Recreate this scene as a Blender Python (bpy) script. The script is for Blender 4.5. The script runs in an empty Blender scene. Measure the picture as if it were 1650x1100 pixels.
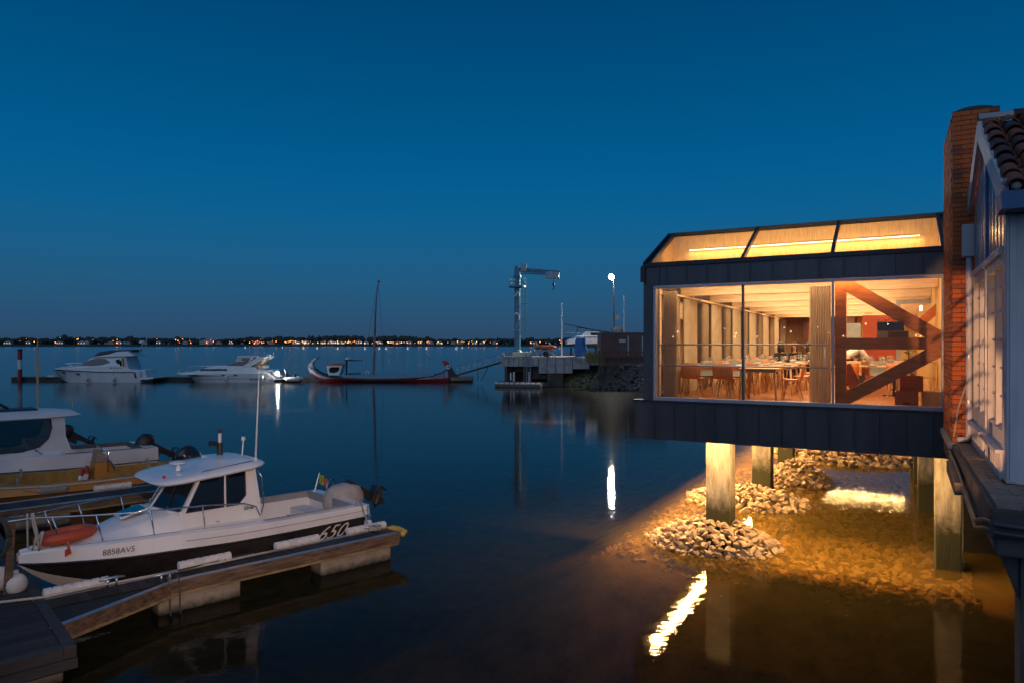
import bpy, bmesh, math, random
from mathutils import Vector, Matrix, Euler

R = math.radians
sc = bpy.context.scene
col = sc.collection
random.seed(7)

# ------------------------------------------------------------------ camera
EYE = 4.6
FPX = 1120.0
cam_d = bpy.data.cameras.new('camera')
cam_d.sensor_width = 36.0
cam_d.lens = FPX / 1650.0 * 36.0
cam_d.shift_y = 5.0 / 1650.0
cam_d.clip_start = 0.1
cam_d.clip_end = 12000
cam = bpy.data.objects.new('camera', cam_d)
col.objects.link(cam)
cam.location = (0, 0, EYE)
cam.rotation_euler = (R(90), 0, 0)
sc.camera = cam

# ------------------------------------------------------------------ dusk sky
world = bpy.data.worlds.new('World')
sc.world = world
world.use_nodes = True
wn, wl = world.node_tree.nodes, world.node_tree.links
wn.clear()
w_out = wn.new('ShaderNodeOutputWorld')
w_bg = wn.new('ShaderNodeBackground')
w_bg.inputs['Strength'].default_value = 0.96
w_tc = wn.new('ShaderNodeTexCoord')
w_sep = wn.new('ShaderNodeSeparateXYZ')
w_ramp = wn.new('ShaderNodeValToRGB')
wl.new(w_tc.outputs['Generated'], w_sep.inputs[0])
wl.new(w_sep.outputs['Z'], w_ramp.inputs['Fac'])
wl.new(w_ramp.outputs['Color'], w_bg.inputs['Color'])
wl.new(w_bg.outputs[0], w_out.inputs['Surface'])


def s2l(r, g, b):
    f = lambda c: c / 12.92 if c <= 0.04045 else ((c + 0.055) / 1.055) ** 2.4
    return (f(r / 255.0), f(g / 255.0), f(b / 255.0), 1.0)


SKY = [(0.0, (46, 73, 102)), (0.03, (44, 80, 113)), (0.07, (38, 89, 126)), (0.12, (28, 95, 138)),
       (0.18, (12, 97, 147)), (0.24, (2, 93, 145)), (0.34, (0, 82, 132)), (0.45, (0, 70, 117)), (1.0, (0, 62, 106))]
el = w_ramp.color_ramp.elements
while len(el) < len(SKY):
    el.new(0.5)
for e, (p, c) in zip(el, SKY):
    e.position = p
    e.color = s2l(*c)

# the last glow of the western sky behind the camera: broad and soft
sun_d = bpy.data.lights.new('dusk_sun', 'SUN')
sun_d.energy = 0.47
sun_d.angle = R(70)
sun_d.color = (0.74, 0.80, 1.0)
sun = bpy.data.objects.new('dusk_sun', sun_d)
col.objects.link(sun)
sun.rotation_euler = (R(52), 0, R(-18))

sc.view_settings.view_transform = 'Standard'
sc.view_settings.look = 'None'
sc.view_settings.exposure = 0
sc.view_settings.gamma = 1
sc.view_settings.use_curve_mapping = False
sc.render.engine = 'CYCLES'
sc.cycles.use_denoising = True
try:
    sc.cycles.denoiser = 'OPENIMAGEDENOISE'
    sc.cycles.denoising_input_passes = 'RGB_ALBEDO_NORMAL'
except Exception:
    pass
sc.cycles.max_bounces = 8
sc.cycles.diffuse_bounces = 3
sc.cycles.glossy_bounces = 4
sc.cycles.transmission_bounces = 6
sc.cycles.transparent_max_bounces = 16
sc.cycles.sample_clamp_indirect = 4.0
sc.cycles.caustics_reflective = False
sc.cycles.caustics_refractive = False
sc.cycles.blur_glossy = 0.5


# ------------------------------------------------------------------ helpers
def P(px, py, Y):
    """world point seen at photo pixel (px, py) at distance Y"""
    return Vector(((px - 825.0) / FPX * Y, Y, EYE - (py - 555.0) / FPX * Y))


class MB:
    """collects faces, then links them as ONE mesh object"""

    def __init__(self):
        self.v, self.f, self.mi, self.k = [], [], [], 0

    def add(self, vs, fs, k=None):
        o = len(self.v)
        self.v += [tuple(p) for p in vs]
        for q in fs:
            self.f.append(tuple(o + i for i in q))
            self.mi.append(self.k if k is None else k)
        return self

    def box(self, x0, x1, y0, y1, z0, z1, k=None):
        vs = [(x, y, z) for z in (z0, z1) for y in (y0, y1) for x in (x0, x1)]
        return self.add(vs, [(0, 2, 3, 1), (4, 5, 7, 6), (0, 1, 5, 4), (2, 6, 7, 3), (0, 4, 6, 2), (1, 3, 7, 5)], k)

    def hexa(self, b, t, k=None):
        """b, t: four bottom and four top points, both counter-clockwise from above"""
        vs = list(b) + list(t)
        return self.add(vs, [(3, 2, 1, 0), (4, 5, 6, 7), (0, 1, 5, 4), (1, 2, 6, 5), (2, 3, 7, 6), (3, 0, 4, 7)], k)

    def bar(self, p0, p1, w, h, up=(0, 0, 1), k=None):
        p0, p1, up = Vector(p0), Vector(p1), Vector(up)
        d = (p1 - p0).normalized()
        s = d.cross(up)
        if s.length < 1e-4:
            s = d.cross(Vector((1, 0, 0)))
        s.normalize()
        u = s.cross(d).normalized()
        a, b = s * w / 2, u * h / 2
        return self.hexa([p0 - a - b, p0 + a - b, p1 + a - b, p1 - a - b], [p0 - a + b, p0 + a + b, p1 + a + b, p1 - a + b], k)

    def tube(self, pts, r, n=8, k=None, caps=True):
        pts = [Vector(p) for p in pts]
        m = len(pts)
        rs = r if isinstance(r, (list, tuple)) else [r] * m
        rings = []
        ref = None
        for i, p in enumerate(pts):
            d = (pts[min(i + 1, m - 1)] - pts[max(i - 1, 0)])
            d.normalize()
            if ref is None:
                ref = Vector((0, 0, 1)) if abs(d.z) < 0.9 else Vector((1, 0, 0))
            s = d.cross(ref)
            if s.length < 1e-4:
                s = d.cross(Vector((0, 1, 0)))
            s.normalize()
            u = s.cross(d)
            ref = u
            rings.append([p + (s * math.cos(2 * math.pi * j / n) + u * math.sin(2 * math.pi * j / n)) * rs[i] for j in range(n)])
        return self.loft(rings, True, caps, k)

    def loft(self, rings, closed=True, caps=False, k=None, ks=None):
        n = len(rings[0])
        vs = [p for rg in rings for p in rg]
        o = len(self.v)
        self.v += [tuple(p) for p in vs]
        for i in range(len(rings) - 1):
            for j in range(n if closed else n - 1):
                a, b = i * n + j, i * n + (j + 1) % n
                self.f.append((o + a, o + b, o + b + n, o + a + n))
                self.mi.append(ks[j] if ks else (self.k if k is None else k))
        if caps:
            self.f.append(tuple(o + j for j in reversed(range(n))))
            self.f.append(tuple(o + (len(rings) - 1) * n + j for j in range(n)))
            self.mi += [self.k if k is None else k] * 2
        return self

    def lathe(self, prof, n=16, at=(0, 0, 0), k=None, caps=True):
        x, y, z = at
        rings = [[(x + r * math.cos(2 * math.pi * j / n), y + r * math.sin(2 * math.pi * j / n), z + h) for j in range(n)] for r, h in prof]
        return self.loft(rings, True, caps, k)

    def prism(self, poly, fn, a, b, k=None):
        """poly: 2D points; fn(p, q, t) -> 3D; extruded from t=a to t=b"""
        n = len(poly)
        vs = [fn(p, q, a) for p, q in poly] + [fn(p, q, b) for p, q in poly]
        fs = [tuple(reversed(range(n))), tuple(range(n, 2 * n))] + [(i, (i + 1) % n, (i + 1) % n + n, i + n) for i in range(n)]
        return self.add(vs, fs, k)

    def ball(self, c, r, nu=10, nv=6, k=None):
        c = Vector(c)
        rx, ry, rz = r if isinstance(r, (tuple, list)) else (r, r, r)
        rings = []
        for i in range(nv + 1):
            t = math.pi * i / nv
            s = max(math.sin(t), 0.02)
            rings.append([(c.x + rx * s * math.cos(2 * math.pi * j / nu), c.y + ry * s * math.sin(2 * math.pi * j / nu), c.z - rz * math.cos(t)) for j in range(nu)])
        return self.loft(rings, True, True, k)

    def mesh(self, name, mats, smooth=None):
        me = bpy.data.meshes.new(name)
        me.from_pydata(self.v, [], self.f)
        for m in (mats if isinstance(mats, (list, tuple)) else [mats]):
            me.materials.append(m)
        me.polygons.foreach_set('material_index', self.mi)
        bm = bmesh.new()
        bm.from_mesh(me)
        bmesh.ops.recalc_face_normals(bm, faces=bm.faces)
        bm.to_mesh(me)
        bm.free()
        if smooth:
            me.polygons.foreach_set('use_smooth', [True] * len(me.polygons))
            if smooth is not True:
                me.set_sharp_from_angle(angle=R(smooth))
        me.update()
        return me

    def build(self, name, mats, parent=None, smooth=None, bev=0, loc=(0, 0, 0), rot=(0, 0, 0), label=None):
        return link(name, self.mesh(name, mats, smooth), parent, loc, rot, bev, label)


def link(name, me, parent=None, loc=(0, 0, 0), rot=(0, 0, 0), bev=0, label=None):
    o = bpy.data.objects.new(name, me)
    col.objects.link(o)
    o.location, o.rotation_euler = loc, rot
    if parent is not None:
        o.parent = parent
    if bev:
        b = o.modifiers.new('bevel', 'BEVEL')
        b.width, b.segments, b.limit_method, b.angle_limit = bev, 2, 'ANGLE', R(35)
    if label:
        o['label'] = label
    return o


def tag(o, label=None, cat=None, group=None, kind=None):
    for a, b in (('label', label), ('category', cat), ('group', group), ('kind', kind)):
        if b:
            o[a] = b
    return o


def thing(name, label, cat, loc=(0, 0, 0), rz=0, group=None):
    o = bpy.data.objects.new(name, None)
    col.objects.link(o)
    o.empty_display_size = 0.2
    o.location, o.rotation_euler = loc, (0, 0, rz)
    return tag(o, label, cat, group)


def kids(o):
    return [c for c in bpy.data.objects if c.parent == o]


def copy_tree(o, parent=None, tree=None):
    c = o.copy()
    col.objects.link(c)
    if parent is not None:
        c.parent = parent
    for ch in (tree or kids)(o):
        copy_tree(ch, c, tree)
    return c


def dup(o, loc, rz=0, label=None, group=None):
    c = copy_tree(o)
    c.location, c.rotation_euler = loc, (0, 0, rz)
    if label:
        c['label'] = label
    if group:
        c['group'] = group
    return c


def text_mesh(s, size, mat, name, parent, loc, rot, shear=0.0, bold=0.0, depth=0.004, spacing=1.0, align='CENTER'):
    cu = bpy.data.curves.new(name, 'FONT')
    cu.body, cu.size, cu.shear, cu.offset, cu.extrude, cu.space_character = s, size, shear, bold, depth, spacing
    cu.align_x, cu.align_y = align, 'CENTER'
    cu.resolution_u = 4
    t = bpy.data.objects.new(name, cu)
    col.objects.link(t)
    dg = bpy.context.evaluated_depsgraph_get()
    me = bpy.data.meshes.new_from_object(t.evaluated_get(dg))
    bpy.data.objects.remove(t)
    me.materials.clear()
    me.materials.append(mat)
    return link(name, me, parent, loc, rot)


# ------------------------------------------------------------------ materials
def M(name, c, rough=0.5, metal=0.0, var=0.18, scale=4.0, bump=0.0, bscale=40.0, stretch=(1, 1, 1), c2=None, spec=0.5,
      algae=None, em=None, coat=0.0, gen='Object'):
    m = bpy.data.materials.new(name)
    m.use_nodes = True
    nt = m.node_tree
    n, l = nt.nodes, nt.links
    b = n['Principled BSDF']
    b.inputs['Roughness'].default_value = rough
    b.inputs['Metallic'].default_value = metal
    b.inputs['Specular IOR Level'].default_value = spec
    b.inputs['Coat Weight'].default_value = coat
    tc = n.new('ShaderNodeTexCoord')
    mp = n.new('ShaderNodeMapping')
    mp.inputs['Scale'].default_value = stretch
    l.new(tc.outputs[gen], mp.inputs['Vector'])
    nz = n.new('ShaderNodeTexNoise')
    nz.inputs['Scale'].default_value = scale
    nz.inputs['Detail'].default_value = 6
    nz.inputs['Roughness'].default_value = 0.65
    l.new(mp.outputs[0], nz.inputs['Vector'])
    rp = n.new('ShaderNodeValToRGB')
    lo = [x * (1 - var) for x in c] if c2 is None else c2
    hi = [min(1, x * (1 + var)) for x in c] if c2 is None else c
    rp.color_ramp.elements[0].position, rp.color_ramp.elements[1].position = 0.32, 0.68
    rp.color_ramp.elements[0].color = (*lo, 1)
    rp.color_ramp.elements[1].color = (*hi, 1)
    l.new(nz.outputs['Fac'], rp.inputs['Fac'])
    cs = rp.outputs['Color']
    if algae:
        z0, z1, ac = algae
        ge = n.new('ShaderNodeNewGeometry')
        sp = n.new('ShaderNodeSeparateXYZ')
        l.new(ge.outputs['Position'], sp.inputs[0])
        n2 = n.new('ShaderNodeTexNoise')
        n2.inputs['Scale'].default_value = 9
        n2.inputs['Detail'].default_value = 5
        l.new(ge.outputs['Position'], n2.inputs['Vector'])
        ad = n.new('ShaderNodeMath')
        ad.operation = 'MULTIPLY_ADD'
        ad.inputs[1].default_value = (z1 - z0) * 0.9
        l.new(n2.outputs['Fac'], ad.inputs[0])
        l.new(sp.outputs['Z'], ad.inputs[2])
        mr = n.new('ShaderNodeMapRange')
        mr.inputs['From Min'].default_value = z0 + (z1 - z0) * 0.45
        mr.inputs['From Max'].default_value = z1 + (z1 - z0) * 0.45
        mr.inputs['To Min'].default_value = 1
        mr.inputs['To Max'].default_value = 0
        l.new(ad.outputs[0], mr.inputs['Value'])
        mx = n.new('ShaderNodeMix')
        mx.data_type = 'RGBA'
        l.new(mr.outputs[0], mx.inputs['Factor'])
        l.new(cs, mx.inputs['A'])
        mx.inputs['B'].default_value = (*ac, 1)
        cs = mx.outputs['Result']
    l.new(cs, b.inputs['Base Color'])
    if bump:
        nb = n.new('ShaderNodeTexNoise')
        nb.inputs['Scale'].default_value = bscale
        nb.inputs['Detail'].default_value = 4
        l.new(mp.outputs[0], nb.inputs['Vector'])
        bp = n.new('ShaderNodeBump')
        bp.inputs['Strength'].default_value = bump
        bp.inputs['Distance'].default_value = 0.02
        l.new(nb.outputs['Fac'], bp.inputs['Height'])
        l.new(bp.outputs[0], b.inputs['Normal'])
    if em:
        b.inputs['Emission Color'].default_value = (*em[:3], 1)
        b.inputs['Emission Strength'].default_value = em[3]
    return m


def glass(name, tint=(1, 1, 1), refl=1.0, rough=0.0, dark=0.0, dcol=(0.01, 0.012, 0.015)):
    m = bpy.data.materials.new(name)
    m.use_nodes = True
    n, l = m.node_tree.nodes, m.node_tree.links
    n.clear()
    out = n.new('ShaderNodeOutputMaterial')
    tr = n.new('ShaderNodeBsdfTransparent')
    tr.inputs[0].default_value = (*tint, 1)
    gl = n.new('ShaderNodeBsdfGlossy')
    gl.inputs['Roughness'].default_value = rough
    fr = n.new('ShaderNodeFresnel')
    fr.inputs['IOR'].default_value = 1.5
    ge = n.new('ShaderNodeNewGeometry')
    bf = n.new('ShaderNodeMath')          # a single sheet reflects alike from both sides
    bf.operation = 'MULTIPLY_ADD'
    bf.inputs[1].default_value = 1 / 1.5 - 1.5
    bf.inputs[2].default_value = 1.5
    l.new(ge.outputs['Backfacing'], bf.inputs[0])
    l.new(bf.outputs[0], fr.inputs['IOR'])
    mu = n.new('ShaderNodeMath')
    mu.operation = 'MULTIPLY'
    mu.use_clamp = True
    mu.inputs[1].default_value = refl
    l.new(fr.outputs[0], mu.inputs[0])
    mx = n.new('ShaderNodeMixShader')
    base = tr.outputs[0]
    if dark:
        df = n.new('ShaderNodeBsdfDiffuse')
        df.inputs[0].default_value = (*dcol, 1)
        m2 = n.new('ShaderNodeMixShader')
        m2.inputs[0].default_value = dark
        l.new(tr.outputs[0], m2.inputs[1])
        l.new(df.outputs[0], m2.inputs[2])
        base = m2.outputs[0]
    l.new(mu.outputs[0], mx.inputs[0])
    l.new(base, mx.inputs[1])
    l.new(gl.outputs[0], mx.inputs[2])
    l.new(mx.outputs[0], out.inputs[0])
    return m


def emit(name, c, s):
    m = bpy.data.materials.new(name)
    m.use_nodes = True
    n, l = m.node_tree.nodes, m.node_tree.links
    n.clear()
    out = n.new('ShaderNodeOutputMaterial')
    e = n.new('ShaderNodeEmission')
    e.inputs[0].default_value = (*c, 1)
    e.inputs[1].default_value = s
    l.new(e.outputs[0], out.inputs[0])
    return m


def area_light(name, parent, loc, rot, sx, sy, power, c, spread=180):
    d = bpy.data.lights.new(name, 'AREA')
    d.shape, d.size, d.size_y, d.energy, d.color, d.spread = 'RECTANGLE', sx, sy, power, c, R(spread)
    o = bpy.data.objects.new(name, d)
    col.objects.link(o)
    o.parent = parent
    o.location, o.rotation_euler = loc, rot
    return o


m_gel = M('gelcoat_white', (0.80, 0.80, 0.78), 0.22, var=0.07, scale=1.3, stretch=(1, 1, .35), coat=0.4)
m_gelold = M('gelcoat_worn', (0.72, 0.70, 0.68), 0.35, var=0.08, scale=1.5)
m_blackhull = M('black_gelcoat', (0.030, 0.027, 0.026), 0.25, var=0.3, scale=3)
m_black = M('black_rubber', (0.018, 0.018, 0.02), 0.45, var=0.3)
m_darkgrey = M('dark_grey_paint', (0.09, 0.095, 0.10), 0.5, var=0.2)
m_midgrey = M('mid_grey', (0.28, 0.29, 0.30), 0.6, var=0.15)
m_steel = M('stainless', (0.72, 0.72, 0.72), 0.18, 1.0, var=0.05)
m_galv = M('galvanised', (0.5, 0.52, 0.53), 0.4, 0.9, var=0.2, scale=12)
m_rope = M('rope', (0.45, 0.42, 0.36), 0.9, var=0.3, scale=60)
m_rope_dark = M('dark_rope', (0.06, 0.07, 0.06), 0.9, var=0.3, scale=60)
m_orange = M('orange_foam', (0.50, 0.085, 0.03), 0.5, var=0.15)
m_yellow = M('yellow_hull', (0.46, 0.185, 0.02), 0.4, var=0.15, scale=2.5)
m_yellowd = M('yellow_deck', (0.36, 0.20, 0.04), 0.6, var=0.3, scale=5)
m_red = M('red_paint', (0.42, 0.03, 0.025), 0.45, var=0.15)
m_blue = M('blue_paint', (0.03, 0.13, 0.36), 0.5, var=0.15)
m_fender = M('fender_white', (0.62, 0.60, 0.56), 0.5, var=0.15, scale=8, bump=0.1)
m_darkglass = glass('tinted_window', (0.10, 0.12, 0.14), 2.4, 0.02, 0.75)
m_smoke = glass('clear_boat_window', (0.55, 0.57, 0.58), 1.5, 0.02, 0.2)
m_pane = glass('window_glass', (0.97, 0.97, 0.96), 1.0)
m_deckwood = M('weathered_decking', (0.20, 0.16, 0.125), 0.75, var=0.45, scale=6, stretch=(1, 14, 1), bump=0.5, bscale=14)
m_fascia = M('weathered_fascia', (0.30, 0.21, 0.14), 0.7, var=0.4, scale=4, stretch=(1, 8, 8), bump=0.4, bscale=10)
m_float = M('pontoon_float', (0.28, 0.245, 0.19), 0.8, var=0.25, scale=5, bump=0.3, algae=(0.0, 0.16, (0.03, 0.03, 0.015)))
m_conc = M('concrete', (0.36, 0.32, 0.26), 0.85, var=0.5, scale=5, stretch=(1.6, 1.6, .3), bump=0.8, bscale=14, algae=(0.75, 1.25, (0.04, 0.042, 0.016)))
m_concq = M('quay_concrete', (0.36, 0.35, 0.33), 0.85, var=0.35, scale=1.2, bump=0.4, bscale=6, algae=(0.2, 1.2, (0.04, 0.04, 0.03)))
m_slab = M('dark_slab_concrete', (0.085, 0.078, 0.07), 0.85, var=0.35, scale=2, bump=0.5, bscale=12)
m_zinc = M('standing_seam_zinc', (0.085, 0.09, 0.105), 0.42, 0.55, var=0.22, scale=2, stretch=(1, 1, .25), bump=0.2, bscale=1.0)
m_zincd = M('dark_zinc_flashing', (0.045, 0.048, 0.055), 0.45, 0.5, var=0.15)
m_alu = M('anodised_frame', (0.46, 0.45, 0.50), 0.35, 0.35, var=0.08)
m_wood = M('spruce_lamella', (0.74, 0.55, 0.33), 0.5, var=0.2, scale=2.5, stretch=(0.6, 8, 8), bump=0.05)
m_woodv = M('spruce_panel', (0.62, 0.40, 0.14), 0.55, var=0.22, scale=3, stretch=(10, 10, 1), bump=0.05)
m_truss = M('glulam_stained', (0.52, 0.15, 0.032), 0.45, var=0.28, scale=3, stretch=(1, 5, 5))
m_ply = M('orange_plywood', (0.60, 0.22, 0.06), 0.35, var=0.18, scale=4, stretch=(6, 1, 1))
m_oak = M('oak_leg', (0.55, 0.34, 0.15), 0.45, var=0.2, scale=5, stretch=(6, 6, 1))
m_floor = M('floorboards', (0.46, 0.18, 0.055), 0.3, var=0.3, scale=2, stretch=(8, 0.5, 1))


def cloth(name, c, thin=0.5):
    m = M(name, c, 0.9, var=0.12, scale=3)
    n, l = m.node_tree.nodes, m.node_tree.links
    b = n['Principled BSDF']
    tl = n.new('ShaderNodeBsdfTranslucent')
    l.new(b.inputs['Base Color'].links[0].from_socket, tl.inputs['Color'])
    mx = n.new('ShaderNodeMixShader')
    mx.inputs[0].default_value = thin
    out = n['Material Output']
    l.new(b.outputs[0], mx.inputs[1])
    l.new(tl.outputs[0], mx.inputs[2])
    l.new(mx.outputs[0], out.inputs[0])
    return m


m_curtain = cloth('cream_curtain', (0.66, 0.56, 0.38), 0.35)
m_curtain2 = cloth('taupe_curtain', (0.55, 0.45, 0.34), 0.5)
m_redwall = M('red_wall', (0.50, 0.09, 0.03), 0.6, var=0.1)
m_brownwall = M('brown_panelling', (0.17, 0.06, 0.035), 0.4, var=0.25, scale=3, stretch=(5, 5, 1))
m_greyfelt = M('grey_felt', (0.22, 0.23, 0.22), 0.9, var=0.15)
m_ceram = M('porcelain', (0.50, 0.48, 0.44), 0.3, var=0.03)
m_wineglass = glass('wine_glass', (0.93, 0.94, 0.95), 2.5, 0.02, 0.06, (0.8, 0.8, 0.8))
m_leafg = M('leaf_green', (0.07, 0.10, 0.03), 0.6, var=0.4)
m_white = M('white_paint', (0.56, 0.54, 0.56), 0.5, var=0.16, scale=3, stretch=(1, 1, 0.25), bump=0.05)

# ------------------------------------------------------------------ frame of the glass-fronted building
TH = R(-28.8)
OX, OY = 3.4, 16.2
CT, ST = math.cos(TH), math.sin(TH)


def W(x, y, z=0.0):
    return Vector((OX + x * CT - y * ST, OY + x * ST + y * CT, z))


def LX(px, y):
    """local x of the point seen at photo column px on the local plane y"""
    k = (px - 825.0) / FPX
    # OX + x*CT - y*ST = k (OY + x*ST + y*CT)
    return (k * (OY + y * CT) - OX + y * ST) / (CT - k * ST)


def LZ(py, x, y):
    return EYE - (py - 555.0) / FPX * W(x, y).y


# ------------------------------------------------------------------ water
def water_material():
    m = bpy.data.materials.new('estuary_water')
    m.use_nodes = True
    n, l = m.node_tree.nodes, m.node_tree.links
    n.clear()
    out = n.new('ShaderNodeOutputMaterial')
    tc = n.new('ShaderNodeTexCoord')
    bumps = None
    for sc_, dist, st in ((0.30, 0.009, (0.6, 1.3, 1)), (2.2, 0.0042, (0.55, 1.4, 1)), (11.0, 0.0012, (0.6, 1.4, 1))):
        mp = n.new('ShaderNodeMapping')
        mp.inputs['Scale'].default_value = st
        l.new(tc.outputs['Object'], mp.inputs[0])
        nz = n.new('ShaderNodeTexNoise')
        nz.inputs['Scale'].default_value = sc_
        nz.inputs['Detail'].default_value = 2
        l.new(mp.outputs[0], nz.inputs['Vector'])
        bp = n.new('ShaderNodeBump')
        bp.inputs['Strength'].default_value = 1
        bp.inputs['Distance'].default_value = dist
        l.new(nz.outputs['Fac'], bp.inputs['Height'])
        if bumps:
            l.new(bumps.outputs[0], bp.inputs['Normal'])
        bumps = bp
    fr = n.new('ShaderNodeFresnel')
    fr.inputs['IOR'].default_value = 1.33
    l.new(bumps.outputs[0], fr.inputs['Normal'])
    pw = n.new('ShaderNodeMath')
    pw.operation = 'POWER'
    pw.inputs[1].default_value = 1.3
    l.new(fr.outputs[0], pw.inputs[0])
    gl = n.new('ShaderNodeBsdfGlossy')
    ge = n.new('ShaderNodeNewGeometry')
    sp = n.new('ShaderNodeSeparateXYZ')
    l.new(ge.outputs['Position'], sp.inputs[0])
    rg = n.new('ShaderNodeMapRange')      # sheltered by the quay, ruffled out in the channel
    rg.inputs['From Min'].default_value = 24
    rg.inputs['From Max'].default_value = 75
    rg.inputs['To Min'].default_value = 0.02
    rg.inputs['To Max'].default_value = 0.13
    l.new(sp.outputs['Y'], rg.inputs['Value'])
    l.new(rg.outputs[0], gl.inputs['Roughness'])
    gl.inputs['Color'].default_value = (0.95, 0.95, 0.95, 1)
    l.new(bumps.outputs[0], gl.inputs['Normal'])
    tr = n.new('ShaderNodeBsdfTransparent')
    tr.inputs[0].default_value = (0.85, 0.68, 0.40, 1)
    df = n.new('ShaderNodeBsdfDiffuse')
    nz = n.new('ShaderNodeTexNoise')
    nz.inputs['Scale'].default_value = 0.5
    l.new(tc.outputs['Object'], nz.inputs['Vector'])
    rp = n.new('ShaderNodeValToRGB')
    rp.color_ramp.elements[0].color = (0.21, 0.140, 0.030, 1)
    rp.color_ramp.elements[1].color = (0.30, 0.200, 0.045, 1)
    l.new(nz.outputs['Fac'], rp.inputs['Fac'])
    # silty murk painted brighter by the building for the amber glow, dark elsewhere
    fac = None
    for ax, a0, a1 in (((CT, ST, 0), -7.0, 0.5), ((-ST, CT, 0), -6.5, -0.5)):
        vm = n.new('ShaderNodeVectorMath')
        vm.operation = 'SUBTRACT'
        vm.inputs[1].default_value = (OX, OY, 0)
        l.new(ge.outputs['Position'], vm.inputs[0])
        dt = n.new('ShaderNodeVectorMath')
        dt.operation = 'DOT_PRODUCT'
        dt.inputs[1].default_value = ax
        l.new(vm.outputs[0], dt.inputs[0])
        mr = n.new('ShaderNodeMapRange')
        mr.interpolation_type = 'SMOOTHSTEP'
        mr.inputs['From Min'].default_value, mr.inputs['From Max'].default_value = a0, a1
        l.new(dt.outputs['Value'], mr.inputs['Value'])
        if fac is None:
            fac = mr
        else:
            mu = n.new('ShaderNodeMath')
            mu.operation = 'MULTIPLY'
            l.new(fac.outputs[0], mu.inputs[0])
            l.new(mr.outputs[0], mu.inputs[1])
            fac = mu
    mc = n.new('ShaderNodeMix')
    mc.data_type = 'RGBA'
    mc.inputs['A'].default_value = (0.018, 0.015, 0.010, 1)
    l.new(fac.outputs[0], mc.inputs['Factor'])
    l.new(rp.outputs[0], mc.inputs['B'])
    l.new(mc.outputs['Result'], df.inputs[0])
    m1 = n.new('ShaderNodeMixShader')
    m1.inputs[0].default_value = 0.30
    l.new(tr.outputs[0], m1.inputs[1])
    l.new(df.outputs[0], m1.inputs[2])
    m2 = n.new('ShaderNodeMixShader')
    l.new(pw.outputs[0], m2.inputs[0])
    l.new(m1.outputs[0], m2.inputs[1])
    l.new(gl.outputs[0], m2.inputs[2])
    l.new(m2.outputs[0], out.inputs[0])
    return m


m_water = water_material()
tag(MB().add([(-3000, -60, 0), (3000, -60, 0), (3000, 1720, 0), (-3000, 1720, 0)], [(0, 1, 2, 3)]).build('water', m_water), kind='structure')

# river bed: shallow and stony under the building, falling away towards the channel
m_bed = M('river_mud', (0.24, 0.16, 0.08), 0.9, var=0.45, scale=1.6, bump=0.6, bscale=7)
rb = MB()
N = 70
pts = []
for j in range(N + 1):
    for i in range(N + 1):
        x, y = -9 + 17.5 * i / N, -9 + 36 * j / N
        d = max(0.0, -0.9 - x, -1.4 - y)
        z = -0.24 - 0.42 * d - 0.018 * d * d + 0.07 * math.sin(1.7 * x + 0.6 * y) * math.sin(1.1 * y - 0.5 * x)
        if y > 13:
            z += 0.05 * (y - 13)
        pts.append(W(x, y, max(z, -2.9)))
rb.add(pts, [(j * (N + 1) + i, j * (N + 1) + i + 1, (j + 1) * (N + 1) + i + 1, (j + 1) * (N + 1) + i) for j in range(N) for i in range(N)])
tag(rb.build('riverbed', m_bed, smooth=True), kind='structure')
tag(MB().add([(-3000, -60, -3.2), (3000, -60, -3.2), (3000, 1720, -3.2), (-3000, 1720, -3.2)], [(0, 1, 2, 3)]).build('channel_bed', m_bed), kind='structure')

# ------------------------------------------------------------------ far shore
SH = 1700.0
m_land = M('dark_shore', (0.035, 0.04, 0.03), 0.9, var=0.3, scale=0.01)
land = MB()
nl = 200
top, bot = [], []
for i in range(nl + 1):
    x = -2900 + 5200 * i / nl
    y = SH + 18 * math.sin(i * 0.37) + 10 * math.sin(i * 1.3)
    bot.append((x, y, -0.3))
    top.append((x, y + 22, 4.8 + 0.5 * math.sin(i * 0.9)))
back = [(p[0], 2600, 7) for p in top]
land.loft([bot, top, back], closed=False)
tag(land.build('far_shore', m_land, smooth=True), kind='structure')

m_tree = M('dusk_foliage', (0.05, 0.065, 0.045), 0.9, var=0.4, scale=0.05)
tr = MB()
rt = random.Random(3)
for i in range(1400):
    x = rt.uniform(-1560, 900) if i < 900 else rt.choice((rt.uniform(-2800, -1560), rt.uniform(900, 2200)))
    px = x / SH * FPX + 825
    y = SH + rt.uniform(120, 420)
    h = rt.uniform(14, 18.5) + 2.0 * math.sin(px * 0.013 + 1.0) + 1.2 * math.sin(px * 0.041) + (3 if 320 < px < 640 else 0)
    h *= y / SH * 0.98
    if rt.random() < 0.05:
        h += 5
    for k in range(4):
        a = rt.uniform(0, 6.28)
        w = rt.uniform(3, 7)
        cx, cz = x + rt.uniform(-6, 6), h * rt.uniform(0.55, 0.85)
        rz = max(2.5, h - cz) * rt.uniform(0.85, 1.1)
        ph = [rt.uniform(0.7, 1.25) for _ in range(48)]
        rings = []
        for q in range(5):
            t = math.pi * (q + 0.25) / 4.5
            rings.append([(cx + w * math.sin(t) * math.cos(a + j * 1.047) * ph[q * 6 + j], y + w * math.sin(t) * math.sin(a + j * 1.047), cz + 1.5 + rz * math.cos(t) * ph[(q * 6 + j + 9) % 48]) for j in range(6)])
        tr.loft(rings, True, True)
    tr.tube([(x, y, 0), (x, y, h * 0.7)], 0.6, 4)
tag(tr.build('treeline', m_tree), label='dark line of trees and scrub along the far shore', cat='trees', kind='stuff')

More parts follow.
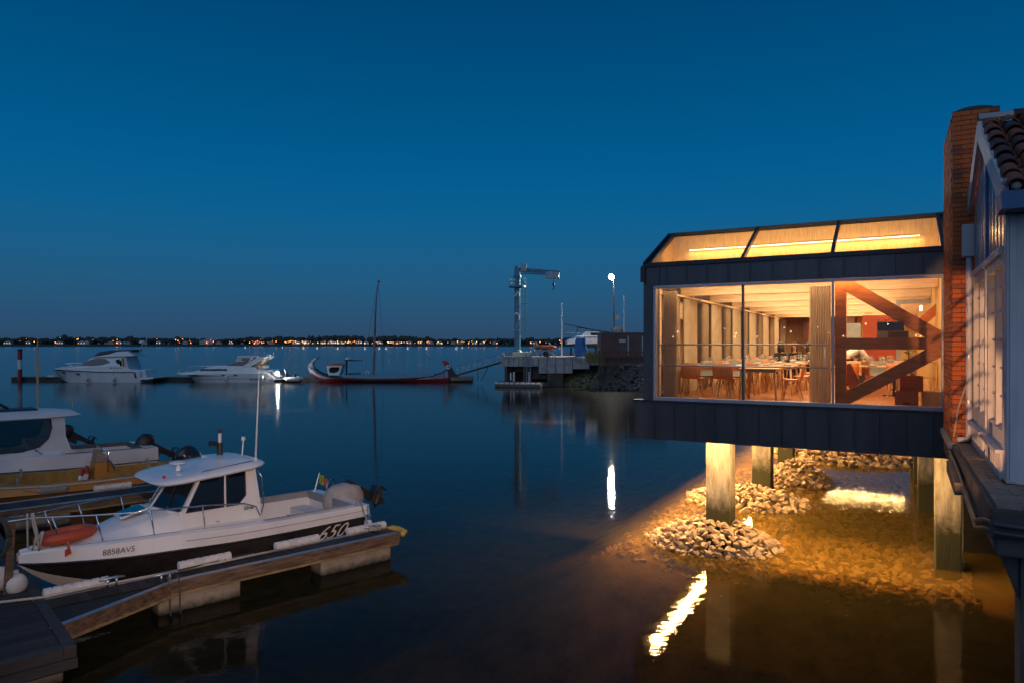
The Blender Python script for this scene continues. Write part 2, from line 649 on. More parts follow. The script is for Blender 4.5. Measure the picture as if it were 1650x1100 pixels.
m_hw = M('house_white', (0.42, 0.42, 0.42), 0.8, var=0.1, scale=0.3)
m_hw2 = M('house_ochre', (0.48, 0.36, 0.22), 0.8, var=0.1, scale=0.3)
m_hroof = M('house_roof', (0.16, 0.07, 0.05), 0.8, var=0.2, scale=0.3)
m_hwin = emit('lit_house_window', (1.0, 0.62, 0.28), 3.0)
m_hwind = M('dark_house_window', (0.03, 0.035, 0.045), 0.2)


def far_house(px, w, h, y, hall=False, wall=None, lit=False, label=None):
    x = (px - 825) / FPX * y
    t = thing('far_house', label, 'house', (x, y, 5.2), 0, 'houses on the far shore')
    b = MB().box(-w / 2, w / 2, 0, 8, 0, h)
    b.add([(-w / 2, 0, h), (w / 2, 0, h), (0, 0, h + w * (0.14 if hall else 0.22)), (-w / 2, 8, h), (w / 2, 8, h), (0, 8, h + w * (0.14 if hall else 0.22))], [(0, 1, 2), (5, 4, 3)])
    b.build('wall', wall or m_hw, t)
    rise = w * (0.14 if hall else 0.22)
    r = MB()
    r.prism([(-w / 2 - .4, h - .1), (0, h + rise + .05), (w / 2 + .4, h - .1), (w / 2 + .4, h + .25), (0, h + rise + .45), (-w / 2 - .4, h + .25)], lambda p, q, s: (p, s, q), 0.4 if hall else -0.3, 8.3)
    r.build('roof', m_hw if hall else m_hroof, t)
    nw = max(2, int(w / 3.2))
    for k in range(nw):
        MB().box(-0.6, 0.6, -0.12, 0.05, 0, 1.4).build('window', m_hwin if lit and k % 2 == 0 else m_hwind, t, loc=(-w / 2 + (k + 0.5) * w / nw, 0, h * 0.42))
    return t


HS = [(12, 20, 5), (45, 11, 6), (96, 16, 5), (132, 22, 5), (140, 9, 8), (178, 20, 4), (192, 12, 6), (206, 10, 5), (232, 14, 5), (255, 11, 7),
      (298, 13, 6), (352, 16, 4), (372, 10, 5), (412, 12, 6), (437, 15, 5), (478, 22, 5), (492, 14, 8), (520, 12, 6), (534, 18, 7), (548, 11, 6),
      (578, 16, 8), (590, 12, 6), (612, 14, 5), (640, 16, 5), (660, 13, 6), (676, 11, 4), (694, 14, 5), (708, 15, 5), (730, 12, 5), (742, 11, 5), (765, 14, 4), (778, 10, 6), (797, 13, 5), (858, 12, 5)]
adj = ['low white house', 'white gabled house', 'long pale house', 'small white cottage', 'tall pale house']
rh = random.Random(5)
for i, (px, w, h) in enumerate(HS):
    lit = 470 < px < 620 or px % 3 == 0
    far_house(px, w, h, SH + 40 + rh.uniform(0, 40), False, m_hw2 if i % 6 == 5 else m_hw, lit, 'small gabled house among street lamps on the dark far shore')
far_house(332, 34, 8, SH + 40, True, m_hw, False, 'large pale gabled shed standing out on the far shore')
ck = MB()
ck.lathe([(2.2, 0), (1.6, 26), (1.8, 26.2), (1.8, 27)], 10)
tag(ck.build('far_smokestack', m_land, loc=((514 - 825) / FPX * 1780, 1780, 1)), 'thin dark factory chimney above the trees on the far shore', 'chimney')

m_lampo = emit('sodium_glow', (1.0, 0.24, 0.045), 11)
m_lampw = emit('warm_glow', (1.0, 0.55, 0.22), 9)


def far_lamp(px, py, r, mat, kind):
    y = SH + 38
    p = P(px, py, y)
    b = MB()
    g0 = 4.0
    b.tube([(0, 0.6, 0), (0, 0.6, p.z - g0)], 0.12, 5)
    b.tube([(0, 0.6, p.z - g0 - .05), (0, -0.4, p.z - g0 + .2)], 0.1, 5)
    b.k = 1
    b.ball((0, -0.5, p.z - g0), (r, r * 0.7, r), 8, 5)
    o = b.build('far_street_lamp', [m_land, mat], loc=(p.x, y, g0))
    return tag(o, 'orange street lamp glowing on the far shore' if kind else 'warm white street lamp glowing on the far shore', 'street lamp', 'orange lamps on the far shore' if kind else 'white lamps on the far shore')


rl = random.Random(11)
LO = [(43, 546), (97, 544.5), (124, 547), (126, 546), (150, 547), (189, 547), (253, 546), (283, 547.5), (295, 547), (294, 546), (306, 549), (340, 547), (370, 550), (394, 549), (410, 553), (412, 551), (416, 553), (422, 552), (425, 552), (420, 547),
      (445, 550), (690, 550), (692, 552), (656, 552), (706, 551), (755, 553), (790, 552), (855, 552), (870, 551), (562, 549), (571, 550), (610, 550), (640, 553), (460, 551), (903, 552), (880, 552)]
LW = [(465, 552), (469, 550), (482, 552), (488, 552), (497, 553), (504, 553), (512, 552), (520, 553), (524, 550), (528, 553), (537, 552), (544, 550), (544, 553), (551, 551), (555, 553), (566, 553), (582, 552), (588, 553), (600, 553), (612, 552), (616, 553), (625, 551), (487, 550), (491, 553), (533, 550), (541, 552), (560, 552), (578, 551), (606, 551)]
for k in range(34):
    LO.append((rl.choice((rl.uniform(0, 470), rl.uniform(620, 905), rl.uniform(400, 480))), rl.uniform(548.5, 553)))
for k in range(46):
    LW.append((rl.choice((rl.gauss(520, 40), rl.uniform(600, 800), rl.uniform(460, 660))), rl.uniform(549.5, 553.3)))
for a, b_ in LO:
    far_lamp(a, b_, rl.choice((0.4, 0.55, 0.9)), m_lampo, True)
for a, b_ in LW:
    far_lamp(a, b_, rl.choice((0.35, 0.5, 0.75)), m_lampw, False)
m_buoy = M('buoy_white_glow', (0.8, 0.8, 0.78), 0.5, em=(1, 0.95, 0.9, 0.6))  # whole body given a faint glow of its own
for i, (a, b_) in enumerate([(489, 561.5), (511, 561.5), (544, 562), (588, 562), (611, 562), (622, 562), (657, 562), (687, 562), (735, 562), (455, 560), (395, 560.5), (745, 561)]):
    y = EYE * FPX / (b_ - 555)
    b = MB()
    b.lathe([(0.1, -0.4), (0.9, -0.3), (1.0, 0.2), (0.7, 0.7), (0.15, 0.9), (0.12, 2.0), (0.3, 2.1), (0.3, 2.4), (0.1, 2.5)], 10)
    tag(b.build('mooring_buoy', m_buoy, loc=((a - 825) / FPX * y, y, 0)), 'small pale buoy floating off the far shore', 'buoy', 'buoys off the far shore')

# ------------------------------------------------------------------ the glass-fronted restaurant on piles
FLZ, SILL, WTOP, FTOP = 3.34, 3.40, 5.89, 6.41
LEN, WID = 22.0, 5.62
SKB, SKT = 2.42, 3.29
RXL, RXR = -0.30, 5.80
bx = thing('restaurant_building', 'dark zinc restaurant box on piles with a long lit window', 'building', (OX, OY, 0), TH)

# zinc fascia and skirt, panel by panel with raised seams
fb = MB()
fb.box(RXL + .02, RXR, -0.10, -0.02, WTOP + 0.07, FTOP - .01)
fb.box(RXL + .02, RXL + .26, -0.10, 0.12, SKT - .02, WTOP + 0.07)
fb.box(WID + .06, RXR, -0.10, 0.12, SKT - .02, WTOP + 0.07)
fb.box(-0.48, RXR + .02, -0.13, -0.06, SKB + .02, SKT - .02)
fb.box(-0.40, RXR - .06, -0.06, 0.10, SKB + .46, SKT - .02)
fb.box(-0.48, -0.40, 0.10, LEN, SKB + .02, SKT - .02)
fb.box(RXR - .06, RXR + .02, 0.10, LEN, SKB + .02, SKT - .02)
fb.box(RXL + .02, RXR, LEN - .1, LEN + .1, SKB + .3, FTOP - .01)
fb.build('wall', m_zincd, bx)
x = 0.23
seams = [RXL, 0.05, 0.23]
while x + 0.462 < RXR - .2:
    x += 0.462
    seams.append(x)
seams.append(RXR)
rz = random.Random(2)
for i in range(len(seams) - 1):
    a, b = seams[i] + .006, seams[i + 1] - .006
    t = rz.uniform(-.003, .003)
    mb = MB().box(a, b, -0.125 + t, -0.10, WTOP + 0.07, FTOP - .015)
    mb.box(a, a + .022, -0.155, -0.125 + t, WTOP + 0.07, FTOP - .015)
    mb.build('zinc_panel', m_zinc, bx)
x = -0.51
seams = [x]
while x + 0.462 < RXR:
    x += 0.462
    seams.append(x)
seams.append(RXR + .03)
for i in range(len(seams) - 1):
    a, b = seams[i] + .006, seams[i + 1] - .006
    if b - a < .05:
        continue
    t = rz.uniform(-.003, .003)
    mb = MB().box(a, b, -0.155 + t, -0.13, SKB, SKT)
    mb.box(a, a + .022, -0.185, -0.155 + t, SKB, SKT)
    mb.build('zinc_panel', m_zinc, bx)
mb = MB()
for k in range(44):
    y = 0.1 + k * 0.5
    mb.box(-0.51, -0.48, y, y + .49, SKB, SKT)
    mb.box(-0.53, -0.51, y, y + .022, SKB, SKT)
o = mb.build('side_cladding', m_zinc, bx)
# upright corner panels
for a, b in ((RXL - .005, 0.0 - .055), (WID + .062, RXR)):
    MB().box(a, b, -0.125, -0.10, SKT + .03, WTOP + .064).build('zinc_panel', m_zinc, bx)
fl = MB()
fl.box(RXL - .04, RXR + .02, -0.17, 0.15, FTOP - .012, FTOP + .03)
fl.box(-0.55, RXR + .05, -0.20, 0.10, SKT - .002, SKT + .035)
fl.box(RXL - .06, RXL + .05, -0.19, -0.13, FTOP - .36, FTOP - .01)
fl.build('flashing', m_zincd, bx)
mb = MB().box(WID + .15, RXR + .05, -0.36, -0.2, 2.25, SKT + .12)
mb.box(WID + .10, RXR + .08, -0.40, -0.2, SKT + .12, SKT + .17)
mb.build('pipe_casing', m_zinc, bx)
# side wall and roof
sw = MB()
sw.box(RXL, RXL + .22, 0.15, LEN, WTOP + .05, FTOP)
sw.box(RXL, RXL + .22, 0.15, LEN, SKT, SILL + .02)
sw.build('side_wall', m_zinc, bx)
sw = MB()
sw.box(RXR - .12, RXR, 0.15, LEN, SKT, FTOP)
sw.box(RXL, RXR, LEN - .12, LEN - .1, SILL, FTOP)
sw.build('inner_wall', m_woodv, bx)
MB().box(RXL, RXR, 2.2, LEN, FTOP, FTOP + .08).build('roof', m_zincd, bx)
MB().box(-0.40, RXR - .06, 0.10, LEN - .1, 2.80, 2.86).build('underside', m_concq, bx)
MB().box(RXL + .2, RXR - .12, 0.13, LEN - .12, FLZ - .4, FLZ).build('floor', m_floor, bx)

# roof lantern over the front bay
LR, LS = 7.40, 2.0
z0 = FTOP + .03
sl = lambda s: z0 + (LR - z0) * s / LS
ln = MB()
ln.box(RXL + .06, RXR - .02, LS, LS + .10, z0, LR + .03)
for xx in (RXL + .02, RXR - .08):
    ln.add([(xx, 0.0, z0), (xx, LS, z0), (xx, LS, LR), (xx + .06, 0.0, z0), (xx + .06, LS, z0), (xx + .06, LS, LR)], [(0, 1, 2), (5, 4, 3), (0, 2, 5, 3)])
ln.build('lantern_gable', m_zincd, bx)
MB().box(RXL + .10, RXR - .1, LS - .03, LS, z0, LR - .03).build('lantern_lining', m_woodv, bx)
MB().box(RXL + .10, RXR - .1, 0.16, LS - .03, z0 - .05, z0 - .01).build('lantern_floor', m_woodv, bx)
for xx in (RXL + .085, RXR - .10):
    MB().add([(xx, 0.1, z0), (xx, LS, z0), (xx, LS, LR - .05), (xx + .015, 0.1, z0), (xx + .015, LS, z0), (xx + .015, LS, LR - .05)], [(0, 1, 2), (5, 4, 3), (0, 2, 5, 3)]).build('lantern_lining', m_woodv, bx)
mull = [RXL + .11, 1.90, 3.70, RXR - .14]
nrm = Vector((0, -(LR - z0), LS)).normalized()
for i in range(3):
    a, b = mull[i] + .03, mull[i + 1] - .03
    q = [Vector((a, .06, sl(.06))), Vector((b, .06, sl(.06))), Vector((b, LS - .06, sl(LS - .06))), Vector((a, LS - .06, sl(LS - .06)))]
    MB().add([p + nrm * .02 for p in q], [(0, 1, 2, 3)]).build('roof_pane', m_pane, bx)
lf = MB()
for xx in mull:
    lf.bar(Vector((xx, 0.0, sl(0)) ) + nrm * .03, Vector((xx, LS, sl(LS))) + nrm * .03, .07, .09, nrm)
lf.bar((RXL, -0.02, z0 + .03), (RXR, -0.02, z0 + .03), .07, .07)
lf.bar((RXL - .02, LS + .02, LR + .055), (RXR, LS + .02, LR + .055), .16, .05)
lf.bar(Vector((RXL - .01, -.05, sl(0))), Vector((RXL - .01, LS, sl(LS))), .05, .16, nrm)
lf.bar(Vector((RXR + .01, -.05, sl(0))), Vector((RXR + .01, LS, sl(LS))), .05, .16, nrm)
lf.build('lantern_frame', m_zincd, bx)
ledc = (1.0, 0.74, 0.40)
m_led = emit('warm_led', (1.0, 0.78, 0.45), 5)
MB().box(0.25, WID - .3, LS - .12, LS - .10, 6.985, 7.005).build('led_strip', m_led, bx)
area_light('lantern_light', bx, (WID / 2, LS - .11, 6.97), (R(-12), 0, 0), WID - .5, .05, 30, (1.0, 0.64, 0.28))
area_light('lantern_fill', bx, (WID / 2, LS - .95, z0 + .12), (R(112), 0, 0), WID - .3, .12, 66, (1.0, 0.62, 0.26))  # added fill without a fixture, evens the light on the lining

# big window: aluminium frame, three panes
wf = MB()
F = .055
wf.box(-F, WID + F, -.18, -.02, WTOP, WTOP + F)
wf.box(-F, WID + F, -.18, -.02, SILL - F - .03, SILL)
wf.box(-F, 0, -.18, -.02, SILL, WTOP)
wf.box(WID, WID + F, -.18, -.02, SILL, WTOP)
wf.box(-F - .02, WID + F + .02, -.20, -.02, SILL - F - .05, SILL - F - .03)
wf.build('window_frame', m_alu, bx, bev=.006)
MX = [0.0, 1.93, 3.72, WID]
MB().box(MX[1] - .022, MX[1] + .022, -.12, -.02, SILL, WTOP).build('mullion', m_darkgrey, bx)
MB().box(MX[2] - .02, MX[2] + .02, -.16, -.02, SILL, WTOP).build('mullion', m_alu, bx)
for i in range(3):
    a, b = MX[i] + .02, MX[i + 1] - .02
    MB().add([(a, -.05, SILL), (b, -.05, SILL), (b, -.05, WTOP), (a, -.05, WTOP)], [(0, 1, 2, 3)]).build('window_pane', m_pane, bx)

# balustrade rails behind the first two panes
mb = MB()
for zz in (4.60, 4.12):
    mb.tube([(0.02, .10, zz), (MX[2] - .1, .10, zz)], .017, 8)
for xx in (0.05, 1.93, 3.55):
    mb.tube([(xx, .10, FLZ), (xx, .10, 4.6)], .014, 6)
mb.build('balustrade', m_alu, bx, smooth=True)

# structural timber: K brace in the right bay, ceiling beams, side posts
x0, x1 = MX[2] + .02, WID - .02
zt, zb = WTOP + .1, FLZ
br = MB().box(x0, x0 + .21, .16, .38, zb, zt).build('timber_brace', m_truss, bx, bev=.006)
MB().box(x0 + .212, x1 + .1, .17, .37, 4.50, 4.74).build('crossbeam', m_truss, br, bev=.006)
MB().bar((x0 + .12, .27, WTOP + .02), (x1 + .12, .27, 4.66), .18, .26, (0, 0, 1)).build('diagonal', m_truss, br, bev=.006)
MB().bar((x0 + .10, .27, FLZ + .08), (x1 + .12, .27, 4.56), .176, .26, (0, 0, 1)).build('diagonal', m_truss, br, bev=.006)
MB().box(RXL + .22, RXR - .12, 0.15, LEN - .12, 6.28, 6.32).build('ceiling', m_wood, bx)
for k in range(6):
    y = 2.25 + k * 3.3
    MB().box(RXL + .22, RXR - .12, y, y + .18, 5.86, 6.27).build('ceiling_beam', m_wood, bx, bev=.005)
MB().box(RXL + .22, RXR - .12, .16, .30, 5.98, 6.27).build('ceiling_beam', m_wood, bx, bev=.005)
# side windows
m_sideglass = glass('side_window_glass', (0.22, 0.19, 0.17), 2.2, 0.0, 0.25)
for k in range(7):
    y = 0.35 + k * 3.1
    MB().box(RXL + .02, RXL + .24, y, y + .14, SILL, 5.94).build('side_post', m_wood, bx)
    if k < 7:
        wf2 = MB()
        y0, y1 = y + .14, min(y + 3.1, LEN - .15)
        xg = RXL + .10
        wf2.box(xg - .03, xg + .03, y0, y1, SILL, SILL + .05)
        wf2.box(xg - .03, xg + .03, y0, y1, 5.88, 5.94)
        wf2.box(xg - .031, xg + .031, (y0 + y1) / 2 - .03, (y0 + y1) / 2 + .03, SILL + .05, 5.88)
        w_ = wf2.build('side_window', m_alu, bx)
        MB().add([(xg, y0, SILL + .05), (xg, y1, SILL + .05), (xg, y1, 5.88), (xg, y0, 5.88)], [(0, 1, 2, 3)]).build('pane', m_sideglass, w_)
    MB().box(RXL + .2, RXL + .42, y + .14, y + 3.1, 5.80, 5.84).build('curtain_track', m_wood, bx)

# interior partitions
MB().box(1.0, RXR - .13, LEN - 1.2, LEN - 1.1, FLZ, 6.28).build('back_wall', m_woodv, bx)
g = MB().box(0.95, 3.3, LEN - 1.32, LEN - 1.22, FLZ + .02, 5.85).build('glazed_partition', m_brownwall, bx)
for k in range(4):
    MB().box(0.0, .06, 0, .03, 0, 2.2).build('slat', m_truss, g, loc=(1.15 + k * .6, LEN - 1.36, FLZ + .1))
ya = 10.6
MB().box(LX(1390, ya), LX(1444, ya), ya, ya + .12, FLZ, LZ(508, 4.3, ya)).build('red_partition', m_redwall, bx)
MB().box(LX(1392, ya) + .02, LX(1406, ya), ya - .02, ya - .001, LZ(507, 4, ya), LZ(503, 4, ya)).build('lit_panel', m_woodv, bx)
yb = 8.8
MB().box(LX(1356, yb), LX(1387, yb), yb, yb + .5, FLZ, LZ(521, 3.7, yb)).build('grey_partition', m_greyfelt, bx)
MB().box(LX(1356, 13), LX(1377, 13), 13, 13.1, FLZ, LZ(511, 3.7, 13)).build('brown_partition', m_brownwall, bx)
yc = 5.6
# grey metal portal around the service passage
mb = MB()
mb.box(LX(1444, yc), LX(1451, yc), yc, yc + .15, FLZ, LZ(483, 5, yc))
mb.box(LX(1451, yc), RXR - .13, yc, yc + .15, LZ(489, 5, yc), LZ(483, 5, yc))
mb.build('portal_frame', m_midgrey, bx)
MB().bar((LX(1478, 3.2), 3.2, LZ(525, 5, 3.2)), (RXR - .05, 3.2, LZ(495, 5.5, 3.2)), .16, .2).build('side_brace', m_truss, bx)

# lights inside: down lights, and a strip behind each beam that washes the face of the next one
for k in range(6):
    y = .62 + k * 3.3
    fx = MB().box(-2.3, 2.3, -.03, .03, 0, .03).build('linear_lamp', m_led, bx, loc=(2.7, y - .17 if k else .36, 6.06))
    area_light('cove_light', fx, (0, .05, .0), (R(68), 0, 0), 5.2, .12, 42, (1.0, 0.70, 0.41))
    area_light('ceiling_light', fx, (0, .9, .1), (0, 0, 0), 4.2, .8, 105, (1.0, 0.66, 0.36))

area_light('brace_fill_light', bx, (2.7, .03, 5.945), (R(16), 0, 0), 5.2, .08, 34, (1.0, 0.60, 0.27))  # added hidden fill that brightens the timber brace

# under-floor lighting that washes the piles and the water
amb = (1.0, 0.57, 0.20)
m_ledu = emit('amber_led', (1.0, 0.70, 0.35), 6)
u = MB().box(-.02, .02, 0.1, LEN - .6, 0, .03).build('led_strip', m_ledu, bx, loc=(-.375, 0, 2.765))
area_light('edge_light', u, (.04, LEN / 2, -.01), (0, R(-8), 0), .13, LEN - .6, 3000, amb)
u = MB().box(0, RXR - .3, -.02, .02, 0, .03).build('led_strip', m_ledu, bx, loc=(0, LEN - .35, 2.765))
area_light('edge_light', u, (2.6, 0, -.005), (0, 0, 0), RXR - .5, .03, 520, amb)
u = MB().box(-.36, RXR - .1, -.02, .02, 0, .03).build('led_strip', m_ledu, bx, loc=(0, .0, 2.765))
area_light('edge_light', u, (2.68, -.0, -.01), (R(4), 0, 0), RXR + .2, .06, 380, amb)

# piles
for i, (a, b, y0, y1) in enumerate([(1.0, 1.54, .45, 1.1), (1.0, 1.55, 6.4, 7.0), (1.02, 1.56, 11.6, 12.2), (1.0, 1.55, 17.2, 17.8), (5.57, 6.02, .85, 1.55), (5.40, 5.96, 6.3, 6.9), (5.42, 5.98, 11.8, 12.4), (5.4, 5.96, 17.2, 17.8)]):
    MB().box(a, b, y0, y1, -1.2, 2.79).build('concrete_pile', m_conc, bx, bev=.02)

# ------------------------------------------------------------------ stones
m_stone = M('limestone_rubble', (0.40, 0.29, 0.19), 0.85, var=0.45, scale=3, bump=0.4, bscale=12)
m_stonew = M('wet_stone', (0.62, 0.47, 0.29), 0.5, var=0.35, scale=3, bump=0.3, bscale=12)
rs = random.Random(21)


def stone_mesh(seed, mat):
    r = random.Random(seed)
    bm = bmesh.new()
    bmesh.ops.create_icosphere(bm, subdivisions=2, radius=1.15)
    pl = [(Vector((r.gauss(0, 1), r.gauss(0, 1), r.gauss(0, 1))).normalized(), r.uniform(.42, .74)) for _ in range(9)]
    for v in bm.verts:
        v.co *= r.uniform(.96, 1.04)
        for nv, d in pl:
            e = v.co.dot(nv) - d
            if e > 0:
                v.co -= nv * e
        v.co.x *= 1.15
        v.co.z *= .75
    me = bpy.data.meshes.new('stone')
    bm.to_mesh(me)
    bm.free()
    me.materials.append(mat)
    return me


STM = [stone_mesh(s, m_stone) for s in range(9)]


def heap_stuff(name, parent, items, mat):
    """many small stones as real geometry in one mesh"""
    b = MB()
    for c, s, e in items:
        me = STM[rs.randrange(9)]
        mt = Euler(e).to_matrix()
        b.add([Vector(c) + mt @ (v.co * s) for v in me.vertices], [tuple(p.vertices) for p in me.polygons])
    o = b.build(name, mat, parent)
    o['kind'] = 'stuff'
    return o


def rot3():
    return (rs.uniform(-.5, .5), rs.uniform(-.5, .5), rs.uniform(0, 6.28))


def heap(label, cx, cy, rx, ry, h, n, smin, smax, extra, holes=()):
    t = thing('rock_pile', label, 'rocks', W(cx, cy, 0), TH)
    pts = []
    tries = 0
    while len(pts) < n and tries < n * 40:
        tries += 1
        a, q = rs.uniform(0, 6.28), math.sqrt(rs.random())
        x, y = rx * q * math.cos(a), ry * q * math.sin(a)
        if any(abs(x + cx - hx) < .32 and abs(y + cy - hy) < .38 for hx, hy in holes):
            continue
        s = rs.uniform(smin, smax)
        if any((x - p[0]) ** 2 + (y - p[1]) ** 2 < (0.95 * (s + p[3])) ** 2 * .72 for p in pts):
            continue
        z = h * (1 - q ** 1.6) - .02 + rs.uniform(-.02, .05)
        pts.append((x, y, z, s))
    for x, y, z, s in pts:
        o = link('rock', STM[rs.randrange(9)], t, (x, y, z), rot3())
        o.scale = (s, s * rs.uniform(.8, 1.1), s * rs.uniform(.8, 1.1))
    core = []
    for k in range(extra):
        a, q = rs.uniform(0, 6.28), math.sqrt(rs.random())
        x, y = rx * 1.05 * q * math.cos(a), ry * 1.05 * q * math.sin(a)
        core.append(((x, y, h * (1 - q ** 1.6) - rs.uniform(.06, .2)), rs.uniform(smin, smax) * 1.05, rot3()))
    heap_stuff('rubble_core', t, core, m_stone)
    return t


heap('pale stone heap around the front concrete pile', 1.12, .62, 1.5, 1.25, .60, 290, .06, .125, 420, [(1.27, .78)])
heap('low pale stone heap round the second concrete pile', 1.0, 5.5, 1.75, 1.5, .42, 190, .06, .15, 300, [(1.27, 6.7)])
heap('rounded stone heap beside the third concrete pile', 1.95, 9.2, 1.15, 1.3, .75, 170, .07, .13, 260)
heap('long low stone bank under the far end of the building', 3.2, 17.3, 3.6, 4.2, .62, 290, .08, .17, 620, [(1.27, 17.5)])
it = []
for k in range(3600):
    x, y = rs.uniform(-1.6, 6.2), rs.uniform(-2.2, 12)
    d = max(0, -.6 - x, -.9 - y)
    if rs.random() < d * .7:
        continue
    w_ = W(x, y, 0)
    it.append(((w_.x, w_.y, -.20 - .4 * d + rs.uniform(-.04, .07)), rs.uniform(.045, .115), rot3()))
o = heap_stuff('bed_stones', None, it, m_stonew)
tag(o, 'submerged stones seen through the shallow amber water', 'stones')

# ------------------------------------------------------------------ brick chimney
m_brick = M('orange_brick', (0.52, 0.125, 0.03), 0.75, var=0.3, scale=2.2, bump=0.35, bscale=30)
m_brick2 = M('dark_brick', (0.30, 0.085, 0.04), 0.75, var=0.3, scale=2.2, bump=0.35, bscale=30)
m_mortar = M('mortar', (0.05, 0.035, 0.028), 0.9, var=0.2)
CX0, CX1, CY0, CY1, CZ0, CZ1 = 5.63, 6.26, -2.84, -0.62, 3.06, 8.29
ch = thing('brick_chimney', 'tall orange brick chimney stack between the lit box and the white house', 'chimney', W(CX0, CY0, 0), TH)
wx, wy = CX1 - CX0, CY1 - CY0
MB().box(.008, wx - .008, .008, wy - .008, CZ0, CZ1 - .01).build('mortar_core', m_mortar, ch)
rc = random.Random(4)
side = MB()
nrow = int((CZ1 - CZ0) / .0755)
bm_cache = {}


def brick_mesh(w, m):
    k = (round(w, 3), m.name)
    if k not in bm_cache:
        bm_cache[k] = MB().box(.004, w - .004, 0, .1, .004, .0695).mesh('brick', m)
    return bm_cache[k]


for r in range(nrow):
    z = CZ0 + r * .0755
    cuts = [0, .25, .5, wx] if r % 2 == 0 else [0, .125, .375, wx]
    for a, b in zip(cuts[:-1], cuts[1:]):
        link('brick', brick_mesh(b - a, m_brick if rc.random() < .72 else m_brick2), ch, (a, rc.uniform(-.003, .003), z))
    y = -.001 + (.12 if r % 2 else 0.0) + .105
    while y < wy - .05:
        e = min(y + .25, wy)
        for xx0, xx1 in ((rc.uniform(-.003, .003), .1), (wx - .1, wx)):
            side.box(xx0, xx1, y + .005, e - .005, z + .005, z + .069, 0 if rc.random() < .7 else 1)
        y += .25
o = side.build('side_bricks', [m_brick, m_brick2], ch)
o['kind'] = 'stuff'
cp = MB()
cp.prism([(.06 + .0, 0)] + [(.30 - .26 * math.cos(math.pi * i / 10), .07 * math.sin(math.pi * i / 10)) for i in range(11)], lambda p, q, t: (p, t, CZ1 - .02 + q), .05, wy - .1)
cp.build('cowl', m_black, ch)
MB().box(-.05, wx + .04, -.03, wy, CZ0 - .10, CZ0 - .002).build('footing', m_concq, ch)
cb = MB().tube([(.46, -.012, CZ1 - .9), (.45, -.014, 6.2), (.40, -.016, 5.4), (.33, -.016, 4.8), (.22, -.016, 4.1), (.08, -.016, 3.6), (.02, -.016, 3.15)], .012, 6)
cb.build('cable', m_rope, ch)

# ------------------------------------------------------------------ white boarded house with tiled roof
HX, HYB, HYF, HZ = 5.92, -2.88, -6.52, 3.10
m_board = M('grey_blue_boards', (0.36, 0.38, 0.44), 0.22, 0.35, var=0.2, scale=2, stretch=(4, 4, .5), bump=0.1, bscale=8)
m_eave = M('blue_eave', (0.025, 0.11, 0.26), 0.5, var=0.15)
m_tile = M('terracotta_tile', (0.24, 0.075, 0.045), 0.7, var=0.4, scale=3.5, bump=0.4, bscale=14)
m_tileb = M('sooty_tile', (0.09, 0.04, 0.035), 0.75, var=0.5, scale=4, bump=0.4, bscale=14)
ho = thing('boarded_house', 'white boarded quayside house with terracotta roof and tall glazed doors', 'house', W(0, 0, 0), TH)
RY, RZ_, EY, EZ = -4.30, 7.66, -6.88, 6.24
slope = (RZ_ - EZ) / (RY - EY)
zroof = lambda y: RZ_ - slope * abs(RY - y)
# gable boards
yy = HYF
k = 0
while yy < HYB - .01:
    y2 = min(yy + .16, HYB)
    MB().hexa([(HX + (.012 if k % 2 else 0), yy, 5.70), (HX + .05, yy, 5.70), (HX + .05, y2, 5.70), (HX + (.012 if k % 2 else 0), y2, 5.70)],
              [(HX + (.012 if k % 2 else 0), yy, zroof(yy) - .16), (HX + .05, yy, zroof(yy) - .16), (HX + .05, y2, zroof(y2) - .16), (HX + (.012 if k % 2 else 0), y2, zroof(y2) - .16)]).build('gable_board', m_board, ho)
    yy += .16
    k += 1
MB().box(HX - .03, HX + .02, -4.70, -4.58, 5.6, 7.2).build('cover_strip', m_blue, ho)
# bargeboards
bb = MB()
bb.bar((HX - .06, EY + .05, EZ - .1), (HX - .06, RY, RZ_ - .1), .05, .26, (0, 0, 1))
bb.bar((HX - .06, RY, RZ_ - .1), (HX - .06, HYB + .05, zroof(HYB + .05) - .1), .05, .26, (0, 0, 1))
bb.build('bargeboard', m_white, ho)
